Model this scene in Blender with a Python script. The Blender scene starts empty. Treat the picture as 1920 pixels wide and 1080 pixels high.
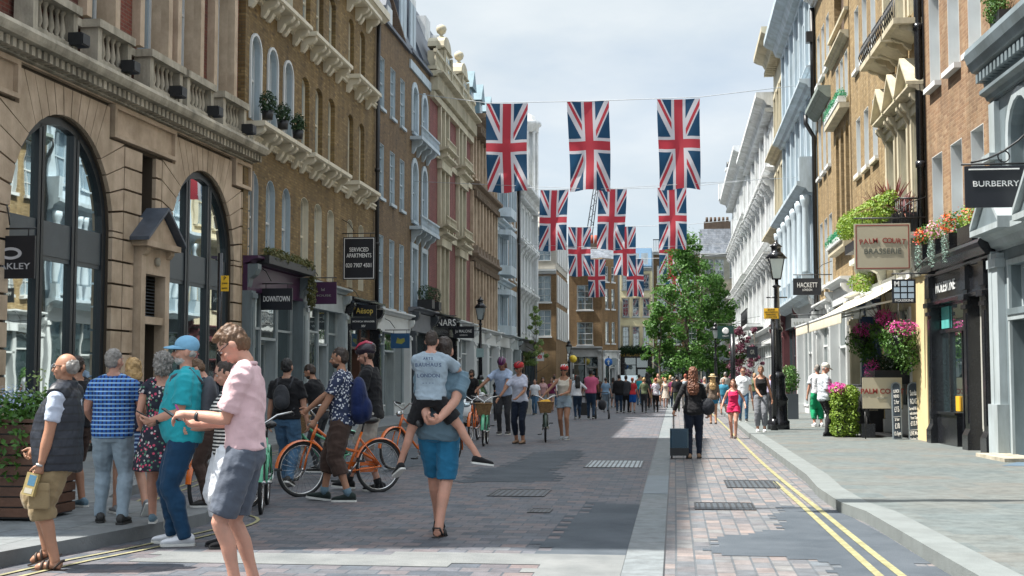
import bpy, bmesh, math, random
from mathutils import Vector, Matrix, noise
R = math.radians
sin, cos, pi, tau = math.sin, math.cos, math.pi, math.tau
rnd = random.Random(7)
SC = bpy.context.scene
COL = SC.collection

# ---------------- camera, world, sun, exposure ----------------
PITCH, YAW, CAMH, FPX = 3.9357, 6.9395, 1.45, 2500.0
cam = bpy.data.cameras.new('camera'); camo = bpy.data.objects.new('camera', cam); COL.objects.link(camo)
camo.location = (0, 0, CAMH); camo.rotation_euler = (R(90 + PITCH), 0, R(YAW))
cam.sensor_width = 36; cam.lens = FPX / 1920 * 36; cam.clip_end = 3000; cam.clip_start = .1
SC.camera = camo
SUN_EL, SUN_AZ = 59.5, 10.0      # light travels towards +X, turned 10 degrees towards +Y
sd = Vector((cos(R(SUN_AZ)) * cos(R(SUN_EL)), sin(R(SUN_AZ)) * cos(R(SUN_EL)), -sin(R(SUN_EL))))
sun = bpy.data.lights.new('sun', 'SUN'); sun.energy = 5.0; sun.angle = R(.6); sun.color = (1, .955, .88)
suno = bpy.data.objects.new('sun', sun); COL.objects.link(suno); suno.rotation_euler = sd.to_track_quat('-Z', 'Y').to_euler()
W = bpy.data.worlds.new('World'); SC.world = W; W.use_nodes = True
def build_world():
    nt = W.node_tree; N = nt.nodes; Lk = nt.links
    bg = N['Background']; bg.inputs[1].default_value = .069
    sky = N.new('ShaderNodeTexSky'); sky.sky_type = 'NISHITA'; sky.sun_disc = False
    sky.sun_elevation = R(SUN_EL); sky.sun_rotation = math.atan2(-sd.x, -sd.y)
    tc = N.new('ShaderNodeTexCoord'); mp = N.new('ShaderNodeMapping'); mp.inputs['Scale'].default_value = (1, 1, 2.6)
    mp.inputs['Location'].default_value = (.3, .2, .1)
    n1 = N.new('ShaderNodeTexNoise'); n1.inputs['Scale'].default_value = 2.1; n1.inputs['Detail'].default_value = 9; n1.inputs['Roughness'].default_value = .56
    n2 = N.new('ShaderNodeTexNoise'); n2.inputs['Scale'].default_value = 5; n2.inputs['Detail'].default_value = 7
    r1 = N.new('ShaderNodeValToRGB'); r1.color_ramp.elements[0].position = .34; r1.color_ramp.elements[1].position = .56
    r1.color_ramp.elements[0].color = (.5, .5, .5, 1)
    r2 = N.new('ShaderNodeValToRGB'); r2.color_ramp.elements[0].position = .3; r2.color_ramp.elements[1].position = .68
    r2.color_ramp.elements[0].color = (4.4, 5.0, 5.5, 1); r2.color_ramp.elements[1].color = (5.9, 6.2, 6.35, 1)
    mx = N.new('ShaderNodeMixRGB')
    Lk.new(tc.outputs['Generated'], mp.inputs[0]); Lk.new(mp.outputs[0], n1.inputs[0]); Lk.new(mp.outputs[0], n2.inputs[0])
    Lk.new(n1.outputs[0], r1.inputs[0]); Lk.new(n2.outputs[0], r2.inputs[0])
    Lk.new(r1.outputs[0], mx.inputs[0]); Lk.new(sky.outputs[0], mx.inputs[1]); Lk.new(r2.outputs[0], mx.inputs[2])
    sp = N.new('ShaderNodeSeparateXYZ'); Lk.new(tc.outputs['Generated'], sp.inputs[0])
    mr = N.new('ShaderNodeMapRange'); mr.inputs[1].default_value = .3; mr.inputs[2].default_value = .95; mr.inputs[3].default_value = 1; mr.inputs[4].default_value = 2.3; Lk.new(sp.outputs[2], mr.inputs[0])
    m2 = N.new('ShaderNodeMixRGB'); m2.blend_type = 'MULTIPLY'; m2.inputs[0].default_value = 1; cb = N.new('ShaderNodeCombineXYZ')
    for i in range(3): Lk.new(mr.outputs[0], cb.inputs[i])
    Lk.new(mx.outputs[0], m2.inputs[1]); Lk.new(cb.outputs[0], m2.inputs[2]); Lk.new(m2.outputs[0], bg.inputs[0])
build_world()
VS = SC.view_settings; VS.view_transform = 'Standard'; VS.look = 'None'; VS.exposure = 1.2; VS.gamma = 1

# ---------------- helpers ----------------
def G(px, py, z=0.0):
    """point on the horizontal plane z seen at pixel (px, py) of the 1920 x 1080 photograph"""
    m = camo.rotation_euler.to_matrix()
    d = m @ Vector(((px - 960) / FPX, (540 - py) / FPX, -1)); t = (z - CAMH) / d.z
    return Vector((d.x * t, d.y * t, z))
def AT(px, py, Y):
    """point at street depth Y seen at pixel (px, py)"""
    m = camo.rotation_euler.to_matrix()
    d = m @ Vector(((px - 960) / FPX, (540 - py) / FPX, -1)); t = Y / d.y
    return Vector((d.x * t, Y, CAMH + d.z * t))
def tag(o, label=None, cat=None, group=None, kind=None):
    if label: o['label'] = label
    if cat: o['category'] = cat
    if group: o['group'] = group
    if kind: o['kind'] = kind
    return o
def empty(name, loc, rz=0.0, label=None, cat=None, group=None):
    o = bpy.data.objects.new(name, None); COL.objects.link(o); o.location = loc; o.rotation_euler = (0, 0, rz)
    o.empty_display_size = .2
    return tag(o, label, cat, group)
def link(name, me, parent=None, loc=(0, 0, 0), rz=0.0):
    o = bpy.data.objects.new(name, me); COL.objects.link(o); o.parent = parent; o.location = loc
    if rz: o.rotation_euler = (0, 0, rz)
    return o
def kids(o): return [c for c in o.children]
def copy_tree(o, parent=None):
    c = o.copy(); COL.objects.link(c); c.parent = parent
    for ch in kids(o): copy_tree(ch, c)
    return c

class MB:
    """collects faces; s flips the second axis (outward direction of a facade)"""
    def __init__(self, s=1): self.v = []; self.f = []; self.s = s; self.mi = []; self.cm = 0; self.sm = []
    def add(self, vs, fs, smooth=False):
        n = len(self.v); self.v += [(a, b * self.s, c) for a, b, c in vs]
        for f in fs: self.f.append([i + n for i in f]); self.mi.append(self.cm); self.sm.append(smooth)
    def quad(self, a, b, c, d): self.add([a, b, c, d], [(0, 1, 2, 3)])
    def poly(self, pts): self.add(pts, [tuple(range(len(pts)))])
    def box(self, x0, x1, y0, y1, z0, z1):
        self.add([(x0, y0, z0), (x1, y0, z0), (x1, y1, z0), (x0, y1, z0), (x0, y0, z1), (x1, y0, z1), (x1, y1, z1), (x0, y1, z1)],
                 [(0, 3, 2, 1), (4, 5, 6, 7), (0, 1, 5, 4), (1, 2, 6, 5), (2, 3, 7, 6), (3, 0, 4, 7)])
    def cbox(self, c, sx, sy, sz): self.box(c[0] - sx / 2, c[0] + sx / 2, c[1] - sy / 2, c[1] + sy / 2, c[2] - sz / 2, c[2] + sz / 2)
    def prism(self, pts, y0, y1):          # polygon in (x, z), extruded along y
        n = len(pts); v = [(p[0], y0, p[1]) for p in pts] + [(p[0], y1, p[1]) for p in pts]
        self.add(v, [tuple(range(n)), tuple(range(2 * n - 1, n - 1, -1))] + [(i, (i + 1) % n, n + (i + 1) % n, n + i) for i in range(n)])
    def xprism(self, pts, x0, x1):         # polygon in (y, z), extruded along x
        n = len(pts); v = [(x0, p[0], p[1]) for p in pts] + [(x1, p[0], p[1]) for p in pts]
        self.add(v, [tuple(range(n)), tuple(range(2 * n - 1, n - 1, -1))] + [(i, (i + 1) % n, n + (i + 1) % n, n + i) for i in range(n)])
    def zprism(self, pts, z0, z1):
        n = len(pts); v = [(p[0], p[1], z0) for p in pts] + [(p[0], p[1], z1) for p in pts]
        self.add(v, [tuple(range(n)), tuple(range(2 * n - 1, n - 1, -1))] + [(i, (i + 1) % n, n + (i + 1) % n, n + i) for i in range(n)])
    def lathe(self, prof, c=(0, 0, 0), n=12, cap=True):   # prof: (r, z)
        v = []; f = []
        for r, z in prof:
            for k in range(n): v.append((c[0] + r * cos(tau * k / n), c[1] + r * sin(tau * k / n), c[2] + z))
        for i in range(len(prof) - 1):
            for k in range(n): f.append((i * n + k, i * n + (k + 1) % n, (i + 1) * n + (k + 1) % n, (i + 1) * n + k))
        if cap: f.append(tuple(range(n - 1, -1, -1))); f.append(tuple((len(prof) - 1) * n + k for k in range(n)))
        self.add(v, f, True)
    def tube(self, pts, r, n=8, closed=False):
        pts = [Vector(p) for p in pts]; m = len(pts); rr = r if isinstance(r, (list, tuple)) else [r] * m
        v = []; f = []; up = None
        for i, p in enumerate(pts):
            if closed: t = (pts[(i + 1) % m] - pts[i - 1])
            else: t = (pts[min(i + 1, m - 1)] - pts[max(i - 1, 0)])
            t.normalize()
            if up is None: up = Vector((0, 0, 1)) if abs(t.z) < .9 else Vector((1, 0, 0))
            a = up - t * up.dot(t)
            if a.length < 1e-4: a = Vector((0, 1, 0)) - t * t.y
            a.normalize(); b = t.cross(a); up = a
            for k in range(n): q = p + (a * cos(tau * k / n) + b * sin(tau * k / n)) * rr[i]; v.append(tuple(q))
        for i in range(m if closed else m - 1):
            j = (i + 1) % m
            for k in range(n): f.append((i * n + k, i * n + (k + 1) % n, j * n + (k + 1) % n, j * n + k))
        if not closed: f.append(tuple(range(n - 1, -1, -1))); f.append(tuple((m - 1) * n + k for k in range(n)))
        self.add(v, f, True)
    def ell(self, c, r, nu=10, nv=7, M3=None):
        v = []; f = []
        for i in range(nv + 1):
            a = pi * i / nv
            for k in range(nu):
                p = Vector((r[0] * sin(a) * cos(tau * k / nu), r[1] * sin(a) * sin(tau * k / nu), -r[2] * cos(a)))
                if M3: p = M3 @ p
                v.append((c[0] + p.x, c[1] + p.y, c[2] + p.z))
        for i in range(nv):
            for k in range(nu): f.append((i * nu + k, i * nu + (k + 1) % nu, (i + 1) * nu + (k + 1) % nu, (i + 1) * nu + k))
        self.add(v, f, True)
    def mesh(self, name, mats, recalc=True, weld=False):
        me = bpy.data.meshes.new(name); me.from_pydata(self.v, [], self.f)
        if not isinstance(mats, (list, tuple)): mats = [mats]
        for m in mats: me.materials.append(m)
        me.polygons.foreach_set('material_index', self.mi); me.polygons.foreach_set('use_smooth', self.sm)
        if recalc:
            b = bmesh.new(); b.from_mesh(me)
            if weld: bmesh.ops.remove_doubles(b, verts=b.verts, dist=1e-4)
            bmesh.ops.recalc_face_normals(b, faces=b.faces); b.to_mesh(me); b.free()
        me.update(); return me
    def obj(self, name, mats, parent=None, loc=(0, 0, 0), recalc=True, rz=0.0):
        return link(name, self.mesh(name, mats, recalc), parent, loc, rz)

# ---------------- materials ----------------
MATS = {}
def _base(name):
    m = bpy.data.materials.new(name); m.use_nodes = True; nt = m.node_tree
    return m, nt.nodes, nt.links, nt.nodes['Principled BSDF']
def rgb(c): return (c[0], c[1], c[2], 1)
def mul(c, k): return tuple(min(1, x * k) for x in c[:3])
def mat(name, col, rough=.6, var=.18, scale=2.5, bump=.15, bscale=60, metal=0, spec=.5, trans=0, coord='Object', sheen=0, col2=None, detail=6, dist=.01, coat=0, streak=0):
    if name in MATS: return MATS[name]
    m, N, L, P = _base(name)
    tc = N.new('ShaderNodeTexCoord'); n1 = N.new('ShaderNodeTexNoise'); n1.inputs['Scale'].default_value = scale; n1.inputs['Detail'].default_value = detail
    n1.inputs['Roughness'].default_value = .65
    cr = N.new('ShaderNodeValToRGB'); cr.color_ramp.elements[0].position = .3; cr.color_ramp.elements[1].position = .7
    cr.color_ramp.elements[0].color = rgb(mul(col, 1 - var)); cr.color_ramp.elements[1].color = rgb(col2 or mul(col, 1 + var))
    L.new(tc.outputs[coord], n1.inputs[0]); L.new(n1.outputs[0], cr.inputs[0]); L.new(cr.outputs[0], P.inputs['Base Color'])
    if streak:
        sm = N.new('ShaderNodeMapping'); sm.inputs['Scale'].default_value = (1.6, 1.6, .3); sn = N.new('ShaderNodeTexNoise'); sn.inputs['Scale'].default_value = 1; sn.inputs['Detail'].default_value = 8; sn.inputs['Roughness'].default_value = .72
        L.new(tc.outputs[coord], sm.inputs[0]); L.new(sm.outputs[0], sn.inputs[0]); s2 = N.new('ShaderNodeValToRGB'); s2.color_ramp.elements[0].position = .36; s2.color_ramp.elements[1].position = .58; k_ = 1 - streak; s2.color_ramp.elements[0].color = (k_, k_, k_ * .96, 1); s2.color_ramp.elements[1].color = (1, 1, 1, 1)
        mu = N.new('ShaderNodeMixRGB'); mu.blend_type = 'MULTIPLY'; mu.inputs[0].default_value = 1; L.new(sn.outputs[0], s2.inputs[0]); L.new(cr.outputs[0], mu.inputs[1]); L.new(s2.outputs[0], mu.inputs[2]); L.new(mu.outputs[0], P.inputs['Base Color'])
    if bump:
        n2 = N.new('ShaderNodeTexNoise'); n2.inputs['Scale'].default_value = bscale; n2.inputs['Detail'].default_value = 4
        bp = N.new('ShaderNodeBump'); bp.inputs['Strength'].default_value = bump; bp.inputs['Distance'].default_value = dist
        L.new(tc.outputs[coord], n2.inputs[0]); L.new(n2.outputs[0], bp.inputs['Height']); L.new(bp.outputs[0], P.inputs['Normal'])
    P.inputs['Roughness'].default_value = rough; P.inputs['Metallic'].default_value = metal
    P.inputs['Specular IOR Level'].default_value = spec; P.inputs['Transmission Weight'].default_value = trans
    P.inputs['Coat Weight'].default_value = coat
    if sheen: P.inputs['Sheen Weight'].default_value = sheen
    MATS[name] = m; return m
def brickmat(name, cols, mortar, bw=.225, bh=.075, ms=.010, flat=False, stain=.35, rough=.85, bump=.6, offs=.5, ramp_rand=True, sscale=.35, stcol=(.06, .05, .04)):
    """bricks: cols = list of colours, each brick picks one; flat = lies in the xy plane"""
    m, N, L, P = _base(name)
    tc = N.new('ShaderNodeTexCoord'); sep = N.new('ShaderNodeSeparateXYZ'); cmb = N.new('ShaderNodeCombineXYZ')
    L.new(tc.outputs['Object'], sep.inputs[0])
    if flat:
        L.new(sep.outputs[0], cmb.inputs[0]); L.new(sep.outputs[1], cmb.inputs[1])
    else:
        ad = N.new('ShaderNodeMath'); L.new(sep.outputs[0], ad.inputs[0]); L.new(sep.outputs[1], ad.inputs[1])
        L.new(ad.outputs[0], cmb.inputs[0]); L.new(sep.outputs[2], cmb.inputs[1])
    b = N.new('ShaderNodeTexBrick'); b.inputs['Scale'].default_value = 1; b.inputs['Brick Width'].default_value = bw
    b.inputs['Row Height'].default_value = bh; b.inputs['Mortar Size'].default_value = ms; b.inputs['Mortar Smooth'].default_value = .15
    b.inputs['Color1'].default_value = (0, 0, 0, 1); b.inputs['Color2'].default_value = (1, 1, 1, 1); b.offset = offs
    b.inputs['Mortar'].default_value = (.5, .5, .5, 1)
    L.new(cmb.outputs[0], b.inputs[0])
    cr = N.new('ShaderNodeValToRGB'); el = cr.color_ramp.elements; k = len(cols)
    el[0].position = 0; el[0].color = rgb(cols[0]); el[1].position = 1; el[1].color = rgb(cols[-1])
    for i in range(1, k - 1): e = el.new(i / (k - 1)); e.color = rgb(cols[i])
    L.new(b.outputs['Color'], cr.inputs[0])
    ns = N.new('ShaderNodeTexNoise'); ns.inputs['Scale'].default_value = sscale; ns.inputs['Detail'].default_value = 8; ns.inputs['Roughness'].default_value = .65
    L.new(tc.outputs['Object'], ns.inputs[0])
    sr = N.new('ShaderNodeValToRGB'); sr.color_ramp.elements[0].position = .38; sr.color_ramp.elements[1].position = .72
    sr.color_ramp.elements[0].color = (0, 0, 0, 1); sr.color_ramp.elements[1].color = (stain, stain, stain, 1)
    L.new(ns.outputs[0], sr.inputs[0])
    mm = N.new('ShaderNodeMixRGB'); mm.inputs[2].default_value = rgb(mortar)
    L.new(b.outputs['Fac'], mm.inputs[0]); L.new(cr.outputs[0], mm.inputs[1])
    ms_ = N.new('ShaderNodeMixRGB'); ms_.inputs[2].default_value = rgb(stcol)
    L.new(sr.outputs[0], ms_.inputs[0]); L.new(mm.outputs[0], ms_.inputs[1]); L.new(ms_.outputs[0], P.inputs['Base Color'])
    sm = N.new('ShaderNodeMapping'); sm.inputs['Scale'].default_value = (6, 6, 6) if flat else (2.2, 2.2, .22); sn = N.new('ShaderNodeTexNoise'); sn.inputs['Scale'].default_value = 1; sn.inputs['Detail'].default_value = 7; sn.inputs['Roughness'].default_value = .7
    L.new(tc.outputs['Object'], sm.inputs[0]); L.new(sm.outputs[0], sn.inputs[0]); s2 = N.new('ShaderNodeValToRGB'); s2.color_ramp.elements[0].position = .36; s2.color_ramp.elements[1].position = .62; k_ = .68 if flat else .62; s2.color_ramp.elements[0].color = (k_, k_, k_, 1); s2.color_ramp.elements[1].color = (1.08, 1.08, 1.08, 1)
    mu = N.new('ShaderNodeMixRGB'); mu.blend_type = 'MULTIPLY'; mu.inputs[0].default_value = 1; L.new(sn.outputs[0], s2.inputs[0]); L.new(ms_.outputs[0], mu.inputs[1]); L.new(s2.outputs[0], mu.inputs[2]); L.new(mu.outputs[0], P.inputs['Base Color'])
    nf = N.new('ShaderNodeTexNoise'); nf.inputs['Scale'].default_value = 45; L.new(tc.outputs['Object'], nf.inputs[0])
    ma = N.new('ShaderNodeMath'); ma.operation = 'MULTIPLY_ADD'; ma.inputs[1].default_value = -1
    L.new(b.outputs['Fac'], ma.inputs[0]); L.new(nf.outputs[0], ma.inputs[2])
    bp = N.new('ShaderNodeBump'); bp.inputs['Strength'].default_value = bump; bp.inputs['Distance'].default_value = .008
    L.new(ma.outputs[0], bp.inputs['Height']); L.new(bp.outputs[0], P.inputs['Normal'])
    P.inputs['Roughness'].default_value = rough
    return m
def leafmat(name, cols, rough=.55, trans=.25):
    m, N, L, P = _base(name)
    g = N.new('ShaderNodeNewGeometry'); cr = N.new('ShaderNodeValToRGB'); el = cr.color_ramp.elements; k = len(cols)
    el[0].color = rgb(cols[0]); el[1].color = rgb(cols[-1])
    for i in range(1, k - 1): e = el.new(i / (k - 1)); e.color = rgb(cols[i])
    L.new(g.outputs['Random Per Island'], cr.inputs[0]); L.new(cr.outputs[0], P.inputs['Base Color'])
    P.inputs['Roughness'].default_value = rough
    tr = N.new('ShaderNodeBsdfTranslucent'); mx = N.new('ShaderNodeMixShader'); mx.inputs[0].default_value = trans
    L.new(cr.outputs[0], tr.inputs[0]); L.new(P.outputs[0], mx.inputs[1]); L.new(tr.outputs[0], mx.inputs[2])
    L.new(mx.outputs[0], N['Material Output'].inputs[0])
    return m
def glassmat(name, tint=(.03, .045, .05), rough=.02, spec=1.0, var=.5, scale=.7, wav=.03, refl=.3):
    m, N, L, P = _base(name)
    tc = N.new('ShaderNodeTexCoord'); n = N.new('ShaderNodeTexNoise'); n.inputs['Scale'].default_value = scale
    cr = N.new('ShaderNodeValToRGB'); cr.color_ramp.elements[0].color = rgb(mul(tint, 1 - var)); cr.color_ramp.elements[1].color = rgb(mul(tint, 1 + var))
    L.new(tc.outputs['Object'], n.inputs[0]); L.new(n.outputs[0], cr.inputs[0]); L.new(cr.outputs[0], P.inputs['Base Color'])
    P.inputs['Roughness'].default_value = rough; P.inputs['IOR'].default_value = 1.6
    gl = N.new('ShaderNodeBsdfGlossy'); gl.inputs['Roughness'].default_value = rough; gl.inputs[0].default_value = (.85, .95, .95, 1); mxs = N.new('ShaderNodeMixShader'); mxs.inputs[0].default_value = refl
    L.new(P.outputs[0], mxs.inputs[1]); L.new(gl.outputs[0], mxs.inputs[2]); L.new(mxs.outputs[0], N['Material Output'].inputs[0])
    n2 = N.new('ShaderNodeTexNoise'); n2.inputs['Scale'].default_value = 1.6; n2.inputs['Detail'].default_value = 1
    bp = N.new('ShaderNodeBump'); bp.inputs['Strength'].default_value = wav * 10; bp.inputs['Distance'].default_value = .01
    L.new(tc.outputs['Object'], n2.inputs[0]); L.new(n2.outputs[0], bp.inputs['Height']); L.new(bp.outputs[0], P.inputs['Normal']); L.new(bp.outputs[0], gl.inputs['Normal'])
    return m

# palette
BR_YEL = brickmat('yellow_stock_brick', [(.16, .095, .028), (.25, .16, .055), (.2, .12, .038), (.32, .215, .085), (.12, .072, .026)], (.17, .125, .06), stain=.35)
BR_BRN = brickmat('brown_stock_brick', [(.14, .08, .034), (.18, .105, .045), (.23, .14, .06), (.11, .065, .03)], (.16, .12, .07), stain=.35)
BR_RED = brickmat('red_brick', [(.23, .05, .03), (.17, .038, .026), (.26, .065, .037), (.13, .032, .024)], (.2, .12, .09), stain=.35)
BR_DRED = brickmat('dark_red_brick', [(.2, .05, .045), (.16, .036, .034), (.23, .06, .05)], (.2, .1, .09), stain=.2)
BR_ORG = brickmat('orange_rubbed_brick', [(.26, .155, .08), (.21, .125, .065), (.3, .2, .11), (.18, .105, .055), (.33, .235, .14)], (.28, .19, .11), stain=.3, stcol=(.2, .1, .07))
BR_LYEL = brickmat('pale_yellow_brick', [(.27, .185, .08), (.33, .235, .11), (.2, .135, .055), (.38, .285, .15)], (.24, .17, .09), stain=.3, stcol=(.17, .11, .05))
BR_TAN = brickmat('tan_brick', [(.22, .125, .05), (.18, .1, .04), (.26, .155, .065)], (.26, .19, .11), stain=.15)
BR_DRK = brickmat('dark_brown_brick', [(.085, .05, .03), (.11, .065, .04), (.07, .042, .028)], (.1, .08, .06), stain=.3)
STONE = mat('bath_stone', (.5, .375, .26), .85, .3, 1.3, .5, 30, col2=(.62, .49, .365), detail=10, streak=.22)
STONE_D = mat('bath_stone_joint', (.06, .045, .03), .95, .1)
STONE_W = mat('weathered_stone', (.42, .38, .3), .85, .25, 2.5, .4, 30, streak=.5)
CREAM = mat('cream_stucco', (.5, .45, .33), .75, .12, 1.5, .2, 20, streak=.35)
WHITE_P = mat('white_paint', (.58, .6, .6), .5, .06, 2, .05)
WHITE_B = mat('bluish_white_paint', (.44, .52, .58), .55, .08, 1.2, .08, streak=.3)
WHITE_S = mat('white_stucco', (.66, .68, .69), .7, .14, .8, .1, 12, streak=.35)
LEAD = mat('roof_slate_lead', (.07, .085, .11), .5, .3, 3, .3, 12)
SLATE = brickmat('slate_tiles', [(.13, .15, .18), (.18, .2, .23), (.1, .12, .145)], (.07, .08, .1), .3, .2, .008, stain=.2)
BLACKP = mat('black_gloss_paint', (.012, .013, .016), .22, .3, 3, .08, 20)
BLACKM = mat('black_iron', (.015, .016, .018), .45, .3, 6, .1)
DGREY = mat('dark_grey_paint', (.045, .055, .065), .45, .15, 1.5, .05)
GREYP = mat('grey_blue_paint', (.16, .2, .22), .45, .12, 1.2, .05, streak=.3)
LGREY = mat('light_grey_paint', (.36, .41, .43), .5, .1, 1.2, .05, streak=.3)
PURPLE = mat('purple_paint', (.05, .014, .05), .4, .2, 2, .05)
GLASS = glassmat('window_glass', (.05, .07, .085))
GLASS_P = glassmat('pale_curtained_glass', (.2, .27, .33), .05)
GLASS_M = glassmat('shopfront_glass', (.03, .045, .05), .02, scale=.4, wav=.03, refl=.22)
GLASS_S = glassmat('shop_glass', (.028, .05, .055), .015, scale=.4, wav=.01, refl=.68)
# ---------------- ground ----------------
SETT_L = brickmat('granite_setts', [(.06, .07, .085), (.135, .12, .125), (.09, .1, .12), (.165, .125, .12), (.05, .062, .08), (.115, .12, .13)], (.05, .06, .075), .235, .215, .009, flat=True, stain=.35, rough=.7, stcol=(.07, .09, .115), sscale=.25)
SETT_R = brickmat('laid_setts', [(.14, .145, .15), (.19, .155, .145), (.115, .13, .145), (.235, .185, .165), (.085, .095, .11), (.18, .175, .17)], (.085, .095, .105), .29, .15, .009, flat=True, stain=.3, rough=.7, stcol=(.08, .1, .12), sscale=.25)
# rotate the second one so that its courses run along the street
for n_ in SETT_R.node_tree.nodes:
    if n_.type == 'COMBXYZ':
        L_ = SETT_R.node_tree.links; sp_ = [x for x in SETT_R.node_tree.nodes if x.type == 'SEPXYZ'][0]
        for l_ in list(L_):
            if l_.to_node == n_: L_.remove(l_)
        L_.new(sp_.outputs[1], n_.inputs[0]); L_.new(sp_.outputs[0], n_.inputs[1])
YORK = brickmat('york_stone_paving', [(.105, .124, .122), (.121, .13, .122), (.09, .112, .114), (.13, .122, .107), (.117, .13, .124)], (.13, .14, .14), .95, .6, .005, flat=True, stain=.75, rough=.75, bump=.2, stcol=(.115, .14, .142), sscale=.9)
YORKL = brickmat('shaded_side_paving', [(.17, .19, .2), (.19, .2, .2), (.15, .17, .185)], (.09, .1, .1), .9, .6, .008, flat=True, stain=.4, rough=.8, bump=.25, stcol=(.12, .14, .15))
ASPH = mat('asphalt', (.04, .055, .072), .85, .22, 1.3, .9, 110, col2=(.07, .084, .1), dist=.006)
ASPHL = mat('pale_asphalt', (.14, .152, .155), .85, .22, 2.3, .9, 110, col2=(.18, .188, .187), dist=.006)  # paler asphalt tone, used for the near patch left of the strip
KERB = mat('kerb_granite', (.15, .167, .165), .75, .16, 2.5, .4, 60)
KERBL = mat('dark_kerb_granite', (.15, .16, .165), .75, .2, 2.5, .4, 60)
YELL = mat('yellow_road_paint', (.25, .235, .1), .8, .4, 9, .5, 120, col2=(.33, .31, .17))

def sheet(name, pts, z, m, kind='structure'):
    b = MB(); b.poly([(p[0], p[1], z) for p in pts]); o = b.obj(name, m); tag(o, kind=kind); return o
sheet('ground', [(-400, -60), (400, -60), (400, 900), (-400, 900)], -.02, ASPH)
KR = [(2.25, -6), (2.15, 6), (2.02, 10.3), (1.92, 14.0), (1.78, 15.0), (1.75, 17.0), (1.83, 19.3), (1.84, 27), (1.84, 34.3), (1.93, 48), (2.0, 63.6), (2.0, 125)]
KL = [(-5.5, -6), (-5.35, 7), (-5.2, 9.86), (-4.95, 11.1), (-4.76, 12.26), (-4.68, 13.0), (-4.78, 13.5), (-5.15, 13.85), (-5.8, 14.1), (-6.4, 14.6), (-6.7, 15.6), (-6.95, 17.5), (-7.5, 21), (-8.2, 26), (-8.35, 60), (-8.5, 125)]
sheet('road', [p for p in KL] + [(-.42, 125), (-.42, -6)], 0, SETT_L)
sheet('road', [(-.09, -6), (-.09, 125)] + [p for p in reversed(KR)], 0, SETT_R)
STRIP = brickmat('granite_strip', [(.15, .172, .18), (.175, .19, .197), (.135, .155, .165)], (.12, .12, .12), 3, 1.1, .01, flat=True, stain=.4, rough=.7, stcol=(.13, .16, .17), bump=.3)
b = MB()
for x in (-.425, -.10): b.box(x, x + .012, -6, 124, -.01, .003)
sheet('granite_strip', [(-.413, -6), (-.10, -6), (-.10, 125), (-.413, 125)], 0, STRIP)
tag(b.obj('channel_joint', BLACKM), kind='structure')

def offset(poly, d):
    out = []
    for i, p in enumerate(poly):
        a = Vector(poly[max(i - 1, 0)]); c = Vector(poly[min(i + 1, len(poly) - 1)]); t = (c - a).normalized()
        out.append((p[0] + t.y * d, p[1] - t.x * d))
    return out
def ribbon(name, A, B, z0, z1, m, drop=None):
    b = MB(); n = len(A)
    for i in range(n - 1):
        b.quad((*A[i], z1), (*A[i + 1], z1), (*B[i + 1], z1), (*B[i], z1)); b.quad((*A[i], z0), (*A[i + 1], z0), (*A[i + 1], z1), (*A[i], z1))
    o = b.obj(name, m); tag(o, kind='structure'); return o
def smooth(poly, k=3):
    out = []
    for i in range(len(poly) - 1):
        p0, p1, p2, p3 = [Vector(poly[max(0, min(len(poly) - 1, i + j))]) for j in (-1, 0, 1, 2)]
        for s in range(k):
            t = s / k; out.append(tuple(.5 * ((2 * p1) + (p2 - p0) * t + (2 * p0 - 5 * p1 + 4 * p2 - p3) * t * t + (3 * p1 - p0 - 3 * p2 + p3) * t ** 3)))
    out.append(tuple(poly[-1])); return out
KRb = offset(KR, .3); KLb = offset(KL, -.28)
ribbon('kerb', KR, KRb, -.01, .12, KERB); ribbon('kerb', KL, KLb, -.01, .12, KERBL)
sheet('pavement', KRb + [(14, 125), (14, -6)], .12, YORK)
sheet('pavement', KLb + [(-16, 125), (-16, -6)], .12, YORKL)

def jag(name, pxs, m, row=.215, q=.235, z=.004, jit=1.0, worldpts=None):
    P = worldpts or [tuple(G(*p)[:2]) for p in pxs]
    ys = [p[1] for p in P]; y = math.floor(min(ys) / row) * row; b = MB(); i = 0
    while y < max(ys):
        yc = y + row / 2; xs = []
        for k in range(len(P)):
            a, c = P[k], P[(k + 1) % len(P)]
            if (a[1] - yc) * (c[1] - yc) < 0: xs.append(a[0] + (c[0] - a[0]) * (yc - a[1]) / (c[1] - a[1]))
        xs.sort(); off = q / 2 if i % 2 else 0
        for k in range(0, len(xs) - 1, 2):
            x0, x1 = xs[k], xs[k + 1]
            qq = lambda x: round((x - off + rnd.uniform(-.4, .4) * jit * q) / q) * q + off
            a0 = x0 if abs(x0 + .413) < .03 or abs(x0 + .10) < .03 or jit == 0 else qq(x0)
            a1 = x1 if abs(x1 + .413) < .04 or abs(x1 + .1) < .03 or x1 > 1.7 or jit == 0 else qq(x1)
            if a1 > a0: b.quad((a0, y, z), (a1, y, z), (a1, y + row, z), (a0, y + row, z))
        y += row; i += 1
    o = b.obj(name, m); tag(o, kind='structure')
def W2(px, py): return tuple(G(px, py)[:2])
jag('asphalt_patch', None, ASPH, worldpts=[(-.413, 15.7), W2(1103, 943), W2(1030, 1015), W2(1022, 1036), (-.413, 11.2)])
jag('asphalt_patch', None, ASPHL, worldpts=[(-4.2, 10.95), (-.413, 11.2), (-.413, 8), (-1.1, 8), W2(985, 1078), W2(1000, 1062), (-4.2, 10.35)], z=.004)
jag('asphalt_patch', None, ASPH, worldpts=[W2(1462, 948), (1.8, 15.3), (1.93, 13), (2.0, 10.9), W2(1335, 1040), W2(1333, 1008), W2(1465, 995), W2(1449, 967)], row=.15, q=.15)
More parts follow.
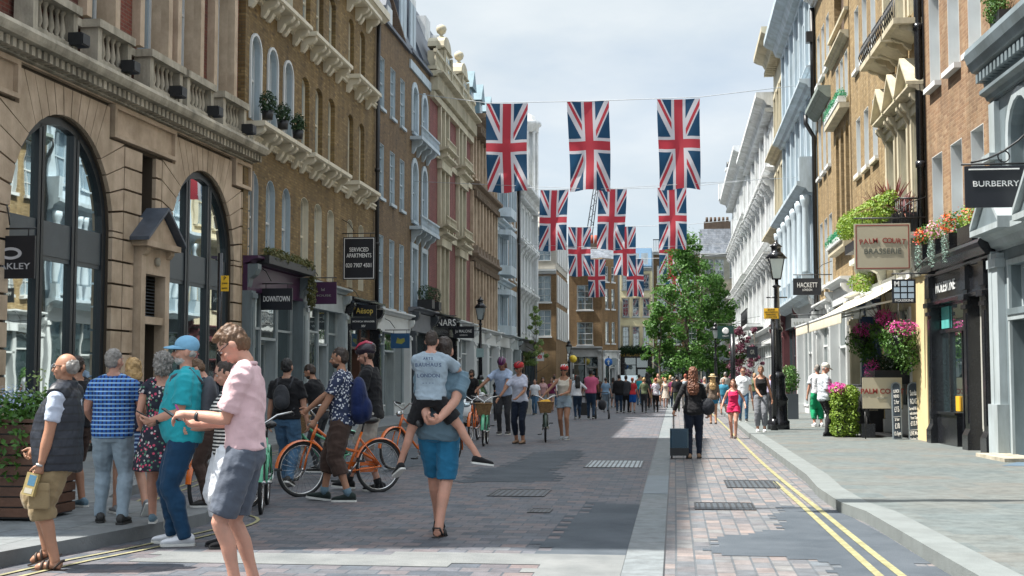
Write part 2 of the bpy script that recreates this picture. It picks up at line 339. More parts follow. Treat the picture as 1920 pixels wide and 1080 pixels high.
jag('asphalt_patch', None, ASPH, worldpts=[W2(1545, 1046), (2.0, 10.8), (2.15, 7), (1.0, 7), W2(1560, 1078)], row=.15, q=.15, z=.0045)
jag('asphalt_patch', None, ASPH, worldpts=[W2(868, 905), W2(870, 895), W2(960, 868), W2(1000, 850), W2(1085, 842), W2(1088, 856), W2(1046, 880), W2(1042, 903)])
jag('asphalt_patch', None, ASPH, worldpts=[(-6.6, 20), (-4.6, 20.2), (-4.2, 24), (-5.4, 28), (-7.5, 29)])
jag('granite_strip_stain', None, mat('damp_granite', (.16, .19, .21), .7, .1), worldpts=[(-.413, 20.5), (-.10, 20.5), (-.10, 17.3), (-.413, 17.3)], z=.004, jit=0)

def line(pts, w=.065):
    global YELL
    A = offset(pts, -w / 2); B_ = offset(pts, w / 2); b = MB()
    for i in range(len(pts) - 1): b.quad((*A[i], .009), (*A[i + 1], .009), (*B_[i + 1], .009), (*B_[i], .009))
    tag(b.obj('yellow_line', YELL), kind='structure')
line(smooth([(1.74, 6), (1.64, 11), (1.585, 15.4), (1.53, 19.4), (1.5, 24), (1.51, 31), (1.55, 45), (1.6, 90)], 5))
line(smooth([(1.58, 6), (1.49, 10), (1.445, 15.4), (1.4, 19.4)], 5))
KLo = offset(smooth(KL, 3), .28); KLo2 = offset(smooth(KL, 3), .46)
YELL = mat('worn_yellow_paint', (.26, .25, .14), .8, .4, 9, .5, 120, col2=(.36, .33, .17)); line([p for p in KLo if 7 < p[1]], .04); line([p for p in KLo2 if 7 < p[1]], .04)

sheet('asphalt_patch', [(5.0, 21.5), (8, 21.3), (8, 23.4), (6.0, 23.6)], .124, mat('blue_grey_patch', (.07, .11, .15), .8, .15, 3))  # flat blue-grey sheet on the right pavement, bluer than its slabs
def cover(px0, px1, py0, py1, kind, label, light=False):
    a = G(px0, py1); c = G(px1, py0); cx = (G(px0, (py0 + py1) / 2).x + G(px1, (py0 + py1) / 2).x) / 2
    w = abs(G(px1, (py0 + py1) / 2).x - G(px0, (py0 + py1) / 2).x); d = c.y - a.y
    r = empty('drain_cover' if kind else 'access_cover', (cx, (a.y + c.y) / 2, .004), label=label, cat='cover', group='metal covers set in the road')
    b = MB(); t = .025
    b.box(-w / 2, w / 2, -d / 2, -d / 2 + t, 0, .006); b.box(-w / 2, w / 2, d / 2 - t, d / 2, 0, .006); b.box(-w / 2, -w / 2 + t, -d / 2 + t, d / 2 - t, 0, .006); b.box(w / 2 - t, w / 2, -d / 2 + t, d / 2 - t, 0, .006)
    b.obj('frame', BLACKM, r)
    b = MB(); b.box(-w / 2 + t, w / 2 - t, -d / 2 + t, d / 2 - t, -.002, .001); n = max(4, int(w / .075))
    b.obj('plate', LGREY if light else DGREY, r)
    b = MB()
    for i in range(n):
        x = -w / 2 + t + (i + .5) * (w - 2 * t) / n
        b.box(x - .012, x + .012, -d / 2 + t + .02, d / 2 - t - .02, .001, .005)
    b.obj('bars', BLACKM, r)
cover(1100, 1206, 864, 877, 1, 'pale slotted drain cover in the setts left of the granite strip', True)
cover(1360, 1458, 902, 915, 1, 'dark grate in the setts beside the start of the double yellow line')
cover(1302, 1414, 944, 956, 1, 'dark grate in the setts right of the granite strip, nearest of the right side covers')
cover(922, 1028, 919, 931, 0, 'access cover set in the setts right of the barefoot-sandalled man')
cover(992, 1034, 955, 962, 0, 'small access cover in the setts, nearest of the left side covers')
# ---------------- facade toolkit ----------------
def archpts(w, zt, rise, n=8):
    return [(-w / 2 * cos(pi * i / n), zt - rise + rise * sin(pi * i / n)) for i in range(n + 1)]
TXT = {}
def text_mesh(s, size, m, ext=.004, xs=1.0, bold=0.0, track=1.0):
    key = (s, size, m.name, xs, bold, track)
    if key in TXT: return TXT[key]
    c = bpy.data.curves.new('text', 'FONT'); c.body = s; c.size = size; c.align_x = 'CENTER'; c.align_y = 'CENTER'; c.extrude = ext; c.offset = bold; c.space_character = track; c.resolution_u = 3
    o = bpy.data.objects.new('text', c); COL.objects.link(o); bpy.context.view_layer.update()
    me = bpy.data.meshes.new_from_object(o.evaluated_get(bpy.context.evaluated_depsgraph_get()))
    for v in me.vertices: x, y, z = v.co; v.co = (x * xs, -z, y)
    me.flip_normals(); me.materials.clear(); me.materials.append(m); bpy.data.objects.remove(o); bpy.data.curves.remove(c)
    TXT[key] = me; return me
def text(s, size, m, parent, loc, xs=1.0, bold=0.0, rz=0.0, name='lettering', track=1.0):
    return link(name, text_mesh(s, size, m, .004, xs, bold, track), parent, loc, rz)

class Bld:
    cache = {}
    def __init__(self, name, label, P0, adeg, s, cat='building', z=.12):
        a = R(adeg); self.s = s
        self.root = empty(name, (P0[0], P0[1], z), pi / 2 - a, label, cat); self.a = a; self.P0 = P0
    def end(self, L): return (self.P0[0] + sin(self.a) * L, self.P0[1] + cos(self.a) * L)
    def mb(self): return MB(self.s)
    def put(self, mb, name, m): return mb.obj(name, m, self.root)
    def wall(self, b, u0, u1, z0, z1, ops, d=.2, o=0.0):
        us = sorted({u0, u1} | {x for q in ops for x in (q[0] - q[1] / 2, q[0] + q[1] / 2)}); zs = sorted({z0, z1} | {x for q in ops for x in (q[2], q[3])})
        us = [u for u in us if u0 - 1e-6 <= u <= u1 + 1e-6]; zs = [z for z in zs if z0 - 1e-6 <= z <= z1 + 1e-6]
        for j in range(len(zs) - 1):
            run = None
            for i in range(len(us)):
                ins = True
                if i < len(us) - 1:
                    uc, zc = (us[i] + us[i + 1]) / 2, (zs[j] + zs[j + 1]) / 2
                    ins = any(abs(uc - q[0]) < q[1] / 2 and q[2] < zc < q[3] for q in ops)
                if ins:
                    if run is not None: b.quad((run, o, zs[j]), (us[i], o, zs[j]), (us[i], o, zs[j + 1]), (run, o, zs[j + 1])); run = None
                elif run is None: run = us[i]
        for q in ops:
            uc, w, zb, zt = q[:4]; rise = q[4] if len(q) > 4 else 0; l, r = uc - w / 2, uc + w / 2
            if rise:
                P = [(uc + x, z) for x, z in archpts(w, zt, rise, 10)]; zl = zt - rise
                for i in range(len(P) - 1):
                    b.quad((P[i][0], o, P[i][1]), (P[i + 1][0], o, P[i + 1][1]), (P[i + 1][0], o, zt), (P[i][0], o, zt))
                    b.quad((P[i][0], o, P[i][1]), (P[i + 1][0], o, P[i + 1][1]), (P[i + 1][0], o - d, P[i + 1][1]), (P[i][0], o - d, P[i][1]))
            else: b.quad((l, o, zt), (r, o, zt), (r, o - d, zt), (l, o - d, zt)); zl = zt
            b.quad((l, o, zb), (l, o, zl), (l, o - d, zl), (l, o - d, zb)); b.quad((r, o, zb), (r, o, zl), (r, o - d, zl), (r, o - d, zb))
            b.quad((l, o, zb), (r, o, zb), (r, o - d, zb), (l, o - d, zb))
    def body(self, b, u0, u1, z0, z1, D=9, o=0.0, roof=True):
        b.quad((u0, o, z0), (u0, o, z1), (u0, -D, z1), (u0, -D, z0)); b.quad((u1, o, z0), (u1, o, z1), (u1, -D, z1), (u1, -D, z0))
        b.quad((u0, -D, z0), (u1, -D, z0), (u1, -D, z1), (u0, -D, z1))
        if roof: b.quad((u0, o, z1), (u1, o, z1), (u1, -D, z1), (u0, -D, z1))
    def win(self, uc, w, zb, zt, rise=0, d=.2, fm=None, gm=None, nx=1, nz=2, lining=False, lm=None, sill=.07, sm=None, surround=None, o=0.0, name='window', fw=.055):
        fm = fm or WHITE_P; gm = gm or GLASS; s = self.s; h = round(zt - zb, 3)
        key = (s, round(w, 3), h, rise, d, fm.name, gm.name, nx, nz, lining, sill, surround and (surround[0], surround[1].name), (lm or fm).name, (sm or fm).name)
        if key not in Bld.cache:
            b = MB(s); y0, y1 = -d + .03, -d + .085; zl = h - rise
            b.box(-w / 2, -w / 2 + fw, y0, y1, 0, zl); b.box(w / 2 - fw, w / 2, y0, y1, 0, zl); b.box(-w / 2 + fw, w / 2 - fw, y0, y1, 0, fw)
            if rise:
                A = archpts(w, h, rise, 8); C = archpts(w - 2 * fw, h - fw, rise - fw, 8)
                for i in range(8): b.prism([A[i], A[i + 1], C[i + 1], C[i]], y0, y1)
            else: b.box(-w / 2 + fw, w / 2 - fw, y0, y1, h - fw, h)
            if nz > 1:
                b.box(-w / 2 + fw, w / 2 - fw, y0 - .0, y1 + .004, h * .5 - .028, h * .5 + .028)
            for i in range(1, nx): x = -w / 2 + w * i / nx; b.box(x - .016, x + .016, y0 + .01, y1 - .006, fw, h - fw - rise * .35)
            if nz > 2:
                for i in range(1, nz):
                    if abs(i / nz - .5) > .01: z = h * i / nz; b.box(-w / 2 + fw, w / 2 - fw, y0 + .012, y1 - .008, z - .014, z + .014)
            fme = b.mesh('window_frame', fm)
            b = MB(s); y = -d + .045
            if rise: b.poly([(x, y, z) for x, z in [(-w / 2, 0)] + archpts(w, h, rise, 8) + [(w / 2, 0)]])
            else: b.quad((-w / 2, y, 0), (w / 2, y, 0), (w / 2, y, h), (-w / 2, y, h))
            pme = b.mesh('window_pane', gm, False)
            lme = sme = ume = None
            if lining:
                b = MB(s); t = .012
                b.box(-w / 2, -w / 2 + t, -d + .086, .003, 0, zl); b.box(w / 2 - t, w / 2, -d + .086, .003, 0, zl)
                if rise:
                    A = archpts(w, h, rise, 8); C = archpts(w - 2 * t, h - t, rise - t, 8)
                    for i in range(8): b.prism([A[i], A[i + 1], C[i + 1], C[i]], -d + .086, .003)
                else: b.box(-w / 2 + t, w / 2 - t, -d + .086, .003, h - t, h)
                lme = b.mesh('window_lining', lm or fm)
            if sill:
                b = MB(s); b.box(-w / 2 - .07, w / 2 + .07, -.02, sill, -.11, -.003); sme = b.mesh('window_sill', sm or fm)
            if surround:
                sw, um = surround; b = MB(s); p = .05
                b.box(-w / 2 - sw, -w / 2, .002, p, -.0, zl); b.box(w / 2, w / 2 + sw, .002, p, 0, zl)
                if rise:
                    A = archpts(w + 2 * sw, h + sw, rise + sw, 8); C = archpts(w, h, rise, 8)
                    for i in range(8): b.prism([A[i], A[i + 1], C[i + 1], C[i]], .002, p)
                else: b.box(-w / 2 - sw, w / 2 + sw, .002, p + .01, h, h + sw)
                ume = b.mesh('window_surround', um)
            Bld.cache[key] = (fme, pme, lme, sme, ume)
        fme, pme, lme, sme, ume = Bld.cache[key]
        W_ = link(name, fme, self.root, (uc, s * o, zb)); link('pane', pme, W_)
        if lme: link('lining', lme, W_)
        if sme: link('sill', sme, W_)
        if ume: link('surround', ume, W_)
        return W_
    def cornice(self, b, u0, u1, prof):   # prof: list of (o, z), closed against the wall
        b.xprism(prof, u0, u1)
    def dentils(self, b, u0, u1, z0, z1, o0, o1, step, w):
        u = u0 + step / 2
        while u < u1: b.box(u - w / 2, u + w / 2, o0, o1, z0, z1); u += step
    def balusters(self, b, u0, u1, z0, z1, o, step=.2, r=.055):
        n = max(1, int((u1 - u0) / step)); h = z1 - z0
        for i in range(n):
            u = u0 + (i + .5) * (u1 - u0) / n
            b.lathe([(r, 0), (r, h * .08), (r * .55, h * .14), (r, h * .32), (r * .9, h * .45), (r * .5, h * .75), (r * .5, h * .85), (r * .9, h * .92), (r * .9, h)], (u, o * self.s if 0 else o, z0), 8, False)
def console(b, u, w, z, h, p, o=0.0):
    """scrolled bracket: w wide, hangs h below z, projects p"""
    b.xprism([(o, z), (o + p, z), (o + p, z - h * .18), (o + p * .8, z - h * .38), (o + p * .45, z - h * .5), (o + p * .35, z - h * .75), (o + p * .15, z - h), (o, z - h)], u - w / 2, u + w / 2)
def stdcorn(o, z, h, p):
    return [(o, z), (o, z + h), (o + p, z + h), (o + p, z + h * .72), (o + p * .85, z + h * .62), (o + p * .55, z + h * .5), (o + p * .4, z + h * .2), (o + p * .15, z + h * .12), (o + p * .12, z)]

def shopfront(B, u0, u1, zt, pm, fm, gm=None, bays=1, door=None, riser=.45, fascia=.5, pil=.28, proj=.16, corn=True, letters=None, lm=None, lsize=.3, frame=None, transom=None, name='shopfront', o=0.0, pil_caps=True, dm=None):
    """a ground floor front: pilasters, fascia, cornice, stall riser, glazing and door; all under one part"""
    s = B.s; gm = gm or GLASS_M; frame = frame or fm
    f = B.mb(); zf = zt - fascia
    f.box(u0, u1, o - .12, o + proj * .5, zf, zt - .1)
    if corn: f.xprism(stdcorn(o, zt - .1, .2, proj + .16), u0 - .03, u1 + .03)
    F = f.obj(name, fm, B.root)
    n = bays
    for u in (u0 + pil / 2, u1 - pil / 2):
        p = B.mb()
        p.box(u - pil / 2, u + pil / 2, o - .12, o + proj, .35, zf - .003); p.box(u - pil / 2 - .03, u + pil / 2 + .03, o - .12, o + proj + .05, 0, .35)
        if pil_caps:
            p.box(u - pil / 2 - .025, u + pil / 2 + .025, o + proj, o + proj + .05, zf - .18, zf - .06); p.box(u - pil * .25, u + pil * .25, o + proj, o + proj + .02, .6, zf - .4)
            console(p, u, pil * .9, zt - .1, fascia - .05, proj + .14, o)
        p.obj('pilaster', pm, F)
    iu0, iu1 = u0 + pil, u1 - pil; db = door if door is not None else -1; bw = (iu1 - iu0) / n
    g = B.mb(); fr = B.mb(); rs = B.mb(); y = o - .14
    for k in range(n):
        a, c = iu0 + k * bw, iu0 + (k + 1) * bw
        if k == db:
            D = B.mb(); D.box(a + .05, a + .13, y - .3, y - .25, 0, 2.35); D.box(c - .13, c - .05, y - .3, y - .25, 0, 2.35); D.box(a + .13, c - .13, y - .3, y - .25, 0, .3); D.box(a + .13, c - .13, y - .3, y - .25, 2.25, 2.35)
            DO = D.obj('door', dm or frame, F); h = B.mb(); h.box(a + .09, a + .115, y - .25, y - .2, .9, 1.5); h.obj('handle', LGREY, DO)
            h = B.mb(); h.quad((a + .13, y - .28, .3), (c - .13, y - .28, .3), (c - .13, y - .28, 2.25), (a + .13, y - .28, 2.25)); h.obj('pane', gm, DO)
            g.quad((a, y, 2.42), (c, y, 2.42), (c, y, zf), (a, y, zf)); fr.box(a, c, y - .3, y + .04, 2.35, 2.42); fr.box(a - .03, a + .05, y - .3, y + .04, 0, zf - .002); fr.box(c - .05, c + .03, y - .3, y + .04, 0, zf - .002)
        else:
            g.quad((a, y, riser), (c, y, riser), (c, y, zf), (a, y, zf)); rs.box(a, c, y - .1, y + .06, .0, riser - .03); rs.box(a, c, y - .1, y + .1, riser - .03, riser + .03)
            fr.box(a, a + .05, y, y + .06, riser + .03, zf - .002); fr.box(c - .05, c, y, y + .06, riser + .03, zf - .002)
            if transom: fr.box(a + .05, c - .05, y, y + .05, transom, transom + .06)
    fr.obj('frame', frame, F); g.obj('pane', gm, F, recalc=False)
    if rs.v: rs.obj('stall_riser', pm, F)
    b = B.mb(); b.quad((iu0, y - .32, 0), (iu1, y - .32, 0), (iu1, y - .32, zf), (iu0, y - .32, zf)); b.obj('interior', DGREY, F, recalc=False)
    if letters: text(letters, lsize, lm, F, ((u0 + u1) / 2, s * (o + proj * .5 + .006), (zf + zt - .1) / 2), rz=(pi if s > 0 else 0))
    return F
# ---------------- left side ----------------
# L1: stone arcade with red brick above
L1S = (-11.255, 10.016)
B1 = Bld('arcaded_building', 'pale stone arcade with tall dark glazed arches, red brick floors and stone balustrades above', L1S, 2.13, -1)
zz = -.12  # heights below are above the pavement
arches = [6.05, 12.45, 18.85]; AR = 1.84; ASP = 4.17
ARCHF = mat('near_black_frame', (.018, .023, .028), .35, .15, 1.5, .05)
def build_L1():
    B = B1
    w = B.mb(); ops = [(c, 2 * AR, 0.0, ASP + AR, AR) for c in arches] + [(15.9, .62, 4.45, 5.9), (9.4, .62, 4.45, 5.9), (15.98, .95, 0.0, 3.45)]
    B.wall(w, -.2, 21.75, 0, 6.62, ops, .3, -.03); B.put(w, 'joint_bed', STONE_D)
    w = B.mb(); B.wall(w, -.2, 21.75, 6.62, 7.2, [], 0, 0); B.body(w, -.2, 21.75, 0, 7.2, 9); B.put(w, 'wall', STONE)
    k = B.mb()
    def blk(pts, o=.05, shr=.021):
        cx = sum(p[0] for p in pts) / len(pts); cz = sum(p[1] for p in pts) / len(pts); q = []
        for x, z in pts:
            dx, dz = x - cx, z - cz; q.append((x - shr * (1 if dx > 0 else -1) * min(1, abs(dx) * 6), z - shr * (1 if dz > 0 else -1) * min(1, abs(dz) * 6)))
        k.prism(q, -.03, o)
    OUT = 2.32; TOP = 6.56; HW = 1.66
    for c in arches:
        th = [R(x) for x in (0, 11.5, 23, 34, 45, 55)]; zs = [ASP, ASP + .44, ASP + .88, ASP + 1.32, ASP + 1.74]
        for sg in (-1, 1):
            for i in range(4):
                pts = [(c + sg * AR * cos(th[i]), ASP + AR * sin(th[i])), (c + sg * OUT, zs[i]), (c + sg * OUT, zs[i + 1]), (c + sg * AR * cos(th[i + 1]), ASP + AR * sin(th[i + 1]))]
                blk(pts if sg > 0 else pts[::-1])
            t5 = R(54); blk([(c + sg * AR * cos(th[4]), ASP + AR * sin(th[4])), (c + sg * OUT, zs[4]), (c + sg * HW, zs[4] + .0), (c + sg * HW, TOP), (c + sg * HW * .92, TOP), (c + sg * AR * cos(t5), ASP + AR * sin(t5))], .05)
        n = 9
        for i in range(n):
            a0, a1 = R(126 - 72 * i / n), R(126 - 72 * (i + 1) / n); x0, x1 = -HW * .92 + 2 * HW * .92 * i / n, -HW * .92 + 2 * HW * .92 * (i + 1) / n
            blk([(c + AR * cos(a0), ASP + AR * sin(a0)), (c + AR * cos((a0 + a1) / 2), ASP + AR * sin((a0 + a1) / 2)), (c + AR * cos(a1), ASP + AR * sin(a1)), (c + x1, TOP), (c + x0, TOP)])
        for sg in (-1, 1):      # jamb quoins
            z = .5; i = 0
            while z < ASP - .1:
                z1 = min(z + .445, ASP); wd = .36 if i % 2 else .48
                a, d_ = sorted((c + sg * AR, c + sg * OUT)); blk([(a, z), (d_, z), (d_, z1), (a, z1)]); z = z1; i += 1
            a, d_ = sorted((c + sg * (AR + .0), c + sg * OUT)); k.box(a, d_, -.03, .09, 0, .48)
    for m0, m1 in ((arches[0] + OUT, arches[1] - OUT), (arches[1] + OUT, arches[2] - OUT), (arches[2] + OUT, 21.75), (-.2, arches[0] - OUT)):
        z = .5; i = 0; hole = [(9.4, .62, 4.45, 5.9)] if m0 < 10 else [(15.9, .62, 4.45, 5.9), (15.98, 1.4, 0, 4.2)]
        zs = [.5]; 
        while zs[-1] < ASP - .2: zs.append(min(zs[-1] + .445, ASP))
        zs += [ASP + .44, ASP + .88, ASP + 1.32, ASP + 1.74]
        for j in range(len(zs) - 1):
            z0, z1 = zs[j], zs[j + 1]; spans = [(m0, m1)]
            for h in hole:
                if h[2] < (z0 + z1) / 2 < h[3]:
                    new = []
                    for a, c_ in spans:
                        l, r = h[0] - h[1] / 2, h[0] + h[1] / 2
                        if r <= a or l >= c_: new.append((a, c_)); continue
                        if l > a: new.append((a, l))
                        if r < c_: new.append((r, c_))
                    spans = new
            for a, c_ in spans:
                nn = 1 if c_ - a < 1.0 else 2; sh = .18 if j % 2 else -.18
                if nn == 1: blk([(a, z0), (c_, z0), (c_, z1), (a, z1)])
                else: md = (a + c_) / 2 + sh; blk([(a, z0), (md, z0), (md, z1), (a, z1)]); blk([(md, z0), (c_, z0), (c_, z1), (md, z1)])
        # framed panel above
        a, c_ = m0 + .0 - .58, m1 + .58
        if m1 > 21: c_ = 21.7
        k.box(a, c_, -.03, .12, 5.98, 6.06); k.box(a, c_, -.03, .12, 6.54, 6.62); k.box(a, a + .09, -.03, .12, 6.06, 6.54); k.box(c_ - .09, c_, -.03, .12, 6.06, 6.54); k.box(a + .09, c_ - .09, -.03, .04, 6.06, 6.54)
    k.box(-.2, 21.75, 0, .06, 6.63, 6.66)
    B.put(k, 'rusticated_blocks', STONE)
    k = B.mb(); k.xprism([(0, 6.66), (0, 7.08), (.48, 7.08), (.51, 7.0), (.48, 6.92), (.45, 6.87), (.16, 6.85), (.12, 6.68)], -.25, 21.8)
    B.dentils(k, -.2, 21.75, 6.7, 6.85, .12, .34, .2, .11)
    B.put(k, 'cornice', STONE_W)
    k = B.mb(); k.xprism([(-.1, 7.083), (.46, 7.083), (.05, 7.15), (-.1, 7.15)], -.2, 21.78); B.put(k, 'lead_flashing', LEAD)
    # upper brick wall and window bays
    bays = [(11.5, 1.55), (13.75, 1.4), (16.12, 1.62), (17.92, 1.5), (20.0, 1.5), (9.2, 1.5), (7.0, 1.5), (4.8, 1.5), (2.6, 1.5), (.9, 1.2)]
    ops = [(u, w_ - .42, z0, z0 + 2.9) for u, w_ in bays for z0 in (8.05, 12.1)]
    w = B.mb(); B.wall(w, -.2, 21.75, 7.08, 17.6, ops, .3, -.12); B.body(w, -.2, 21.75, 7.2, 17.6, 9, -.12); B.put(w, 'upper_wall', BR_RED)
    k = B.mb(); k.xprism(stdcorn(-.12, 17.3, .9, .8), -.3, 21.9); B.put(k, 'top_cornice', STONE)
    r = B.mb(); r.xprism([(-.4, 18.2), (-2.0, 19.0), (-8, 19.0), (-9, 18.2)], -.2, 21.7); B.put(r, 'roof', SLATE)
    for u, w_ in bays:
        for z0 in (8.05, 12.1): 
            B.win(u, w_ - .42, z0, z0 + 2.9, 0, .3, WHITE_P, GLASS_P if int(u * 7) % 3 else GLASS, 1, 2, True, STONE, 0, surround=None, o=-.12)
        k = B.mb()
        for sg in (-1, 1):
            x = u + sg * (w_ / 2 - .12); k.box(x - .1, x + .1, -.12, .06, 8.05, 11.6); k.box(x - .13, x + .13, -.12, .1, 11.35, 11.6)
        k.box(u - w_ / 2 - .1, u + w_ / 2 + .1, -.12, .22, 11.6, 11.95); B.put(k, 'window_pilasters', STONE)
        if 10 < u:
            k = B.mb(); l, r_ = u - w_ / 2, u + w_ / 2
            k.box(l, l + .16, -.05, .3, 7.15, 7.8); k.box(r_ - .16, r_, -.05, .3, 7.15, 7.8); k.box(l + .16, r_ - .16, .02, .26, 7.15, 7.26)
            B.balusters(k, l + .17, r_ - .17, 7.26, 7.8, .14, .19, .065)
            k.box(l - .05, r_ + .05, -.1, .36, 7.8, 7.95); B.put(k, 'balustrade', STONE_W)
    k = B.mb(); 
    ed = sorted(x for u, w_ in bays for x in (u - w_ / 2 - .05, u + w_ / 2 + .05)); ed = [-.2] + ed + [21.75]
    for i in range(0, len(ed), 2):
        if ed[i + 1] > ed[i]: k.box(ed[i], ed[i + 1], -.12, .0, 7.8, 7.95)
    B.put(k, 'string_course', STONE_W)
    # dark glazing in the arches
    for c in arches:
        f = B.mb(); y0, y1 = -.19, -.12
        A = archpts(2 * AR, ASP + AR, AR, 20); C = archpts(2 * AR - .3, ASP + AR - .15, AR - .15, 20)
        for i in range(20): f.prism([(c + A[i][0], A[i][1]), (c + A[i + 1][0], A[i + 1][1]), (c + C[i + 1][0], C[i + 1][1]), (c + C[i][0], C[i][1])], y0, y1 + .04)
        f.box(c - AR, c - AR + .15, y0, y1 + .04, 0, ASP); f.box(c + AR - .15, c + AR, y0, y1 + .04, 0, ASP)
        for x in (-.62, .62):
            zt = ASP + math.sqrt((AR - .1) ** 2 - x * x)
            f.box(c + x - .11, c + x - .02, y0, y1 + .04, .1, zt); f.box(c + x + .02, c + x + .11, y0, y1 + .04, .1, zt)
        f.box(c - AR + .15, c + AR - .15, y0, y1 - .02, .0, .1); 
        F = f.obj('arch_window', ARCHF, B.root)
        g = B.mb(); g.poly([(c + x, -.155, z) for x, z in [(-AR, ASP - .06)] + archpts(2 * AR, ASP + AR, AR, 20) + [(AR, ASP - .06)]]); g.quad((c - AR, -.155, .1), (c + AR, -.155, .1), (c + AR, -.155, 3.5), (c - AR, -.155, 3.5))
        g.obj('pane', GLASS_S, F, recalc=False)
        g = B.mb(); g.box(c - AR + .15, c + AR - .15, -.185, -.11, 3.5, ASP - .06); g.box(c - AR + .15, c + AR - .15, -.185, -.125, 3.42, 3.5); g.obj('fascia', mat('slate_grey_panel', (.07, .085, .095), .4, .12), F)
    # slot window, door with pediment, louvre
    B.win(15.9, .62, 4.45, 5.9, 0, .4, DGREY, GLASS, 1, 2, False, None, 0, o=-.03); B.win(9.4, .62, 4.45, 5.9, 0, .4, DGREY, GLASS, 1, 2, False, None, 0, o=-.03)
    k = B.mb(); k.box(15.3, 15.505, -.03, .2, 0, 3.45); k.box(16.455, 16.66, -.03, .2, 0, 3.45); k.box(15.505, 16.455, -.03, .16, 2.45, 2.6); k.box(15.3, 16.66, -.03, .2, 3.45, 3.98)
    k.box(15.15, 16.81, -.03, .38, 3.98, 4.1); 
    for sg in (-1, 1): console(k, 15.98 + sg * .58, .18, 3.98, .4, .3)
    D = B.put(k, 'door_surround', STONE)
    k = B.mb(); k.prism([(15.15, 4.1), (16.81, 4.1), (15.98, 4.72)], -.03, .3); k.obj('pediment', STONE, D)
    for a, c_ in (((15.05, 4.08), (15.98, 4.76)), ((15.98, 4.76), (16.91, 4.08))):
        k = B.mb(); k.prism([a, c_, (c_[0], c_[1] + .07), (a[0], a[1] + .07)], -.03, .46); k.obj('pediment_roof', LEAD, D)
    k = B.mb(); k.xprism([(-.35, 0), (-.3, 0), (-.3, 2.45), (-.35, 2.45)], 15.505, 16.455); k.obj('door', DGREY, D)
    k = B.mb()
    for i in range(12): z = 2.62 + i * .068; k.xprism([(-.1, z), (-.02, z), (-.05, z + .03), (-.13, z + .03)], 15.505, 16.455)
    k.box(15.505, 16.455, -.3, -.2, 2.6, 3.45); k.obj('louvre', DGREY, D)
    k = B.mb(); k.lathe([(.0, 0), (.09, 0), (.09, .06), (.05, .08), (0, .08)], (0, 0, 0), 12); o = k.obj('vent_boss', STONE_W, D, (15.98, -.2, 3.72)); o.rotation_euler = (R(90), 0, 0)
    k = B.mb(); k.tube([(21.85, .08, 0), (21.85, .08, 6.5)], .035); B.put(k, 'drain_pipe', mat('grey_pipe', (.3, .28, .25), .6))
build_L1()
def L1pt(u, o, z):
    a = R(2.13); return Vector((L1S[0] + sin(a) * u + cos(a) * o, L1S[1] + cos(a) * u - sin(a) * o, z))
def flood(u, z, label):
    p = L1pt(u, 0, z); r = empty('flood_light', p, -R(2.13), label, 'floodlight', 'floodlights along the stone cornice')
    b = MB(); b.box(.24, .5, -.15, .15, -.11, .11); b.box(.5, .52, -.13, .13, -.09, .09); b.obj('lamp_housing', BLACKM, r)
    b = MB(); b.tube([(-.12, 0, -.06), (.24, 0, -.02)], .022); b.box(-.12, -.08, -.07, .07, -.14, .06); b.obj('bracket', BLACKM, r)
for u, lb in ((12.93, 'first from the left of the photo'), (15.0, 'second from the left of the photo'), (17.27, 'third from the left of the photo'), (19.33, 'fourth from the left of the photo'), (21.48, 'last one, beside the brown brick house')):
    flood(u - .75, 7.45, 'black floodlight on the stone cornice, ' + lb)

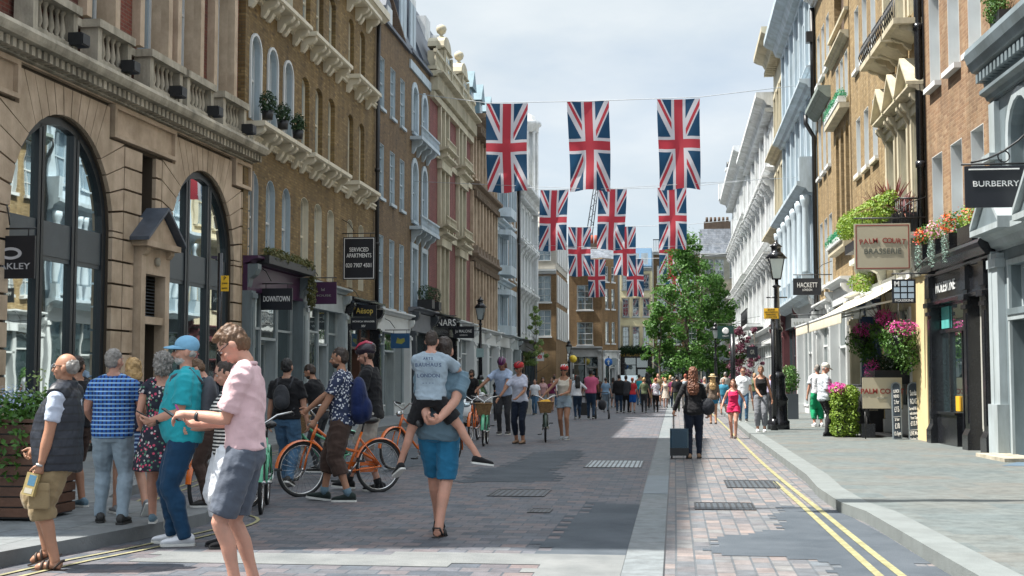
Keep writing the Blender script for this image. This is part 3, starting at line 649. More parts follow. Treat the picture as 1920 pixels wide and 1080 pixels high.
# L2: brown brick with console hoods; P0 at (-10.4, 31.25)
def hood_pair(B, b, u, w, z, hang=.62, p=.5):
    """a slab on two scrolled brackets with a scooped soffit between them"""
    b.xprism([(0, z), (0, z + .13), (p + .06, z + .13), (p + .06, z + .03), (p, z)], u - w / 2 - .2, u + w / 2 + .2)
    for sg in (-1, 1): console(b, u + sg * w / 2, .2, z - .002, hang, p)
    for i in range(0):
        x0, x1 = -w / 2 + .1 + (w - .2) * i / n, -w / 2 + .1 + (w - .2) * (i + 1) / n
        z0 = z - .3 + .26 * math.sqrt(max(0, 1 - (2 * ((x0 + x1) / 2) / (w - .2)) ** 2)); b.box(u + x0, u + x1, .0, p * .8, z0, z - .004)
L2S = (-10.4, 31.25)
B2 = Bld('brown_brick_building', 'brown stock brick house with rows of cream bracketed sills above a purple shop', L2S, 0, -1)
def build_L2():
    B = B2; off = 1.75
    us = [-.98, .44, 1.86, 3.66, 5.1, 6.55, 8.99, 10.55]; us = [u + off for u in us]
    rows = [(4.3, 6.5), (7.8, 9.95), (11.25, 13.1)]; ops = []
    for i, u in enumerate(us):
        for z0, z1 in rows: ops.append((u, .78 if i < 6 else .72, z0, z1, .2 if i > 2 else .39))
    w = B.mb(); B.wall(w, 0, 14.35, 3.9, 13.9, ops, .22); B.body(w, 0, 14.35, 0, 13.9, 9); B.put(w, 'wall', BR_YEL)
    for i, u in enumerate(us):
        wd = .78 if i < 6 else .72
        for j, (z0, z1) in enumerate(rows):
            blue = i < 3 and j < 2
            B.win(u, wd, z0, z1, .2 if i > 2 else .39, .22, WHITE_P if blue else WCREAM, GLASS_P if (i + j) % 3 else GLASS, 1, 2, i < 3 or j == 0, WHITE_B if blue else WCREAM, 0, surround=(.07, WHITE_P) if i < 3 and j == 1 else None)
    k = B.mb()
    for z in (7.42, 11.0): k.xprism([(0, z - .1), (0, z), (.12, z), (.12, z - .05), (.05, z - .1)], 0, 14.35); B.dentils(k, 0, 14.35, z - .17, z - .1, 0, .09, .16, .09)
    for z in (7.66, 11.1, 13.75):
        for i, u in enumerate(us): hood_pair(B, k, u, 1.0 if i < 6 else 1.15, z - .12, .42, .44)
    B.put(k, 'bracketed_sills', WCREAM)
    k = B.mb(); k.box(0, 14.35, 0, .5, 14.0, 14.25); k.xprism([(0, 13.9), (0, 14.0), (.45, 14.0), (.3, 13.9)], 0, 14.35); B.put(k, 'cornice', WCREAM)
    k = B.mb(); k.xprism([(0, 14.25), (-3, 15.2), (-8, 15.2), (-9, 14.0), (0, 14.0)], 0, 14.35); B.put(k, 'roof', SLATE)
    k = B.mb(); k.tube([(14.2, .12, 3.9), (14.2, .12, 13.9)], .075); 
    for z in (6, 8.6, 11.3): k.tube([(14.2, .12, z), (14.2, .12, z + .12)], .1)
    B.put(k, 'drain_pipe', BLACKM)
    # ground floor fronts
    shopfront(B, .05, 4.95, 4.25, GREYP, PURPLE, None, 3, 1, .5, .75, .34, .22, True, frame=LGREY, transom=2.6)
    shopfront(B, 5.0, 9.75, 4.05, LGREY, LGREY, None, 4, 2, .5, .65, .24, .2, True, frame=LGREY, transom=2.7)
    shopfront(B, 9.8, 14.3, 3.85, BLACKP, BLACKP, None, 3, 1, .5, .75, .3, .25, True, frame=mat('brown_door_paint', (.1, .05, .035), .4), transom=2.7)
WCREAM = mat('cream_paint', (.6, .55, .43), .6, .12, 2, .1)
build_L2()

# L3: plain brown brick with white sashes, then L4 arched white windows
B3 = Bld('plain_brick_building', 'dark brown brick house with plain blue-white sash windows behind a black drainpipe', (-10.4, 45.6), 0, -1)
def build_L3():
    B = B3; us = [.95, 2.85, 4.65]; rows = [(3.95, 6.5), (7.85, 9.8), (11.1, 12.95)]; ops = [(u, .85, z0, z1) for u in us for z0, z1 in rows]
    w = B.mb(); B.wall(w, 0, 5.95, 3.6, 14.3, ops, .14); B.body(w, 0, 5.95, 0, 14.3, 9); B.put(w, 'wall', BR_BRN)
    for u in us:
        for z0, z1 in rows: B.win(u, .85, z0, z1, 0, .14, WHITE_B, GLASS_P, 2, 4, True, WHITE_B, .09, WHITE_B)
    k = B.mb(); k.box(-.02, 5.95, -.3, .12, 14.3, 14.42); k.xprism([(-.1, 14.42), (-1.6, 16.6), (-5, 16.6), (-9, 14.42)], 0, 5.95); r = B.put(k, 'roof', LEAD)
    for u in (.9, 3.0):
        k = B.mb(); k.prism([(u - .55, 14.42), (u + .55, 14.42), (u + .55, 15.3)] + [(u + .55 * cos(a_), 15.3 + .4 * sin(a_)) for a_ in (R(45), R(90), R(135))] + [(u - .55, 15.3)], -1.5, -.2); k.obj('dormer', LEAD, r)
        k = B.mb(); k.box(u - .42, u + .42, -.2, -.15, 14.55, 15.35); k.obj('dormer_window', WHITE_P, r)
    k = B.mb(); k.box(4.6, 5.9, -4, -1, 15.5, 19.5); k.obj('chimney', BR_DRK, r); k = B.mb()
    for i in range(5): k.lathe([(.14, 0), (.11, .6)], (4.9 + i * .18, -1.5 - i * .4, 19.5), 8)
    k.obj('chimney_pots', mat('terracotta', (.35, .14, .08), .8), r)
    shopfront(B, .05, 5.9, 3.75, WHITE_P, WHITE_P, None, 3, 1, .4, .7, .26, .16, True, frame=LGREY, transom=2.6)
build_L3()
B4 = Bld('arched_window_building', 'narrow brown brick house with tall blue-white arched windows and a slate mansard with white dormers', (-10.4, 51.55), 0, -1)
def build_L4():
    B = B4; us = [1.15, 3.25]; rows = [(3.95, 6.6, 0), (7.7, 10.1, .45), (11.3, 13.2, .45)]; ops = [(u, 1.0) + r_[:2] + ((r_[2],) if r_[2] else ()) for u in us for r_ in rows]
    w = B.mb(); B.wall(w, 0, 4.5, 3.6, 14.4, ops, .16); B.body(w, 0, 4.5, 0, 14.4, 9); B.put(w, 'wall', BR_BRN)
    for u in us:
        for z0, z1, ri in rows: B.win(u, 1.0, z0, z1, ri, .16, WHITE_B, GLASS_P, 2, 2, True, WHITE_B, .1, WHITE_B, surround=(.2, WHITE_B))
    k = B.mb(); k.box(.0, 4.5, .002, .07, 13.75, 14.1); B.put(k, 'white_band', WHITE_B)
    for z in (7.3, 10.9):
        k = B.mb(); k.box(.2, 4.3, .002, .5, z, z + .13)
        for u in us: console(k, u - .5, .16, z, .5, .42); console(k, u + .5, .16, z, .5, .42)
        k.box(.2, 4.3, .44, .5, z + .5, z + .56); B.balusters(k, .25, 4.25, z + .13, z + .5, .47, .22, .03); B.put(k, 'balcony', WHITE_B)
    k = B.mb(); k.box(0, 4.5, -.3, .14, 14.4, 14.52); k.xprism([(-.2, 14.52), (-1.3, 17.8), (-6, 17.8), (-9, 14.52)], 0, 4.5); r = B.put(k, 'mansard_roof', LEAD)
    k = B.mb(); k.xprism([(-.05, 14.52), (-.35, 14.52), (-1.5, 18.0), (-1.1, 18.0)], -.2, .02); k.xprism([(-.1, 14.5), (-1.5, 18.0), (-6, 18.0), (-9, 14.5)], -.17, -.02); k.obj('party_wall', BR_DRK, r)
    for u in (1.2, 3.2):
        k = B.mb(); k.box(u - .7, u + .7, -1.8, -.55, 15.0, 17.3); k.obj('dormer', LEAD, r); k = B.mb(); k.box(u - .6, u - .05, -.55, -.48, 15.1, 17.2); k.box(u + .05, u + .6, -.55, -.48, 15.1, 17.2); k.obj('dormer_window', WHITE_B, r)
    shopfront(B, .05, 4.45, 4.1, DGREY, mat('mid_grey_fascia', (.14, .15, .17), .5), None, 2, 1, .4, .85, .3, .3, True, frame=BLACKP, transom=2.6)
build_L4()

# L5: cream and dark red ornate facade with sculpted gables
B5 = Bld('ornate_gabled_building', 'cream and dark red brick house with projecting cream window bays and ball-topped gables', (-10.4, 56.05), 0, -1)
def build_L5():
    B = B5; us = [3.1, 8.1]; rows = [(4.3, 7.2), (8.4, 10.6), (11.6, 13.4)]; ops = [(u + d_, .8, z0, z1) for u in us for d_ in (-.55, .55) for z0, z1 in rows]
    w = B.mb(); B.wall(w, 0, 11.5, 3.9, 14.5, ops, .2); B.body(w, 0, 11.5, 0, 14.5, 9); B.put(w, 'wall', BR_DRED)
    k = B.mb()
    for u in us:
        for sg in (-1.08, 0, 1.08): k.box(u + sg - .1, u + sg + .1, .002, .16, 4.0, 13.5)
        for z in (7.25, 10.7):
            k.box(u - 1.3, u + 1.3, .002, .25, z, z + .35); k.xprism(stdcorn(0, z + .35, .25, .5), u - 1.4, u + 1.4)
            k.xprism(stdcorn(0, z + 1.0 - .25, .2, .55), u - 1.4, u + 1.4)
            k.prism([(u - 1.3, z + .6), (u + 1.3, z + .6), (u + .5, z + 1.2), (u - .5, z + 1.2)], .05, .3) if 0 else k.box(u - 1.0, u + 1.0, .05, .3, z + .6, z + .75)
            for sg in (-1, -.5, .5, 1): console(k, u + sg * 1.1, .18, z + .75, .6, .45)
            k.box(u - 1.3, u + 1.3, .42, .48, z + 1.3, z + 1.35); B.balusters(k, u - 1.3, u + 1.3, z + .95, z + 1.3, .45, .2, .03)
    for z in (7.7, 11.1): k.box(0, us[0] - 1.4, .002, .12, z, z + .25); k.box(us[0] + 1.4, us[1] - 1.4, .002, .12, z, z + .25); k.box(us[1] + 1.4, 11.5, .002, .12, z, z + .25)
    k.box(0, 11.5, .002, .2, 13.5, 13.8); B.dentils(k, 0, 11.5, 13.85, 14.4, .0, .38, .3, .14); k.xprism(stdcorn(0, 14.4, .28, .6), -.05, 11.55)
    k.box(0, 11.5, -.1, .3, 14.75, 14.9); k.box(0, 11.5, .15, .3, 15.5, 15.65); B.balusters(k, 0, 11.5, 14.9, 15.5, .22, .3, .07)
    B.put(k, 'stone_dressings', CREAM)
    for u in us:
        k = B.mb(); k.box(u - 1.0, u + 1.0, -.5, .22, 14.76, 16.1); k.xprism(stdcorn(-.1, 16.1, .18, .4), u - 1.12, u + 1.12)
        k.prism([(u - 1.05, 16.28)] + [(u - 1.05 * cos(t_), 16.28 + .6 * sin(t_)) for t_ in [R(x) for x in (25, 50, 75, 90, 105, 130, 155)]] + [(u + 1.05, 16.28)], -.5, .25)
        k.lathe([(.12, 0), (.12, .12), (.06, .18), (.2, .3), (.25, .45), (.2, .6), (.0, .7)], (u, -.05, 16.85), 12)
        gb = B.put(k, 'gable', CREAM)
        for d_ in (-.5, .5):
            k = B.mb(); k.box(u + d_ * .9 - .3, u + d_ * .9 + .3, .22, .24, 15.0, 15.95); k.obj('gable_window', GLASS_P, gb)
            k = B.mb(); k.box(u + d_ * 1.8 - .08, u + d_ * 1.8 + .08, .242, .33, 14.9, 16.1); k.obj('gable_pilaster', CREAM, gb)
    for u in us:
        for d_ in (-.55, .55):
            for z0, z1 in rows: B.win(u + d_, .8, z0, z1, 0, .2, CREAM, GLASS_P if z0 > 5 else GLASS, 2, 2, True, CREAM, 0)
    k = B.mb(); k.xprism([(-.3, 15.2), (-1.9, 19.2), (-7, 19.2), (-9, 14.5), (-.3, 14.5)], 0, 11.5); r = B.put(k, 'roof', LEAD)
    for u in (2.3, 5.9, 9.6): k = B.mb(); k.box(u - .6, u + .6, -2.2, -1.2, 16.8, 18.6); k.obj('dormer', WHITE_S, r)
    k = B.mb(); k.box(-.0, .9, -4, -1.2, 17, 20); k.obj('chimney', BR_DRK, r)
    shopfront(B, .05, 5.7, 4.1, BLACKP, BLACKP, None, 3, 1, .4, .8, .3, .3, True, frame=BLACKP, transom=2.6)
    shopfront(B, 5.75, 11.45, 4.05, WHITE_P, WHITE_P, None, 3, 1, .5, .75, .4, .3, True, frame=WHITE_P, transom=2.6)
build_L5()

B6 = Bld('brown_arcade_building', 'brown brick and stone house with close-set slim piers and a dark carved cornice', (-10.4, 67.55), 0, -1)
def build_L6():
    B = B6; L = 9.5; n = 8; us = [(i + .5) * L / n for i in range(n)]; rows = [(4.4, 7.3), (8.4, 10.9), (12.0, 14.0)]; ops = [(u, .7, z0, z1, .3) for u in us for z0, z1 in rows]
    w = B.mb(); B.wall(w, 0, L, 3.9, 15.0, ops, .3); B.body(w, 0, L, 0, 15.0, 9); B.put(w, 'wall', BR_TAN)
    for u in us:
        for z0, z1 in rows: B.win(u, .7, z0, z1, .3, .3, STONE_W, GLASS, 1, 2, False, None, .06, STONE)
    k = B.mb()
    for i in range(n + 1): u = min(max(i * L / n, .12), L - .12); k.box(u - .1, u + .1, .002, .18, 4.0, 7.4); k.box(u - .1, u + .1, .002, .18, 8.35, 11.1); k.box(u - .1, u + .1, .002, .16, 11.9, 14.4)
    B.put(k, 'piers', STONE)
    k = B.mb()
    for z, p in ((7.4, .45), (11.1, .5), (14.4, .8)): k.xprism(stdcorn(0, z, .45 if z < 14 else .7, p), 0, L); B.dentils(k, 0, L, z - .3, z, .0, p * .7, .5, .25)
    for u in us: k.prism([(u - .45, 7.85), (u + .45, 7.85), (u, 8.3)], .1, .35)
    B.put(k, 'carved_cornice', mat('sooty_stone', (.15, .11, .075), .9, .3, 4))
    k = B.mb(); k.xprism([(-.2, 15.1), (-1.2, 17.5), (-6, 17.5), (-9, 15.1)], 0, L); r = B.put(k, 'roof', LEAD)
    for u in (1.2, 4.4, 7.6):
        k = B.mb(); k.box(u - .6, u + .6, -1.6, -.1, 15.1, 16.6); k.prism([(u - .75, 16.6), (u + .75, 16.6), (u, 17.6)], -1.6, .05); k.obj('dormer', mat('dormer_lead', (.12, .2, .24), .5), r); k = B.mb(); k.box(u - .4, u + .4, -.1, -.06, 15.3, 16.4); k.obj('dormer_window', WHITE_B, r)
    shopfront(B, .05, 4.7, 3.95, WHITE_P, WHITE_P, None, 2, 1, .5, .7, .35, .3, True, frame=WHITE_P, transom=2.6)
    shopfront(B, 4.75, L - .05, 3.95, WHITE_P, WHITE_P, None, 3, 1, .5, .7, .35, .3, True, frame=WHITE_P, transom=2.6)
build_L6()

def simple(name, label, P0, ad, s, L, H, wm, us, ww, rows, fm, gm, shop, extra=None, surround=None, ri=0, d=.18, roofh=1.5, roofm=None, corn=(.5, .6), cm=None, nx=2, nz=2, D=9, bands=()):
    B = Bld(name, label, P0, ad, s); ops = [(u, ww, z0, z1) + ((ri,) if ri else ()) for u in us for z0, z1 in rows]
    w = B.mb(); z0g = 3.9 if shop else 0
    B.wall(w, 0, L, z0g, H, ops, d); B.body(w, 0, L, 0, H, D); B.put(w, 'wall', wm)
    for u in us:
        for z0, z1 in rows: B.win(u, ww, z0, z1, ri, d, fm, gm, nx, nz, True, fm, .1, fm, surround=surround)
    k = B.mb(); k.xprism(stdcorn(0, H - corn[0], corn[0], corn[1]), -.02, L + .02); B.dentils(k, 0, L, H - corn[0] - .2, H - corn[0], 0, corn[1] * .5, .4, .2)
    for z, p in bands: k.xprism(stdcorn(0, z, .3, p), 0, L)
    B.put(k, 'cornice', cm or fm)
    if roofh: k = B.mb(); k.xprism([(-.2, H + .01), (-1.2, H + roofh), (-D + 2, H + roofh), (-D, H + .01)], 0, L); B.put(k, 'roof', roofm or LEAD)
    if shop: shopfront(B, .05, L - .05, 4.0, shop, shop, None, max(2, int(L / 2)), 1, .4, .7, .3, .25, True, frame=shop, transom=2.6)
    return B
B7 = simple('bay_fronted_building', 'slim blue-white stucco house with stacked oriel bays on the left of the street', (-10.4, 77.05), 0, -1, 6.5, 14.6, WHITE_B, [1.3, 3.2, 5.1], 1.0, [(4.3, 6.8), (7.8, 10.2), (11.3, 13.4)], WHITE_B, GLASS_P, WHITE_P, surround=(.2, WHITE_B), bands=((7.0, .5), (10.5, .5)))
k = B7.mb()
for z in (4.2, 7.8, 11.3): k.zprism([(1.4, .003), (1.9, .75), (4.6, .75), (5.1, .003)], z - .2, z + .35); k.zprism([(1.4, .003), (1.9, .75), (4.6, .75), (5.1, .003)], z + 2.2, z + 2.5); [k.box(x - .1, x + .1, .6, .75, z + .35, z + 2.2) for x in (2.0, 2.85, 3.7, 4.5)]
B7.put(k, 'oriel_bay', WHITE_B)
B8 = simple('narrow_brick_building', 'narrow tan brick house with a thick black drainpipe between two white stucco fronts', (-10.4, 83.55), 0, -1, 4.8, 15.0, BR_TAN, [1.2, 3.4], .9, [(4.4, 6.6), (7.8, 9.8), (11.3, 13.0)], WHITE_P, GLASS, LGREY, roofh=1)
k = B8.mb(); k.tube([(4.6, .15, 3.5), (4.6, .15, 14.8)], .11); B8.put(k, 'drain_pipe', BLACKM)
B9 = simple('white_corner_building', 'bright white stucco house on the left with rich window hoods and a columned turret behind', (-10.4, 88.35), 0, -1, 10.5, 14.4, WHITE_S, [1.1, 3.2, 5.3, 7.4, 9.4], 1.0, [(4.6, 7.0), (8.0, 10.2), (11.3, 13.2)], WHITE_S, GLASS_P, DGREY, surround=(.22, WHITE_S), corn=(.7, .9), bands=((7.2, .45), (10.5, .45)))
for u in [1.1, 3.2, 5.3, 7.4, 9.4]:
    for z in (7.35, 10.5): k = B9.mb(); [console(k, u + sg * .7, .2, z, .6, .5) for sg in (-1, 1)]; k.box(u - .9, u + .9, .003, .5, z + .002, z + .1); B9.put(k, 'window_hood', WHITE_S)
k = B9.mb(); k.box(9.95, 10.5, .003, .35, 4, 13.7); B9.put(k, 'corner_pier', WHITE_S)
# turret
r = empty('columned_turret', (-12.2, 109.0, 14.0), 0, 'round white turret with a ring of slim columns above the left side roofs', 'turret')
b = MB(); b.lathe([(1.9, -8), (1.9, .4), (2.1, .5), (2.1, .9), (1.35, 1.4), (1.35, 1.8)], (0, 0, 0), 28); b.obj('drum', WHITE_S, r)
b = MB(); b.lathe([(.75, 1.8), (.75, 8)], (0, 0, 0), 20); b.obj('core', mat('shaded_lantern', (.5, .52, .52), .8), r)
for i in range(10): b = MB(); a = tau * i / 10; b.lathe([(.17, 1.8), (.12, 2), (.12, 7.7), (.18, 7.9)], (1.02 * cos(a), 1.02 * sin(a), 0), 8); b.obj('column', WHITE_S, r)
b = MB(); b.lathe([(1.15, 7.9), (1.2, 8.4), (1.4, 8.5), (1.4, 8.7), (.9, 9.0), (.85, 9.3), (.1, 9.6)], (0, 0, 0), 24); b.obj('dome', WHITE_S, r)
for i in range(8): b = MB(); a = tau * (i + .5) / 8; b.cbox((1.75 * cos(a), 1.75 * sin(a), -1.2), .4, .4, 1.6); b.obj('window', GLASS_P, r)
# ---------------- right side ----------------
def bp(B, u, o, z):   # world point from facade coordinates
    s = B.s; a = B.a; ux, uy = sin(a), cos(a); ox, oy = (-cos(a), sin(a)) if s > 0 else (cos(a), -sin(a))
    return Vector((B.P0[0] + ux * u + ox * o, B.P0[1] + uy * u + oy * o, .12 + z))
RA = R(-2.83)
R0 = Bld('grey_shop_building', 'grey-blue painted shop building at the right edge with a heavy dentilled cornice and arched windows', (5.71 - sin(RA) * 11, 24.9 - cos(RA) * 11), -2.83, 1)
def build_R0():
    B = R0; L = 10.75; us = [9.1, 6.6, 4.1, 1.6]
    ops = [(u, 1.15, 4.35, 6.1, .575) for u in us] + [(u, 1.0, 2.55, 3.3) for u in (9.35, 6.8, 4.2)] + [(9.35, 1.0, 0.05, 2.35), (6.8, 1.0, .6, 2.35), (4.2, 1.0, .6, 2.35)]
    w = B.mb(); B.wall(w, 0, L, 0, 7.0, ops, .35); B.body(w, 0, L, 0, 7.0, 9); B.put(w, 'wall', GREYP)
    w = B.mb(); B.wall(w, 0, L, 7.3, 15.5, [(u, 1.0, z, z + 2) for u in us for z in (8.6, 12)], .2, -.3); B.body(w, 0, L, 7, 15.5, 9, -.3); B.put(w, 'upper_wall', BR_ORG)
    for u in us:
        B.win(u, 1.15, 4.35, 6.1, .575, .3, LGREY, GLASS, 2, 4, False, None, .1, GREYP, surround=(.16, LGREY))
        for z in (8.6, 12): B.win(u, 1.0, z, z + 2, 0, .2, WHITE_P, GLASS_P, 2, 4, True, WHITE_P, .1, WHITE_P, o=-.3)
    for u in (9.35, 6.8, 4.2):
        B.win(u, 1.0, 2.55, 3.3, 0, .25, LGREY, GLASS_P, 6, 1, False, None, .08, GREYP, surround=(.09, LGREY))
        B.win(u, 1.0, .6 if u < 9 else .05, 2.35, 0, .3, LGREY, mat('grey_door_panel', (.13, .165, .175), .35, .08), 1, 1, False, None, .08 if u < 9 else 0, GREYP, surround=(.09, LGREY))
    k = B.mb(); k.xprism([(0, 6.5), (0, 7.3), (.42, 7.3), (.45, 7.18), (.4, 7.02), (.37, 6.98), (.32, 6.88), (.14, 6.82), (.09, 6.55)], -.02, 10.85); B.dentils(k, 0, 10.74, 6.66, 6.82, .1, .28, .22, .12)
    k.xprism(stdcorn(0, 5.95 + .35, .22, .22), 0, L); B.put(k, 'cornice', GREYP)
    k = B.mb()
    for u in (10.45, 7.85, 5.35, 2.85, .3):
        k.box(u - .22, u + .22, .002, .13, 0, 3.55); k.box(u - .28, u + .28, .002, .2, 0, .9); k.box(u - .27, u + .27, .002, .18, 3.3, 3.45)
        k.box(u - .17, u + .17, .002, .1, 4.0, 6.25); k.box(u - .24, u + .24, .002, .22, 5.2, 5.32)
    k.xprism(stdcorn(0, 3.6, .35, .3), 0, L); B.put(k, 'pilasters', LGREY)
    for u in us[:2]:
        k = B.mb(); k.prism([(u - .15, 3.96), (u + 1.35, 3.96), (u + .6, 4.55)], .03, .42); P = B.put(k, 'pediment', GREYP)
        for a_, c_ in (((u - .25, 3.95), (u + .6, 4.62)), ((u + .6, 4.62), (u + 1.45, 3.95))): k = B.mb(); k.prism([a_, c_, (c_[0], c_[1] + .09), (a_[0], a_[1] + .09)], .03, .5); k.obj('raking_moulding', LGREY, P)
        k = B.mb(); k.box(u - .25, u + 1.45, .03, .5, 3.85, 3.95); k.obj('base_moulding', LGREY, P)
    k = B.mb(); k.box(L - .2, L, -.1, .14, 0, 3.6)
    B.put(k, 'corner_post', LGREY)
    k = B.mb(); k.xprism([(-.03, 0), (.55, 0), (.55, .06), (-.03, .06)], 8.6, 10.3); B.put(k, 'door_step', STONE_W)
    w = B.mb(); w.box(9.05, 9.65, -.235, -.23 + .02, 1.72, 2.12); pl = w.obj('name_plate', BLACKP, B.root)
    for i, t in enumerate(('SPRING', 'STEP BACK', 'PLEASE')): text(t, .085, WHITE_P, pl, (9.35, -.21 + .006, 2.03 - i * .12), rz=pi)
build_R0()
R1 = Bld('orange_brick_building', 'orange-brown brick house with deep white window reveals above a black shop', (5.71, 24.9), -2.83, 1)
def build_R1():
    B = R1; L = 4.72; us = [.74, 2.25, 3.8]; rows = [(3.95, 6.06), (7.55, 9.6), (11, 12.8)]
    w = B.mb(); B.wall(w, -.25, L, 3.3, 15.5, [(u, .86, z0, z1) for u in us for z0, z1 in rows], .34); B.body(w, -.25, L, 0, 15.5, 9); B.put(w, 'wall', BR_ORG)
    for u in us:
        for z0, z1 in rows: B.win(u, .86, z0, z1, 0, .34, WHITE_P, GLASS_P, 2, 4, True, WHITE_P, .14, WHITE_P)
    k = B.mb(); k.tube([(L + .12, .1, 0 + 3.8), (L + .12, .1, 15)], .085); [k.tube([(L + .12, .1, z), (L + .12, .1, z + .14)], .11) for z in (5.95, 9, 12)]; k.tube([(L - .08, .03, 3.9), (L - .08, .03, 15)], .02); B.put(k, 'drain_pipe', BLACKP)
    # black shop
    f = B.mb(); f.box(-.25, 4.5, -.1, .06, 2.9, 3.52); f.xprism([(0, 3.5), (0, 3.85), (.32, 3.85), (.35, 3.78), (.32, 3.7), (.27, 3.64), (.22, 3.58), (.14, 3.56), (.1, 3.5)], -.4, 4.58); f.xprism([(.06, 2.9), (.1, 2.9), (.13, 2.96), (.06, 3.0)], -.25, 4.5)
    F = B.put(f, 'shopfront', BLACKP)
    for u in (.2, 1.45, 4.33):
        p = B.mb(); p.box(u - .15, u + .15, -.2, .11, .4, 3.5); p.box(u - .09, u + .09, .11, .13, .5, 2.6); p.box(u - .2, u + .2, -.2, .17, 0, .28); p.xprism([(-.2, .28), (.17, .28), (.11, .4), (-.2, .4)], u - .18, u + .18)
        p.box(u - .18, u + .18, -.0, .15, 2.68, 2.76); p.box(u - .2, u + .2, -.0, .19, 2.85, 2.95); p.box(u - .17, u + .17, 0, .15, 3.05, 3.49); p.obj('pilaster', BLACKP, F)
    q = B.mb(); q.box(.35, 1.3, -.18, -.12, 0, 2.9); q.box(-.25, .05, -.1, -.02, 0, 3.3); q.obj('side_panel', mat('pale_grey_panel', (.42, .42, .38), .5, .05), F)
    q = B.mb(); q.box(-.26, -.2, -.02, .06, 0, 3.3); q.box(.352, .38, -.12, -.02, 0, 2.9); q.obj('panel_edge', WHITE_P, F)
    q = B.mb(); q.box(1.6, 1.68, -.5, -.1, 0, 2.9); q.box(2.52, 2.6, -.6, -.1, 0, 2.3); q.box(1.68, 4.18, -.14, -.06, 2.3, 2.37); q.box(3.35, 3.42, -.14, -.06, .67, 2.3); q.box(2.6, 4.18, -.16, .02, 0, .62); q.box(2.6, 4.18, -.16, .06, .62, .67); q.obj('frame', BLACKP, F)
    g = B.mb(); g.quad((2.6, -.12, .67), (4.18, -.12, .67), (4.18, -.12, 2.9), (2.6, -.12, 2.9)); g.quad((1.68, -.12, 2.37), (2.6, -.12, 2.37), (2.6, -.12, 2.9), (1.68, -.12, 2.9)); g.obj('pane', GLASS_S, F, recalc=False)
    g = B.mb(); g.quad((1.6, -1.2, 0), (4.6, -1.2, 0), (4.6, -1.2, 3.2), (1.6, -1.2, 3.2)); g.quad((4.5, -1.2, 0), (4.5, .0, 0), (4.5, .0, 3.2), (4.5, -1.2, 3.2)); g.quad((1.58, -1.2, 0), (1.58, -.2, 0), (1.58, -.2, 3.2), (1.58, -1.2, 3.2)); g.quad((1.6, -1.2, 2.93), (4.5, -1.2, 2.93), (4.5, -.11, 2.93), (1.6, -.11, 2.93)); g.obj('interior', DGREY, F, recalc=False)
    d = B.mb(); d.box(1.69, 1.75, -1.0, -.12, .05, 2.25); D = d.obj('door', BLACKP, F); h = B.mb(); h.box(1.75, 1.79, -.3, -.25, .8, 1.6); [h.box(1.69, 1.77, -.14, -.08, z, z + .2) for z in (.4, 1.3, 2.0)]; h.obj('hinge', LGREY, D)
    h = B.mb(); h.box(2.75, 3.05, -.11, -.08, .7, 1.0); h.obj('display_box', mat('yellow_display', (.7, .36, .02), .5, .1), F)
    h = B.mb(); h.box(3.5, 4.1, -.11, -.09, 2.4, 2.85); h.obj('teal_panel', mat('teal_panel', (.1, .4, .38), .4, .1), F)
    text('MOLESKINE', .3, WHITE_P, F, (3.1, .07, 3.22), rz=pi, bold=.002)
build_R1()
PCOL = mat('pale_yellow_render', (.58, .47, .26), .75, .1, 1.5, .15)
R2 = Bld('restaurant_building', 'yellow stock brick house with cream pedimented windows, iron balconies and planted restaurant front', (5.46, 29.65), -1.15, 1)
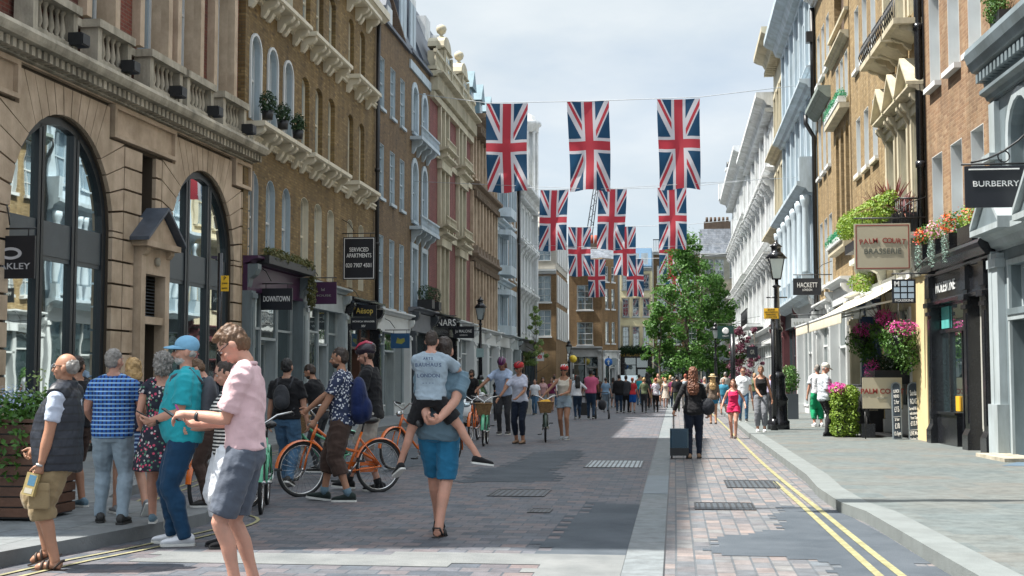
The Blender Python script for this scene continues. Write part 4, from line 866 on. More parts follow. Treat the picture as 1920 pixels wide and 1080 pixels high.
def build_R2():
    B = R2; L = 10.35; pus = [.75, 2.35, 3.95]; bus = [6.25, 7.65, 9.05]
    ops = [(u, .95, 4.7, 7.3) for u in pus] + [(u, .95, 9.65, 11.6) for u in pus] + [(u, .72, z0, z1) for u in bus for z0, z1 in ((7.2, 8.8), (10.2, 12.0))] + [(6.6, .8, 4.3, 6.2), (8.4, .8, 4.3, 6.2)]
    w = B.mb(); B.wall(w, 0, L, 3.6, 14.5, ops, .26); B.body(w, 0, L, 0, 14.5, 9); B.put(w, 'wall', BR_LYEL)
    for u in bus:
        for z0, z1 in ((7.2, 8.8), (10.2, 12.0)): B.win(u, .72, z0, z1, 0, .26, WHITE_P, GLASS_P, 2, 4, True, WHITE_P, .1, WHITE_P)
    for u in (6.6, 8.4): B.win(u, .8, 4.3, 6.2, 0, .26, WHITE_P, GLASS_P, 2, 4, True, WHITE_P, .1, WHITE_P)
    for u in pus:
        for z0, z1 in ((4.7, 7.3), (9.65, 11.6)): B.win(u, .95, z0, z1, 0, .26, CREAM, GLASS_P, 2, 2, True, CREAM, 0, surround=(.2, CREAM))
        k = B.mb(); k.box(u - .66, u + .66, .003, .12, 7.5, 7.62); k.xprism(stdcorn(0, 7.62, .16, .34), u - .75, u + .75); [console(k, u + sg * .58, .15, 7.62, .42, .28) for sg in (-1, 1)]
        H = B.put(k, 'window_hood', CREAM)
        k = B.mb(); k.prism([(u - .65, 7.78), (u + .65, 7.78), (u, 8.35)], .0, .2); k.obj('tympanum', mat('moss_stained_render', (.5, .47, .3), .8, .2), H)
        for a_, c_ in (((u - .76, 7.78), (u, 8.44)), ((u, 8.44), (u + .76, 7.78))): k = B.mb(); k.prism([a_, c_, (c_[0], c_[1] + .1), (a_[0], a_[1] + .08)], .0, .38); k.obj('raking_cornice', CREAM, H)
        k = B.mb(); k.box(u - .72, u + .72, .003, .62, 9.15, 9.28); k.xprism([(0, 8.95), (0, 9.15), (.5, 9.15)], u - .55, u + .55); [console(k, u + sg * .5, .14, 9.15, .3, .45) for sg in (-1, 1)]; P = B.put(k, 'balcony', CREAM)
        k = B.mb()
        for i in range(14): x = u - .7 + i * 1.4 / 13; k.tube([(x, .58, 9.28), (x, .65 if i % 2 else .58, 9.5), (x, .58, 9.75)], .013, 5)
        k.tube([(u - .7, .58, 9.76), (u + .7, .58, 9.76)], .018, 6); k.obj('railing', BLACKM, P)
    k = B.mb()
    for u in bus:
        k.box(u - .5, u + .5, .0, .1, 7.05, 7.1) 
    k.box(0, 5.1, .003, .08, 3.6, 4.5); B.put(k, 'render_band', CREAM)
    k = B.mb(); k.box(-.0, L, 0, .5, 14.3, 14.6); B.put(k, 'cornice', CREAM)
    k = B.mb(); k.xprism([(0, 14.6), (-1.5, 17), (-8, 17), (-9, 14.5)], 0, L); B.put(k, 'roof', SLATE)
    # first floor balcony with dark railings
    k = B.mb(); k.box(.02, 7.2, .09, .6, 4.4, 4.54); [console(k, u, .3, 4.4, .8, .42, .09) for u in (.4, 2.5, 4.7, 6.8)]
    P = B.put(k, 'first_floor_balcony', mat('cool_cream_paint', (.5, .52, .48), .6, .1))
    k = B.mb()
    for i in range(26): x = .1 + i * 5.1 / 25; k.tube([(x, .55, 4.54), (x, .55, 5.25)], .012, 5)
    for z in (4.7, 5.3): k.tube([(.08, .55, z), (5.25, .55, z)], .02, 6)
    for i in range(6): k.tube([(.08, .1 + i * .08, 4.54), (.08, .1 + i * .08, 5.25)], .012, 5)
    k.tube([(.08, .1, 5.28), (.08, .55, 5.28)], .02, 6); k.obj('railing', BLACKM, P)
    # ground floor
    k = B.mb(); k.box(0, 1.6, -.1, .06, 0, 3.6); F = B.put(k, 'ground_floor_render', PCOL); k = B.mb(); k.box(5.0, 5.3, -.1, .1, 0, 3.6); B.put(k, 'ground_floor_pier', PCOL)
    shopfront(B, 1.6, 5.0, 3.6, WHITE_P, CREAM, None, 3, None, .7, .6, .12, .1, False, frame=WHITE_P, transom=2.5, pil_caps=False)
    navy = mat('navy_door_paint', (.03, .06, .13), .35, .15)
    shopfront(B, 5.3, 7.9, 3.5, navy, WHITE_P, GLASS_P, 2, 0, .3, .45, .2, .2, True, frame=navy, transom=2.5)
    shopfront(B, 7.9, L, 3.7, CREAM, WHITE_P, None, 2, 1, .4, .6, .22, .15, True, frame=WHITE_P, transom=2.5)
build_R2()
def awning():
    B = R2; r = empty('awning', bp(B, 4.0, 0, 2.9), B.root.rotation_euler.z, 'long cream fabric awning stretched out over the restaurant front', 'awning')
    b = MB(1); sag = 8
    L0, L1 = -3.0, 6.2
    top = []
    for i in range(sag + 1):
        t = i / sag; o = .15 + 1.55 * t; z = .75 - .78 * t - .07 * sin(pi * t); top.append((o, z))
    for i in range(sag): b.xprism([top[i], top[i + 1], (top[i + 1][0], top[i + 1][1] - .012), (top[i][0], top[i][1] - .012)], L0, L1)
    b.obj('canopy', AWN, r)
    b = MB(1); n = 46
    for i in range(n): x = L0 + (L1 - L0) * i / n; x1 = L0 + (L1 - L0) * (i + 1) / n; b.prism([(x, -.06), (x1, -.06), (x1 - .02, -.27), ((x + x1) / 2, -.31), (x + .02, -.27)], 1.705, 1.715)
    b.obj('valance', AWN, r)
    b = MB(1); b.tube([(L0, 1.7, -.04), (L1, 1.7, -.04)], .035); b.box(L0, L1, .02, .2, .72, .9); b.obj('front_bar', WHITE_P, r)
    for x in (L0 + .4, 1.6, L1 - .4): b = MB(1); b.tube([(x, .1, .3), (x - .35, .95, .12), (x, 1.68, -.05)], .025); b.obj('folding_arm', WHITE_P, r)
AWN = mat('awning_canvas', (.62, .57, .45), .85, .08, 3, .2)
awning()

R3 = Bld('recessed_arch_building', 'yellow-brown brick house with three tall dark arched recesses and green window boxes', (5.25, 40.2), 0, 1)
def build_R3():
    B = R3; L = 9.2; aus = [.75, 1.95, 3.2]; us = [5.35, 6.75, 8.2]
    ops = [(u, .8, 5.55, 9.2, .4) for u in aus] + [(u, .7, 9.9, 11.3) for u in (.7, 1.8, 2.9)] + [(2.2, 2.4, 12.0, 14.6, 1.2)] + [(u, .85, z0, z1) for u in us for z0, z1 in ((4.6, 6.9), (8.55, 10.7), (11.9, 13.7))]
    w = B.mb(); B.wall(w, 0, L, 3.6, 15.2, ops, .24); B.body(w, 0, L, 0, 15.2, 9); B.put(w, 'wall', BR_LYEL)
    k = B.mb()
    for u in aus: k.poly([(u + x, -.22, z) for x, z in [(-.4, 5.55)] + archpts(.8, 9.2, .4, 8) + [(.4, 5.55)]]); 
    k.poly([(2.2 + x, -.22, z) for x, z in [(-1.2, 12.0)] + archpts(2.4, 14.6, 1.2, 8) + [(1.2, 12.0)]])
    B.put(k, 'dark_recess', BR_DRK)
    for u in aus: B.win(u, .5, 5.6, 8.6, 0, .05, WHITE_P, GLASS, 1, 3, False, None, 0, o=-.16)
    for u in (.7, 1.8, 2.9): B.win(u, .7, 9.9, 11.3, 0, .2, WHITE_P, GLASS_P, 2, 4, True, WHITE_P, 0)
    for u in us:
        for z0, z1 in ((4.6, 6.9), (8.55, 10.7), (11.9, 13.7)): B.win(u, .85, z0, z1, 0, .24, WHITE_P, GLASS_P, 2, 4, True, WHITE_P, .12, WHITE_P)
    k = B.mb(); k.box(.05, 4.1, .003, .25, 5.3, 5.5); B.put(k, 'sill_band', CREAM); k = B.mb(); k.box(.05, 4.1, .003, .3, 9.45, 9.6); B.put(k, 'sill_band', CREAM); k = B.mb(); k.xprism(stdcorn(0, 11.55, .25, .25), 0, 4.4); k.box(0, 4.4, .003, .12, 12.4, 12.5); B.put(k, 'sill_bands', CREAM)
    k = B.mb(); k.xprism([(0, 10.75), (0, 11.15), (.42, 11.15), (.42, 11.02), (.12, 10.75)], 4.7, 9.1); B.dentils(k, 4.7, 9.1, 10.9, 11.0, .1, .34, .2, .1); B.put(k, 'hood_cornice', mat('mossy_grey_lead', (.2, .24, .22), .7, .2))
    k = B.mb(); k.tube([(9.1, .12, 3.5), (9.1, .12, 10.2), (9.1, .4, 10.7), (9.1, .4, 11.0)], .08); k.tube([(9.1, .12, 11.6), (9.1, .12, 15)], .09); k.box(8.95, 9.25, .1, .35, 13.7, 14.1); B.put(k, 'drain_pipe', BLACKM)
    k = B.mb(); k.xprism(stdcorn(0, 15.0, .4, .4), 0, L); B.put(k, 'cornice', WHITE_P)
    k = B.mb(); k.xprism([(0, 15.4), (-1.5, 17.5), (-8, 17.5), (-9, 15.2)], 0, L); B.put(k, 'roof', SLATE)
    shopfront(B, .05, 4.5, 4.3, WHITE_P, WHITE_P, None, 2, 1, .5, .6, .22, .2, True, frame=WHITE_P, transom=2.6)
    shopfront(B, 4.55, L - .05, 3.9, WHITE_S, WHITE_S, None, 3, 1, .2, .7, .25, .15, True, frame=WHITE_P, transom=2.5)
build_R3()
R4 = Bld('blue_white_building', 'pale blue stucco building with a row of tall columns on its first floor', (5.2, 49.4), 0, 1)
def build_R4():
    B = R4; L = 13.6; n = 6; us = [(i + .5) * L / n for i in range(n)]; rows = [(4.9, 7.6), (9.4, 11.6), (13.2, 15.4)]; ops = [(u, 1.3, z0, z1) for u in us for z0, z1 in rows]
    w = B.mb(); B.wall(w, 0, L, 3.9, 17.3, ops, .25); B.body(w, 0, L, 0, 17.3, 9); B.put(w, 'wall', WHITE_B)
    for u in us:
        for z0, z1 in rows: B.win(u, 1.3, z0, z1, 0, .25, WHITE_B, GLASS_P, 2, 2, True, WHITE_B, .1, WHITE_B)
    k = B.mb(); k.xprism(stdcorn(0, 16.3, 1.0, .9), 0, L); k.xprism(stdcorn(0, 12.0, .4, .55), 0, L); k.xprism(stdcorn(0, 12.7, .2, .3), 0, L); k.xprism(stdcorn(0, 8.1, .5, .7), 0, L); k.xprism(stdcorn(0, 4.2, .4, .6), 0, L)
    k.box(0, .5, .05, .6, 8.6, 9.5); B.put(k, 'cornice', WHITE_B)
    k = B.mb()
    for i in range(n + 1):
        u = min(max(i * L / n, .3), L - .3)
        for d_ in ((0,) if i in (0, n) else (-.28, .28)):
            k.box(u + d_ - .17, u + d_ + .17, .15, .55, 4.6, 5.2); k.lathe([(.17, 0), (.15, .12), (.125, 2.4), (.14, 2.5), (.2, 2.7), (.2, 2.9)], (u + d_, .37, 5.2), 10)
        k.box(u - .2, u + .2, .003, .12, 8.6, 12.0); k.box(u - .2, u + .2, .003, .12, 12.9, 16.3)
    B.put(k, 'columns', WHITE_B)
    shopfront(B, .05, 6.6, 4.5, WHITE_P, WHITE_P, None, 4, 2, .3, .8, .3, .2, True, frame=WHITE_P)
    shopfront(B, 6.65, L - .05, 4.4, mat('maroon_front', (.1, .03, .035), .5), DGREY, None, 3, 1, .3, .8, .3, .2, True, frame=DGREY)
build_R4()
R5 = simple('cream_building', 'narrow cream stucco house with a projecting cornice between two paler fronts', (5.2, 63.05), 0, 1, 6.2, 18.0, CREAM, [1.1, 3.1, 5.1], 1.1, [(5.0, 7.4), (9.2, 11.6), (13.2, 15.6)], CREAM, GLASS_P, mat('maroon_front', (.1, .03, .035), .5), surround=(.2, CREAM), corn=(.9, 1.0), bands=((8.2, .7), (12.3, .5)))
R6 = simple('white_stucco_building', 'long bright white stucco front with rows of hooded windows on the right', (5.2, 69.3), 0, 1, 22, 16.2, WHITE_S, [1.3 + 2.15 * i for i in range(10)], 1.1, [(5.0, 7.4), (9.2, 11.4), (12.9, 14.6)], WHITE_S, GLASS_P, WHITE_P, surround=(.22, WHITE_S), corn=(.8, .9), bands=((8.3, .5), (12.0, .5)), roofh=1.2)
R7 = simple('far_white_building', 'tall white stucco front with a deep cornice at the far end on the right', (5.2, 91.35), 0, 1, 28, 17.3, WHITE_S, [1.5 + 2.5 * i for i in range(11)], 1.2, [(5.0, 7.4), (9.2, 11.6), (13.4, 15.4)], WHITE_S, GLASS_P, WHITE_P, surround=(.25, WHITE_S), corn=(1.0, 1.1), bands=((8.3, .6), (12.4, .6)), roofh=1.2)
for B_, n_, st in ((R6, 10, 2.15), (R7, 11, 2.5)):
    for i in range(n_):
        u = (1.3 if B_ is R6 else 1.5) + st * i
        for z in (7.7, 11.7 if B_ is R6 else 11.9): k = B_.mb(); [console(k, u + sg * .72, .2, z, .65, .55) for sg in (-1, 1)]; k.xprism(stdcorn(0, z, .22, .6), u - .95, u + .95); B_.put(k, 'window_hood', WHITE_S)
        if i % 2: k = B_.mb(); k.box(u + st / 2 - .22, u + st / 2 + .22, .003, .2, 4.5, 15.2); B_.put(k, 'pilaster', WHITE_S)
b = R7.mb(); b.xprism([(1.2, 17.2), (1.2, 18.6), (.0, 18.6), (-1, 17.2)], 26.5, 28); b.box(26.7, 28, -.8, .4, 18.6, 19.8); b.box(26.5, 28.2, -1, .6, 19.8, 20.0); ch = R7.put(b, 'chimney', WHITE_S)
for i in range(3): b = R7.mb(); b.lathe([(.2, 20), (.17, 20.6)], (27.35, -.5 + i * .4, 0), 8); b.obj('chimney_pot', BLACKM, ch)
b = R6.mb(); b.box(10, 17, .003, 1.0, 4.45, 4.6); P_ = R6.put(b, 'balcony', WHITE_P); b = R6.mb()
for i in range(40): x = 10.1 + i * 6.8 / 39; b.tube([(x, .95, 4.6), (x, .95, 5.5)], .02, 4)
b.tube([(10, .95, 5.5), (17, .95, 5.5)], .04, 6); b.tube([(10, .95, 4.75), (17, .95, 4.75)], .03, 6); b.obj('railing', BLACKM, P_)

# ---------------- far end of the street ----------------
def front(name, label, x0, x1, Y, H, wm, cols, ww, rows, fm, gm=None, shop=None, rz=0.0, D=8, roofm=None, roofh=2.0, nx=2, nz=4, cornm=None, ri=0, surround=None):
    """a building whose front faces down the street towards -Y: origin at the right end, u runs to the left"""
    L = x1 - x0; B = Bld.__new__(Bld); B.s = 1
    B.root = empty(name, (x1, Y, .12), pi + rz, label, 'building')
    ops = [(u, ww, z0, z1) + ((ri,) if ri else ()) for u in cols for z0, z1 in rows]
    w = B.mb(); B.wall(w, 0, L, 3.9 if shop else 0, H, ops, .18); B.body(w, 0, L, 0, H, D); B.put(w, 'wall', wm)
    for u in cols:
        for z0, z1 in rows: B.win(u, ww, z0, z1, ri, .18, fm, gm or GLASS, nx, nz, False, None, .1, fm, surround=surround)
    k = B.mb(); k.xprism(stdcorn(0, H - .3, .35, .35), -.02, L + .02); B.put(k, 'cornice', cornm or fm)
    if roofh: k = B.mb(); k.xprism([(-.1, H + .06), (-1.6, H + roofh), (-D + 1.5, H + roofh), (-D, H + .06)], 0, L); B.put(k, 'roof', roofm or SLATE)
    if shop: shopfront(B, .05, L - .05, 3.95, shop, shop, None, max(2, int(L / 2)), 0, .3, .7, .3, .25, True, frame=shop, transom=2.6)
    return B
F1 = front('corner_brick_building', 'tan brick corner building with pale stone bands at the far end of the left side', -12.4, -8.85, 100.2, 9.6, BR_TAN, [.9, 2.6], 1.05, [(4.6, 6.6), (7.2, 9.2)], WHITE_P, GLASS_P, None, D=11, roofh=0)
b = F1.mb(); b.box(0, 3.55, -11, .15, 9.7, 9.95); b.box(0, 3.5, -11, 0, 9.95, 12.6); b.xprism(stdcorn(0, 12.6, .3, .3), 0, 3.55); b.xprism([(-.3, 12.9), (-1.5, 15.2), (-8, 15.2), (-10.5, 12.9)], 0, 3.5); F1.put(b, 'attic', mat('pale_attic_stone', (.42, .4, .35), .8))
for i in range(6):
    for z0, z1 in ((4.4, 6.8), (7.2, 9.3), (10.2, 12.2)):
        b = MB(); b.box(0, .08, i * 1.8 + .6, i * 1.8 + 1.7, z0, z1); f_ = b.obj('side_window', WHITE_P, F1.root); f_.rotation_euler = (0, 0, pi); f_.location = (-.005, 0, 0)
for u in (.9, 2.6): F1.win(u, 1.05, 10.3, 12.3, 0, .0, WHITE_P, GLASS_P, 2, 4, False, None, 0)
F2 = front('brown_brick_end_building', 'brown brick building facing down the street with large white gridded windows', -8.8, -6.0, 112, 10.6, BR_TAN, [1.45], 1.35, [(4.25, 6.15), (7.2, 9.3)], WHITE_P, GLASS, mat('pale_stone_shop', (.36, .37, .37), .7), D=12, roofh=0, nx=2, nz=4)
b = F2.mb(); b.box(-.0, 2.8, -.0, .15, 3.9, 4.1); F2.put(b, 'stone_band', WHITE_S)
F2b = Bld.__new__(Bld); F2b.s = 1
_a = Vector((-4.75, 113.6)); _c = Vector((-6.0, 112.0)); F2b.root = empty('angled_brick_building', (_a.x, _a.y, .12), math.atan2(_c.y - _a.y, _c.x - _a.x), 'narrow angled tan brick building with slit windows beside the cream pub', 'building')
w = F2b.mb(); ops = [(u, .42, z0, z1) for u in (.6, 1.4) for z0, z1 in ((4.4, 6.2), (7.3, 9.0), (9.6, 10.9))]; F2b.wall(w, 0, 2.03, 3.6, 11.6, ops, .15); F2b.body(w, 0, 2.03, 0, 11.6, 3); F2b.put(w, 'wall', BR_TAN)
for q in ops: F2b.win(q[0], q[1], q[2], q[3], 0, .15, WHITE_P, GLASS, 1, 2, False, None, .06, WHITE_P)
shopfront(F2b, .02, 2.0, 3.7, WHITE_S, WHITE_S, None, 2, 0, .3, .6, .2, .15, True)
PUBC = mat('cream_pub_render', (.62, .58, .38), .75, .1)
F3 = front('cream_pub_building', 'cream rendered corner pub with blue-slate mansard and hanging baskets over a dark front', -4.75, -1.95, 118, 11.2, PUBC, [.5, 1.4, 2.3], .55, [(4.2, 6.0), (6.9, 8.5), (9.3, 10.6)], mat('grey_window_paint', (.3, .34, .36), .5), GLASS, BLACKP, roofm=mat('blue_mansard', (.05, .12, .2), .5), roofh=1.9, nx=2, nz=4, surround=(.1, CREAM))
text('THE ROUND HOUSE', .34, mat('gold_letters', (.7, .5, .1), .4, .1), F3.root, (1.4, .2, 3.5), rz=pi, bold=.008)
for u in (.6, 1.4, 2.2):
    b = F3.mb(); b.box(u - .3, u + .3, -.1, .02, 11.5, 12.5); F3.put(b, 'dormer_window', WHITE_B)
F4 = front('dark_brick_building', 'dark brown brick building with iron roof railings behind the cream pub', -1.9, 2.4, 124, 13.2, BR_BRN, [.8, 2.2, 3.5], .9, [(4.6, 6.6), (7.6, 9.6), (10.2, 11.9)], WHITE_P, GLASS, DGREY, roofh=0)
b = F4.mb(); [b.box(x, x + .04, -.3, -.26, 13.2, 14.3) for x in [i * .2 for i in range(22)]]; b.box(0, 4.3, -.32, -.24, 14.3, 14.38); F4.put(b, 'roof_railing', BLACKM)
F5 = front('pale_rendered_building', 'pale rendered building with slate roof and chimneys rising behind the big tree', 2.6, 9.0, 130, 13.5, mat('stained_render', (.38, .37, .3), .8, .2), [1.2, 3.2, 4.6, 5.6], .85, [(4.6, 6.6), (7.8, 9.6), (11.2, 13.0)], WHITE_P, GLASS, LGREY, roofh=2.6)
b = F5.mb(); b.box(3.4, 6, -3.4, -2.2, 15.4, 16.9); [b.lathe([(.15, 16.9), (.12, 17.4)], (3.7 + i * .4, -2.8, 0), 8) for i in range(6)]; F5.put(b, 'chimney', BR_DRK); b = F5.mb(); b.box(0, 6.4, .003, .25, 9.9, 10.6); F5.put(b, 'stone_band', STONE_W)
F6 = front('slate_topped_tower', 'set-back roof block with a pale dormer and a row of red chimney pots', -9.5, -5.2, 121, 12.2, mat('grey_roof_block', (.16, .19, .21), .6), [1.5, 2.9], .8, [(11.0, 12.0)], WHITE_B, GLASS_P, roofh=1.2)
b = F6.mb(); b.box(1.4, 3.6, -2.6, -1.6, 12.8, 13.9); F6.put(b, 'chimney', BR_DRK); b = F6.mb(); [b.lathe([(.17, 13.9), (.13, 14.7)], (1.6 + i * .36, -2.1, 0), 8) for i in range(6)]; F6.put(b, 'chimney_pots', mat('red_clay', (.3, .07, .04), .8))
for nm, x0, x1, Y, H, wm, lb in (('background_building', -34, -12.6, 112, 11, BR_BRN, 'plain brick block behind the left side of the street'), ('background_building', 9.3, 30, 128, 13, BR_BRN, 'plain brick block closing the street on the far right')):
    b = MB(); b.box(0, x1 - x0, 0, 10, 0, H); r = empty(nm, (x0, Y, 0), 0, lb, 'building'); b.obj('wall', wm, r); b = MB(); b.prism([(0, H), (x1 - x0, H), (x1 - x0 - 2, H + 2), (2, H + 2)], .2, 9.8); b.obj('roof', SLATE, r)
# crane
r = empty('tower_crane', (-12.4, 195, 0), 0, 'thin lattice crane jib rising far behind the flags', 'crane')
b = MB(); P0_, P1_ = Vector((0, 0, 22)), Vector((1.6, 0, 33))
for o_ in ((-.45, 0), (.45, 0), (0, .6)): b.tube([P0_ + Vector((o_[0], o_[1], 0)), P1_ + Vector((o_[0] * .6, o_[1], 0))], .07, 5)
for i in range(14): t, t2 = i / 14, (i + 1) / 14; sg = 1 if i % 2 else -1; b.tube([P0_.lerp(P1_, t) + Vector((.45 * sg, 0, 0)), P0_.lerp(P1_, t2) + Vector((-.42 * sg, 0, 0))], .04, 4)
b.obj('jib', BLACKM, r); b = MB(); b.box(-.6, .6, -.6, .6, 0, 22); b.obj('mast', BLACKM, r)

# ---------------- flags ----------------
def flagmat():
    m, N, L, P = _base('union_flag_cloth'); uv = N.new('ShaderNodeUVMap'); sp = N.new('ShaderNodeSeparateXYZ'); L.new(uv.outputs[0], sp.inputs[0])
    def nd(op, a, b_=None, c=None):
        n = N.new('ShaderNodeMath'); n.operation = op
        for i, x in enumerate((a, b_, c)):
            if x is None: continue
            if isinstance(x, (int, float)): n.inputs[i].default_value = x
            else: L.new(x, n.inputs[i])
        return n.outputs[0]
    B_ = nd('MULTIPLY_ADD', sp.outputs[0], 30, -15); A_ = nd('MULTIPLY_ADD', sp.outputs[1], 60, -30); s5 = 5 ** .5
    p1 = nd('DIVIDE', nd('SUBTRACT', A_, nd('MULTIPLY', B_, 2)), s5); p2 = nd('DIVIDE', nd('ADD', A_, nd('MULTIPLY', B_, 2)), s5); sg = nd('SIGN', A_)
    lt = lambda x, v: nd('LESS_THAN', x, v); ab = lambda x: nd('ABSOLUTE', x); mx = lambda a, c: nd('MAXIMUM', a, c)
    wd = mx(lt(ab(p1), 3), lt(ab(p2), 3)); q1 = nd('MULTIPLY', sg, p1); q2 = nd('MULTIPLY', sg, p2)
    rd = mx(lt(ab(nd('ADD', q1, 1)), 1), lt(ab(nd('SUBTRACT', q2, 1)), 1))
    wc = mx(lt(ab(A_), 5), lt(ab(B_), 5)); rc = mx(lt(ab(A_), 3), lt(ab(B_), 3))
    BL, WH, RE = (.018, .07, .145, 1), (.62, .6, .64, 1), (.47, .05, .07, 1)
    def mix(f, a, c):
        n = N.new('ShaderNodeMixRGB'); L.new(f, n.inputs[0])
        for i, x in ((1, a), (2, c)):
            if isinstance(x, tuple): n.inputs[i].default_value = x
            else: L.new(x, n.inputs[i])
        return n.outputs[0]
    c = mix(rc, mix(wc, mix(rd, mix(wd, BL, WH), RE), WH), RE)
    L.new(c, P.inputs['Base Color']); P.inputs['Roughness'].default_value = .8
    tr = N.new('ShaderNodeBsdfTranslucent'); ms = N.new('ShaderNodeMixShader'); ms.inputs[0].default_value = .62
    L.new(c, tr.inputs[0]); L.new(P.outputs[0], ms.inputs[1]); L.new(tr.outputs[0], ms.inputs[2]); L.new(ms.outputs[0], N['Material Output'].inputs[0])
    return m
FM = flagmat(); FW, FH = 1.68, 3.6
def flag_mesh(seed, w=FW, h=FH):
    rr = random.Random(seed); nx, nz = 14, 28; a1, a2, ph, ph2 = rr.uniform(.06, .13), rr.uniform(.04, .09), rr.uniform(0, 6), rr.uniform(0, 6); sk = rr.uniform(-.12, .12)
    vs = []; uvs = []
    for j in range(nz + 1):
        for i in range(nx + 1):
            u, v = i / nx, j / nz; dn = 1 - v
            pin = 1 - .05 * dn * (1 if u < .5 else 1); x = (u - .5) * w * pin + sk * dn + .02 * sin(5 * dn + ph); y = a1 * (.2 + dn) * sin(7 * u + 2.5 * dn + ph) + a2 * sin(11 * dn + 3 * u + ph2) * dn
            z = -dn * h + .035 * sin(pi * u * 2 + ph) * dn - (.02 * sin(pi * u) if j == nz else 0); vs.append((x, y, z)); uvs.append((u, v))
    fs = [(j * (nx + 1) + i, j * (nx + 1) + i + 1, (j + 1) * (nx + 1) + i + 1, (j + 1) * (nx + 1) + i) for j in range(nz) for i in range(nx)]
    me = bpy.data.meshes.new('flag'); me.from_pydata(vs, [], fs); ul = me.uv_layers.new(name='UVMap')
    for lp in me.loops: ul.data[lp.index].uv = uvs[lp.vertex_index]
    me.polygons.foreach_set('use_smooth', [True] * len(fs)); me.materials.append(FM); return me
FL = [flag_mesh(i) for i in range(9)]
wire = mat('wire', (.4, .42, .44), .6)
rowpos = ['left', 'middle', 'right']
rows = [(14.2, 9.0 + 3.6, [-6.5, -3.2, .35], 'overhead row above the camera'), (52.6, 12.55, [-6.62, -3.33, .25], 'nearest row, largest of the flags'), (78, 12.65, [-6.97, -3.55, -.05], 'second row from the front'), (97, 12.6, [-6.83, -3.58, -.15], 'third row from the front'), (110, 11.4, [-6.33, -3.2, 0], 'farthest row, smallest of the flags')]
for k, (Y, zt, xs, rn) in enumerate(rows):
    b = MB(); xl, xr = (-10.4, 5.3); b.tube([(xl, Y, zt + .5), (xs[0] - .8, Y, zt + .03), (xs[1], Y, zt + .0), (xs[2] + .8, Y, zt + .05), (xr, Y, zt + .45)], .008 + .00012 * Y, 5)
    tag(b.obj('flag_wire', wire), 'thin wire across the street carrying the ' + rn.split(',')[0].replace('row', 'row of flags'), 'wire', 'wires across the street')
    if k in (1, 2):
        b = MB(); b.tube([(-10.4, Y, zt - 3.1), (-3, Y, zt - 3.55), (5.3, Y, zt - 3.2)], .009, 4); tag(b.obj('flag_wire', wire), 'lower thin wire below the ' + rn.split(',')[0].replace('row', 'row of flags'), 'wire', 'wires across the street')
    for j, x in enumerate(xs):
        sc_ = .87 if k == 4 else 1
        o = link('union_flag', FL[(k * 3 + j * 2) % 9], None, (x, Y, zt)); tag(o, f'{rowpos[j]} Union flag hanging vertically in the {rn}', 'flag', 'Union flags strung across the street'); o.rotation_euler = (0, 0, R(rnd.uniform(-9, 9))); o.scale = (sc_, 1, sc_)

# ---------------- lamps and poles ----------------
LGLASS = glassmat('lantern_glass', (.35, .38, .38), .08)
def lamp_post(loc, H, label, thick=1.0, tagit=True):
    r = empty('street_lamp', loc, 0, label, 'street lamp', 'black lantern posts along the street'); t = thick
    b = MB(); b.lathe([(.24 * t, 0), (.24 * t, .22), (.2 * t, .26), (.2 * t, .75), (.225 * t, .8), (.16 * t, .95), (.15 * t, 1.35), (.17 * t, 1.4), (.1 * t, 1.55)], (0, 0, 0), 16); b.obj('base', BLACKP, r)
    b = MB(); b.lathe([(.1 * t, 1.55), (.085 * t, 2.6), (.12 * t, 2.64), (.12 * t, 2.72), (.07 * t, 2.8), (.055 * t, H - 1.3), (.1 * t, H - 1.25), (.05, H - 1.2), (.05, H - 1.05)], (0, 0, 0), 14); b.obj('column', BLACKP, r)
    b = MB(); b.tube([(-.28, 0, H - 1.55), (.28, 0, H - 1.55)], .018, 6); b.obj('ladder_bar', BLACKP, r)
    b = MB(); z = H - 1.05
    for k in range(4):
        a = pi / 4 + k * pi / 2; c_, s_ = cos(a), sin(a); b.tube([(.15 * c_, .15 * s_, z), (.28 * c_, .28 * s_, z + .55)], .016, 5)
        a2 = a + pi / 2; b.tube([(.28 * c_, .28 * s_, z + .55), (.28 * cos(a2), .28 * sin(a2), z + .55)], .018, 5); b.tube([(.15 * c_, .15 * s_, z), (.15 * cos(a2), .15 * sin(a2), z)], .016, 5)
    b.lathe([(.3, z + .56), (.16, z + .72), (.13, z + .74), (.13, z + .86), (.17, z + .88), (.1, z + .94), (.03, z + 1.0), (.03, z + 1.06), (0, z + 1.08)], (0, 0, 0), 12); Lh = b.obj('lantern_frame', BLACKP, r)
    b = MB(); n = 4; v = [(.148 * cos(pi / 4 + k * pi / 2), .148 * sin(pi / 4 + k * pi / 2), z) for k in range(4)] + [(.275 * cos(pi / 4 + k * pi / 2), .275 * sin(pi / 4 + k * pi / 2), z + .55) for k in range(4)]
    b.add(v, [(k, (k + 1) % 4, 4 + (k + 1) % 4, 4 + k) for k in range(4)]); b.obj('glass', LGLASS, Lh); return r
lp = lamp_post((2.76, 36.6, .12), 5.1, 'large black lantern post with a thick fluted base on the right pavement', 1.25)
lp2 = lamp_post((-8.75, 60, .12), 5.1, 'black lantern post on the left pavement in front of the white shopfront'); lamp_post((2.6, 86, .12), 5.0, 'distant black lantern post on the right in front of the big tree'); lamp_post((-8.1, 103, .12), 4.4, 'distant black lantern post at the end of the left pavement')
b = MB(); b.box(-.17, .17, -.13, -.1, 2.35, 2.75); b.obj('notice', mat('pale_notice', (.3, .42, .42), .6), lp2)
b = MB(); b.lathe([(.13, 3.15), (.16, 3.2), (.15, 3.55), (.1, 3.62)], (0, 0, 0), 10); b.obj('flower_pot', mat('maroon_pot', (.2, .05, .06), .5), lp) if 0 else None
YS = mat('yellow_sign', (.78, .45, .015), .5, .08)
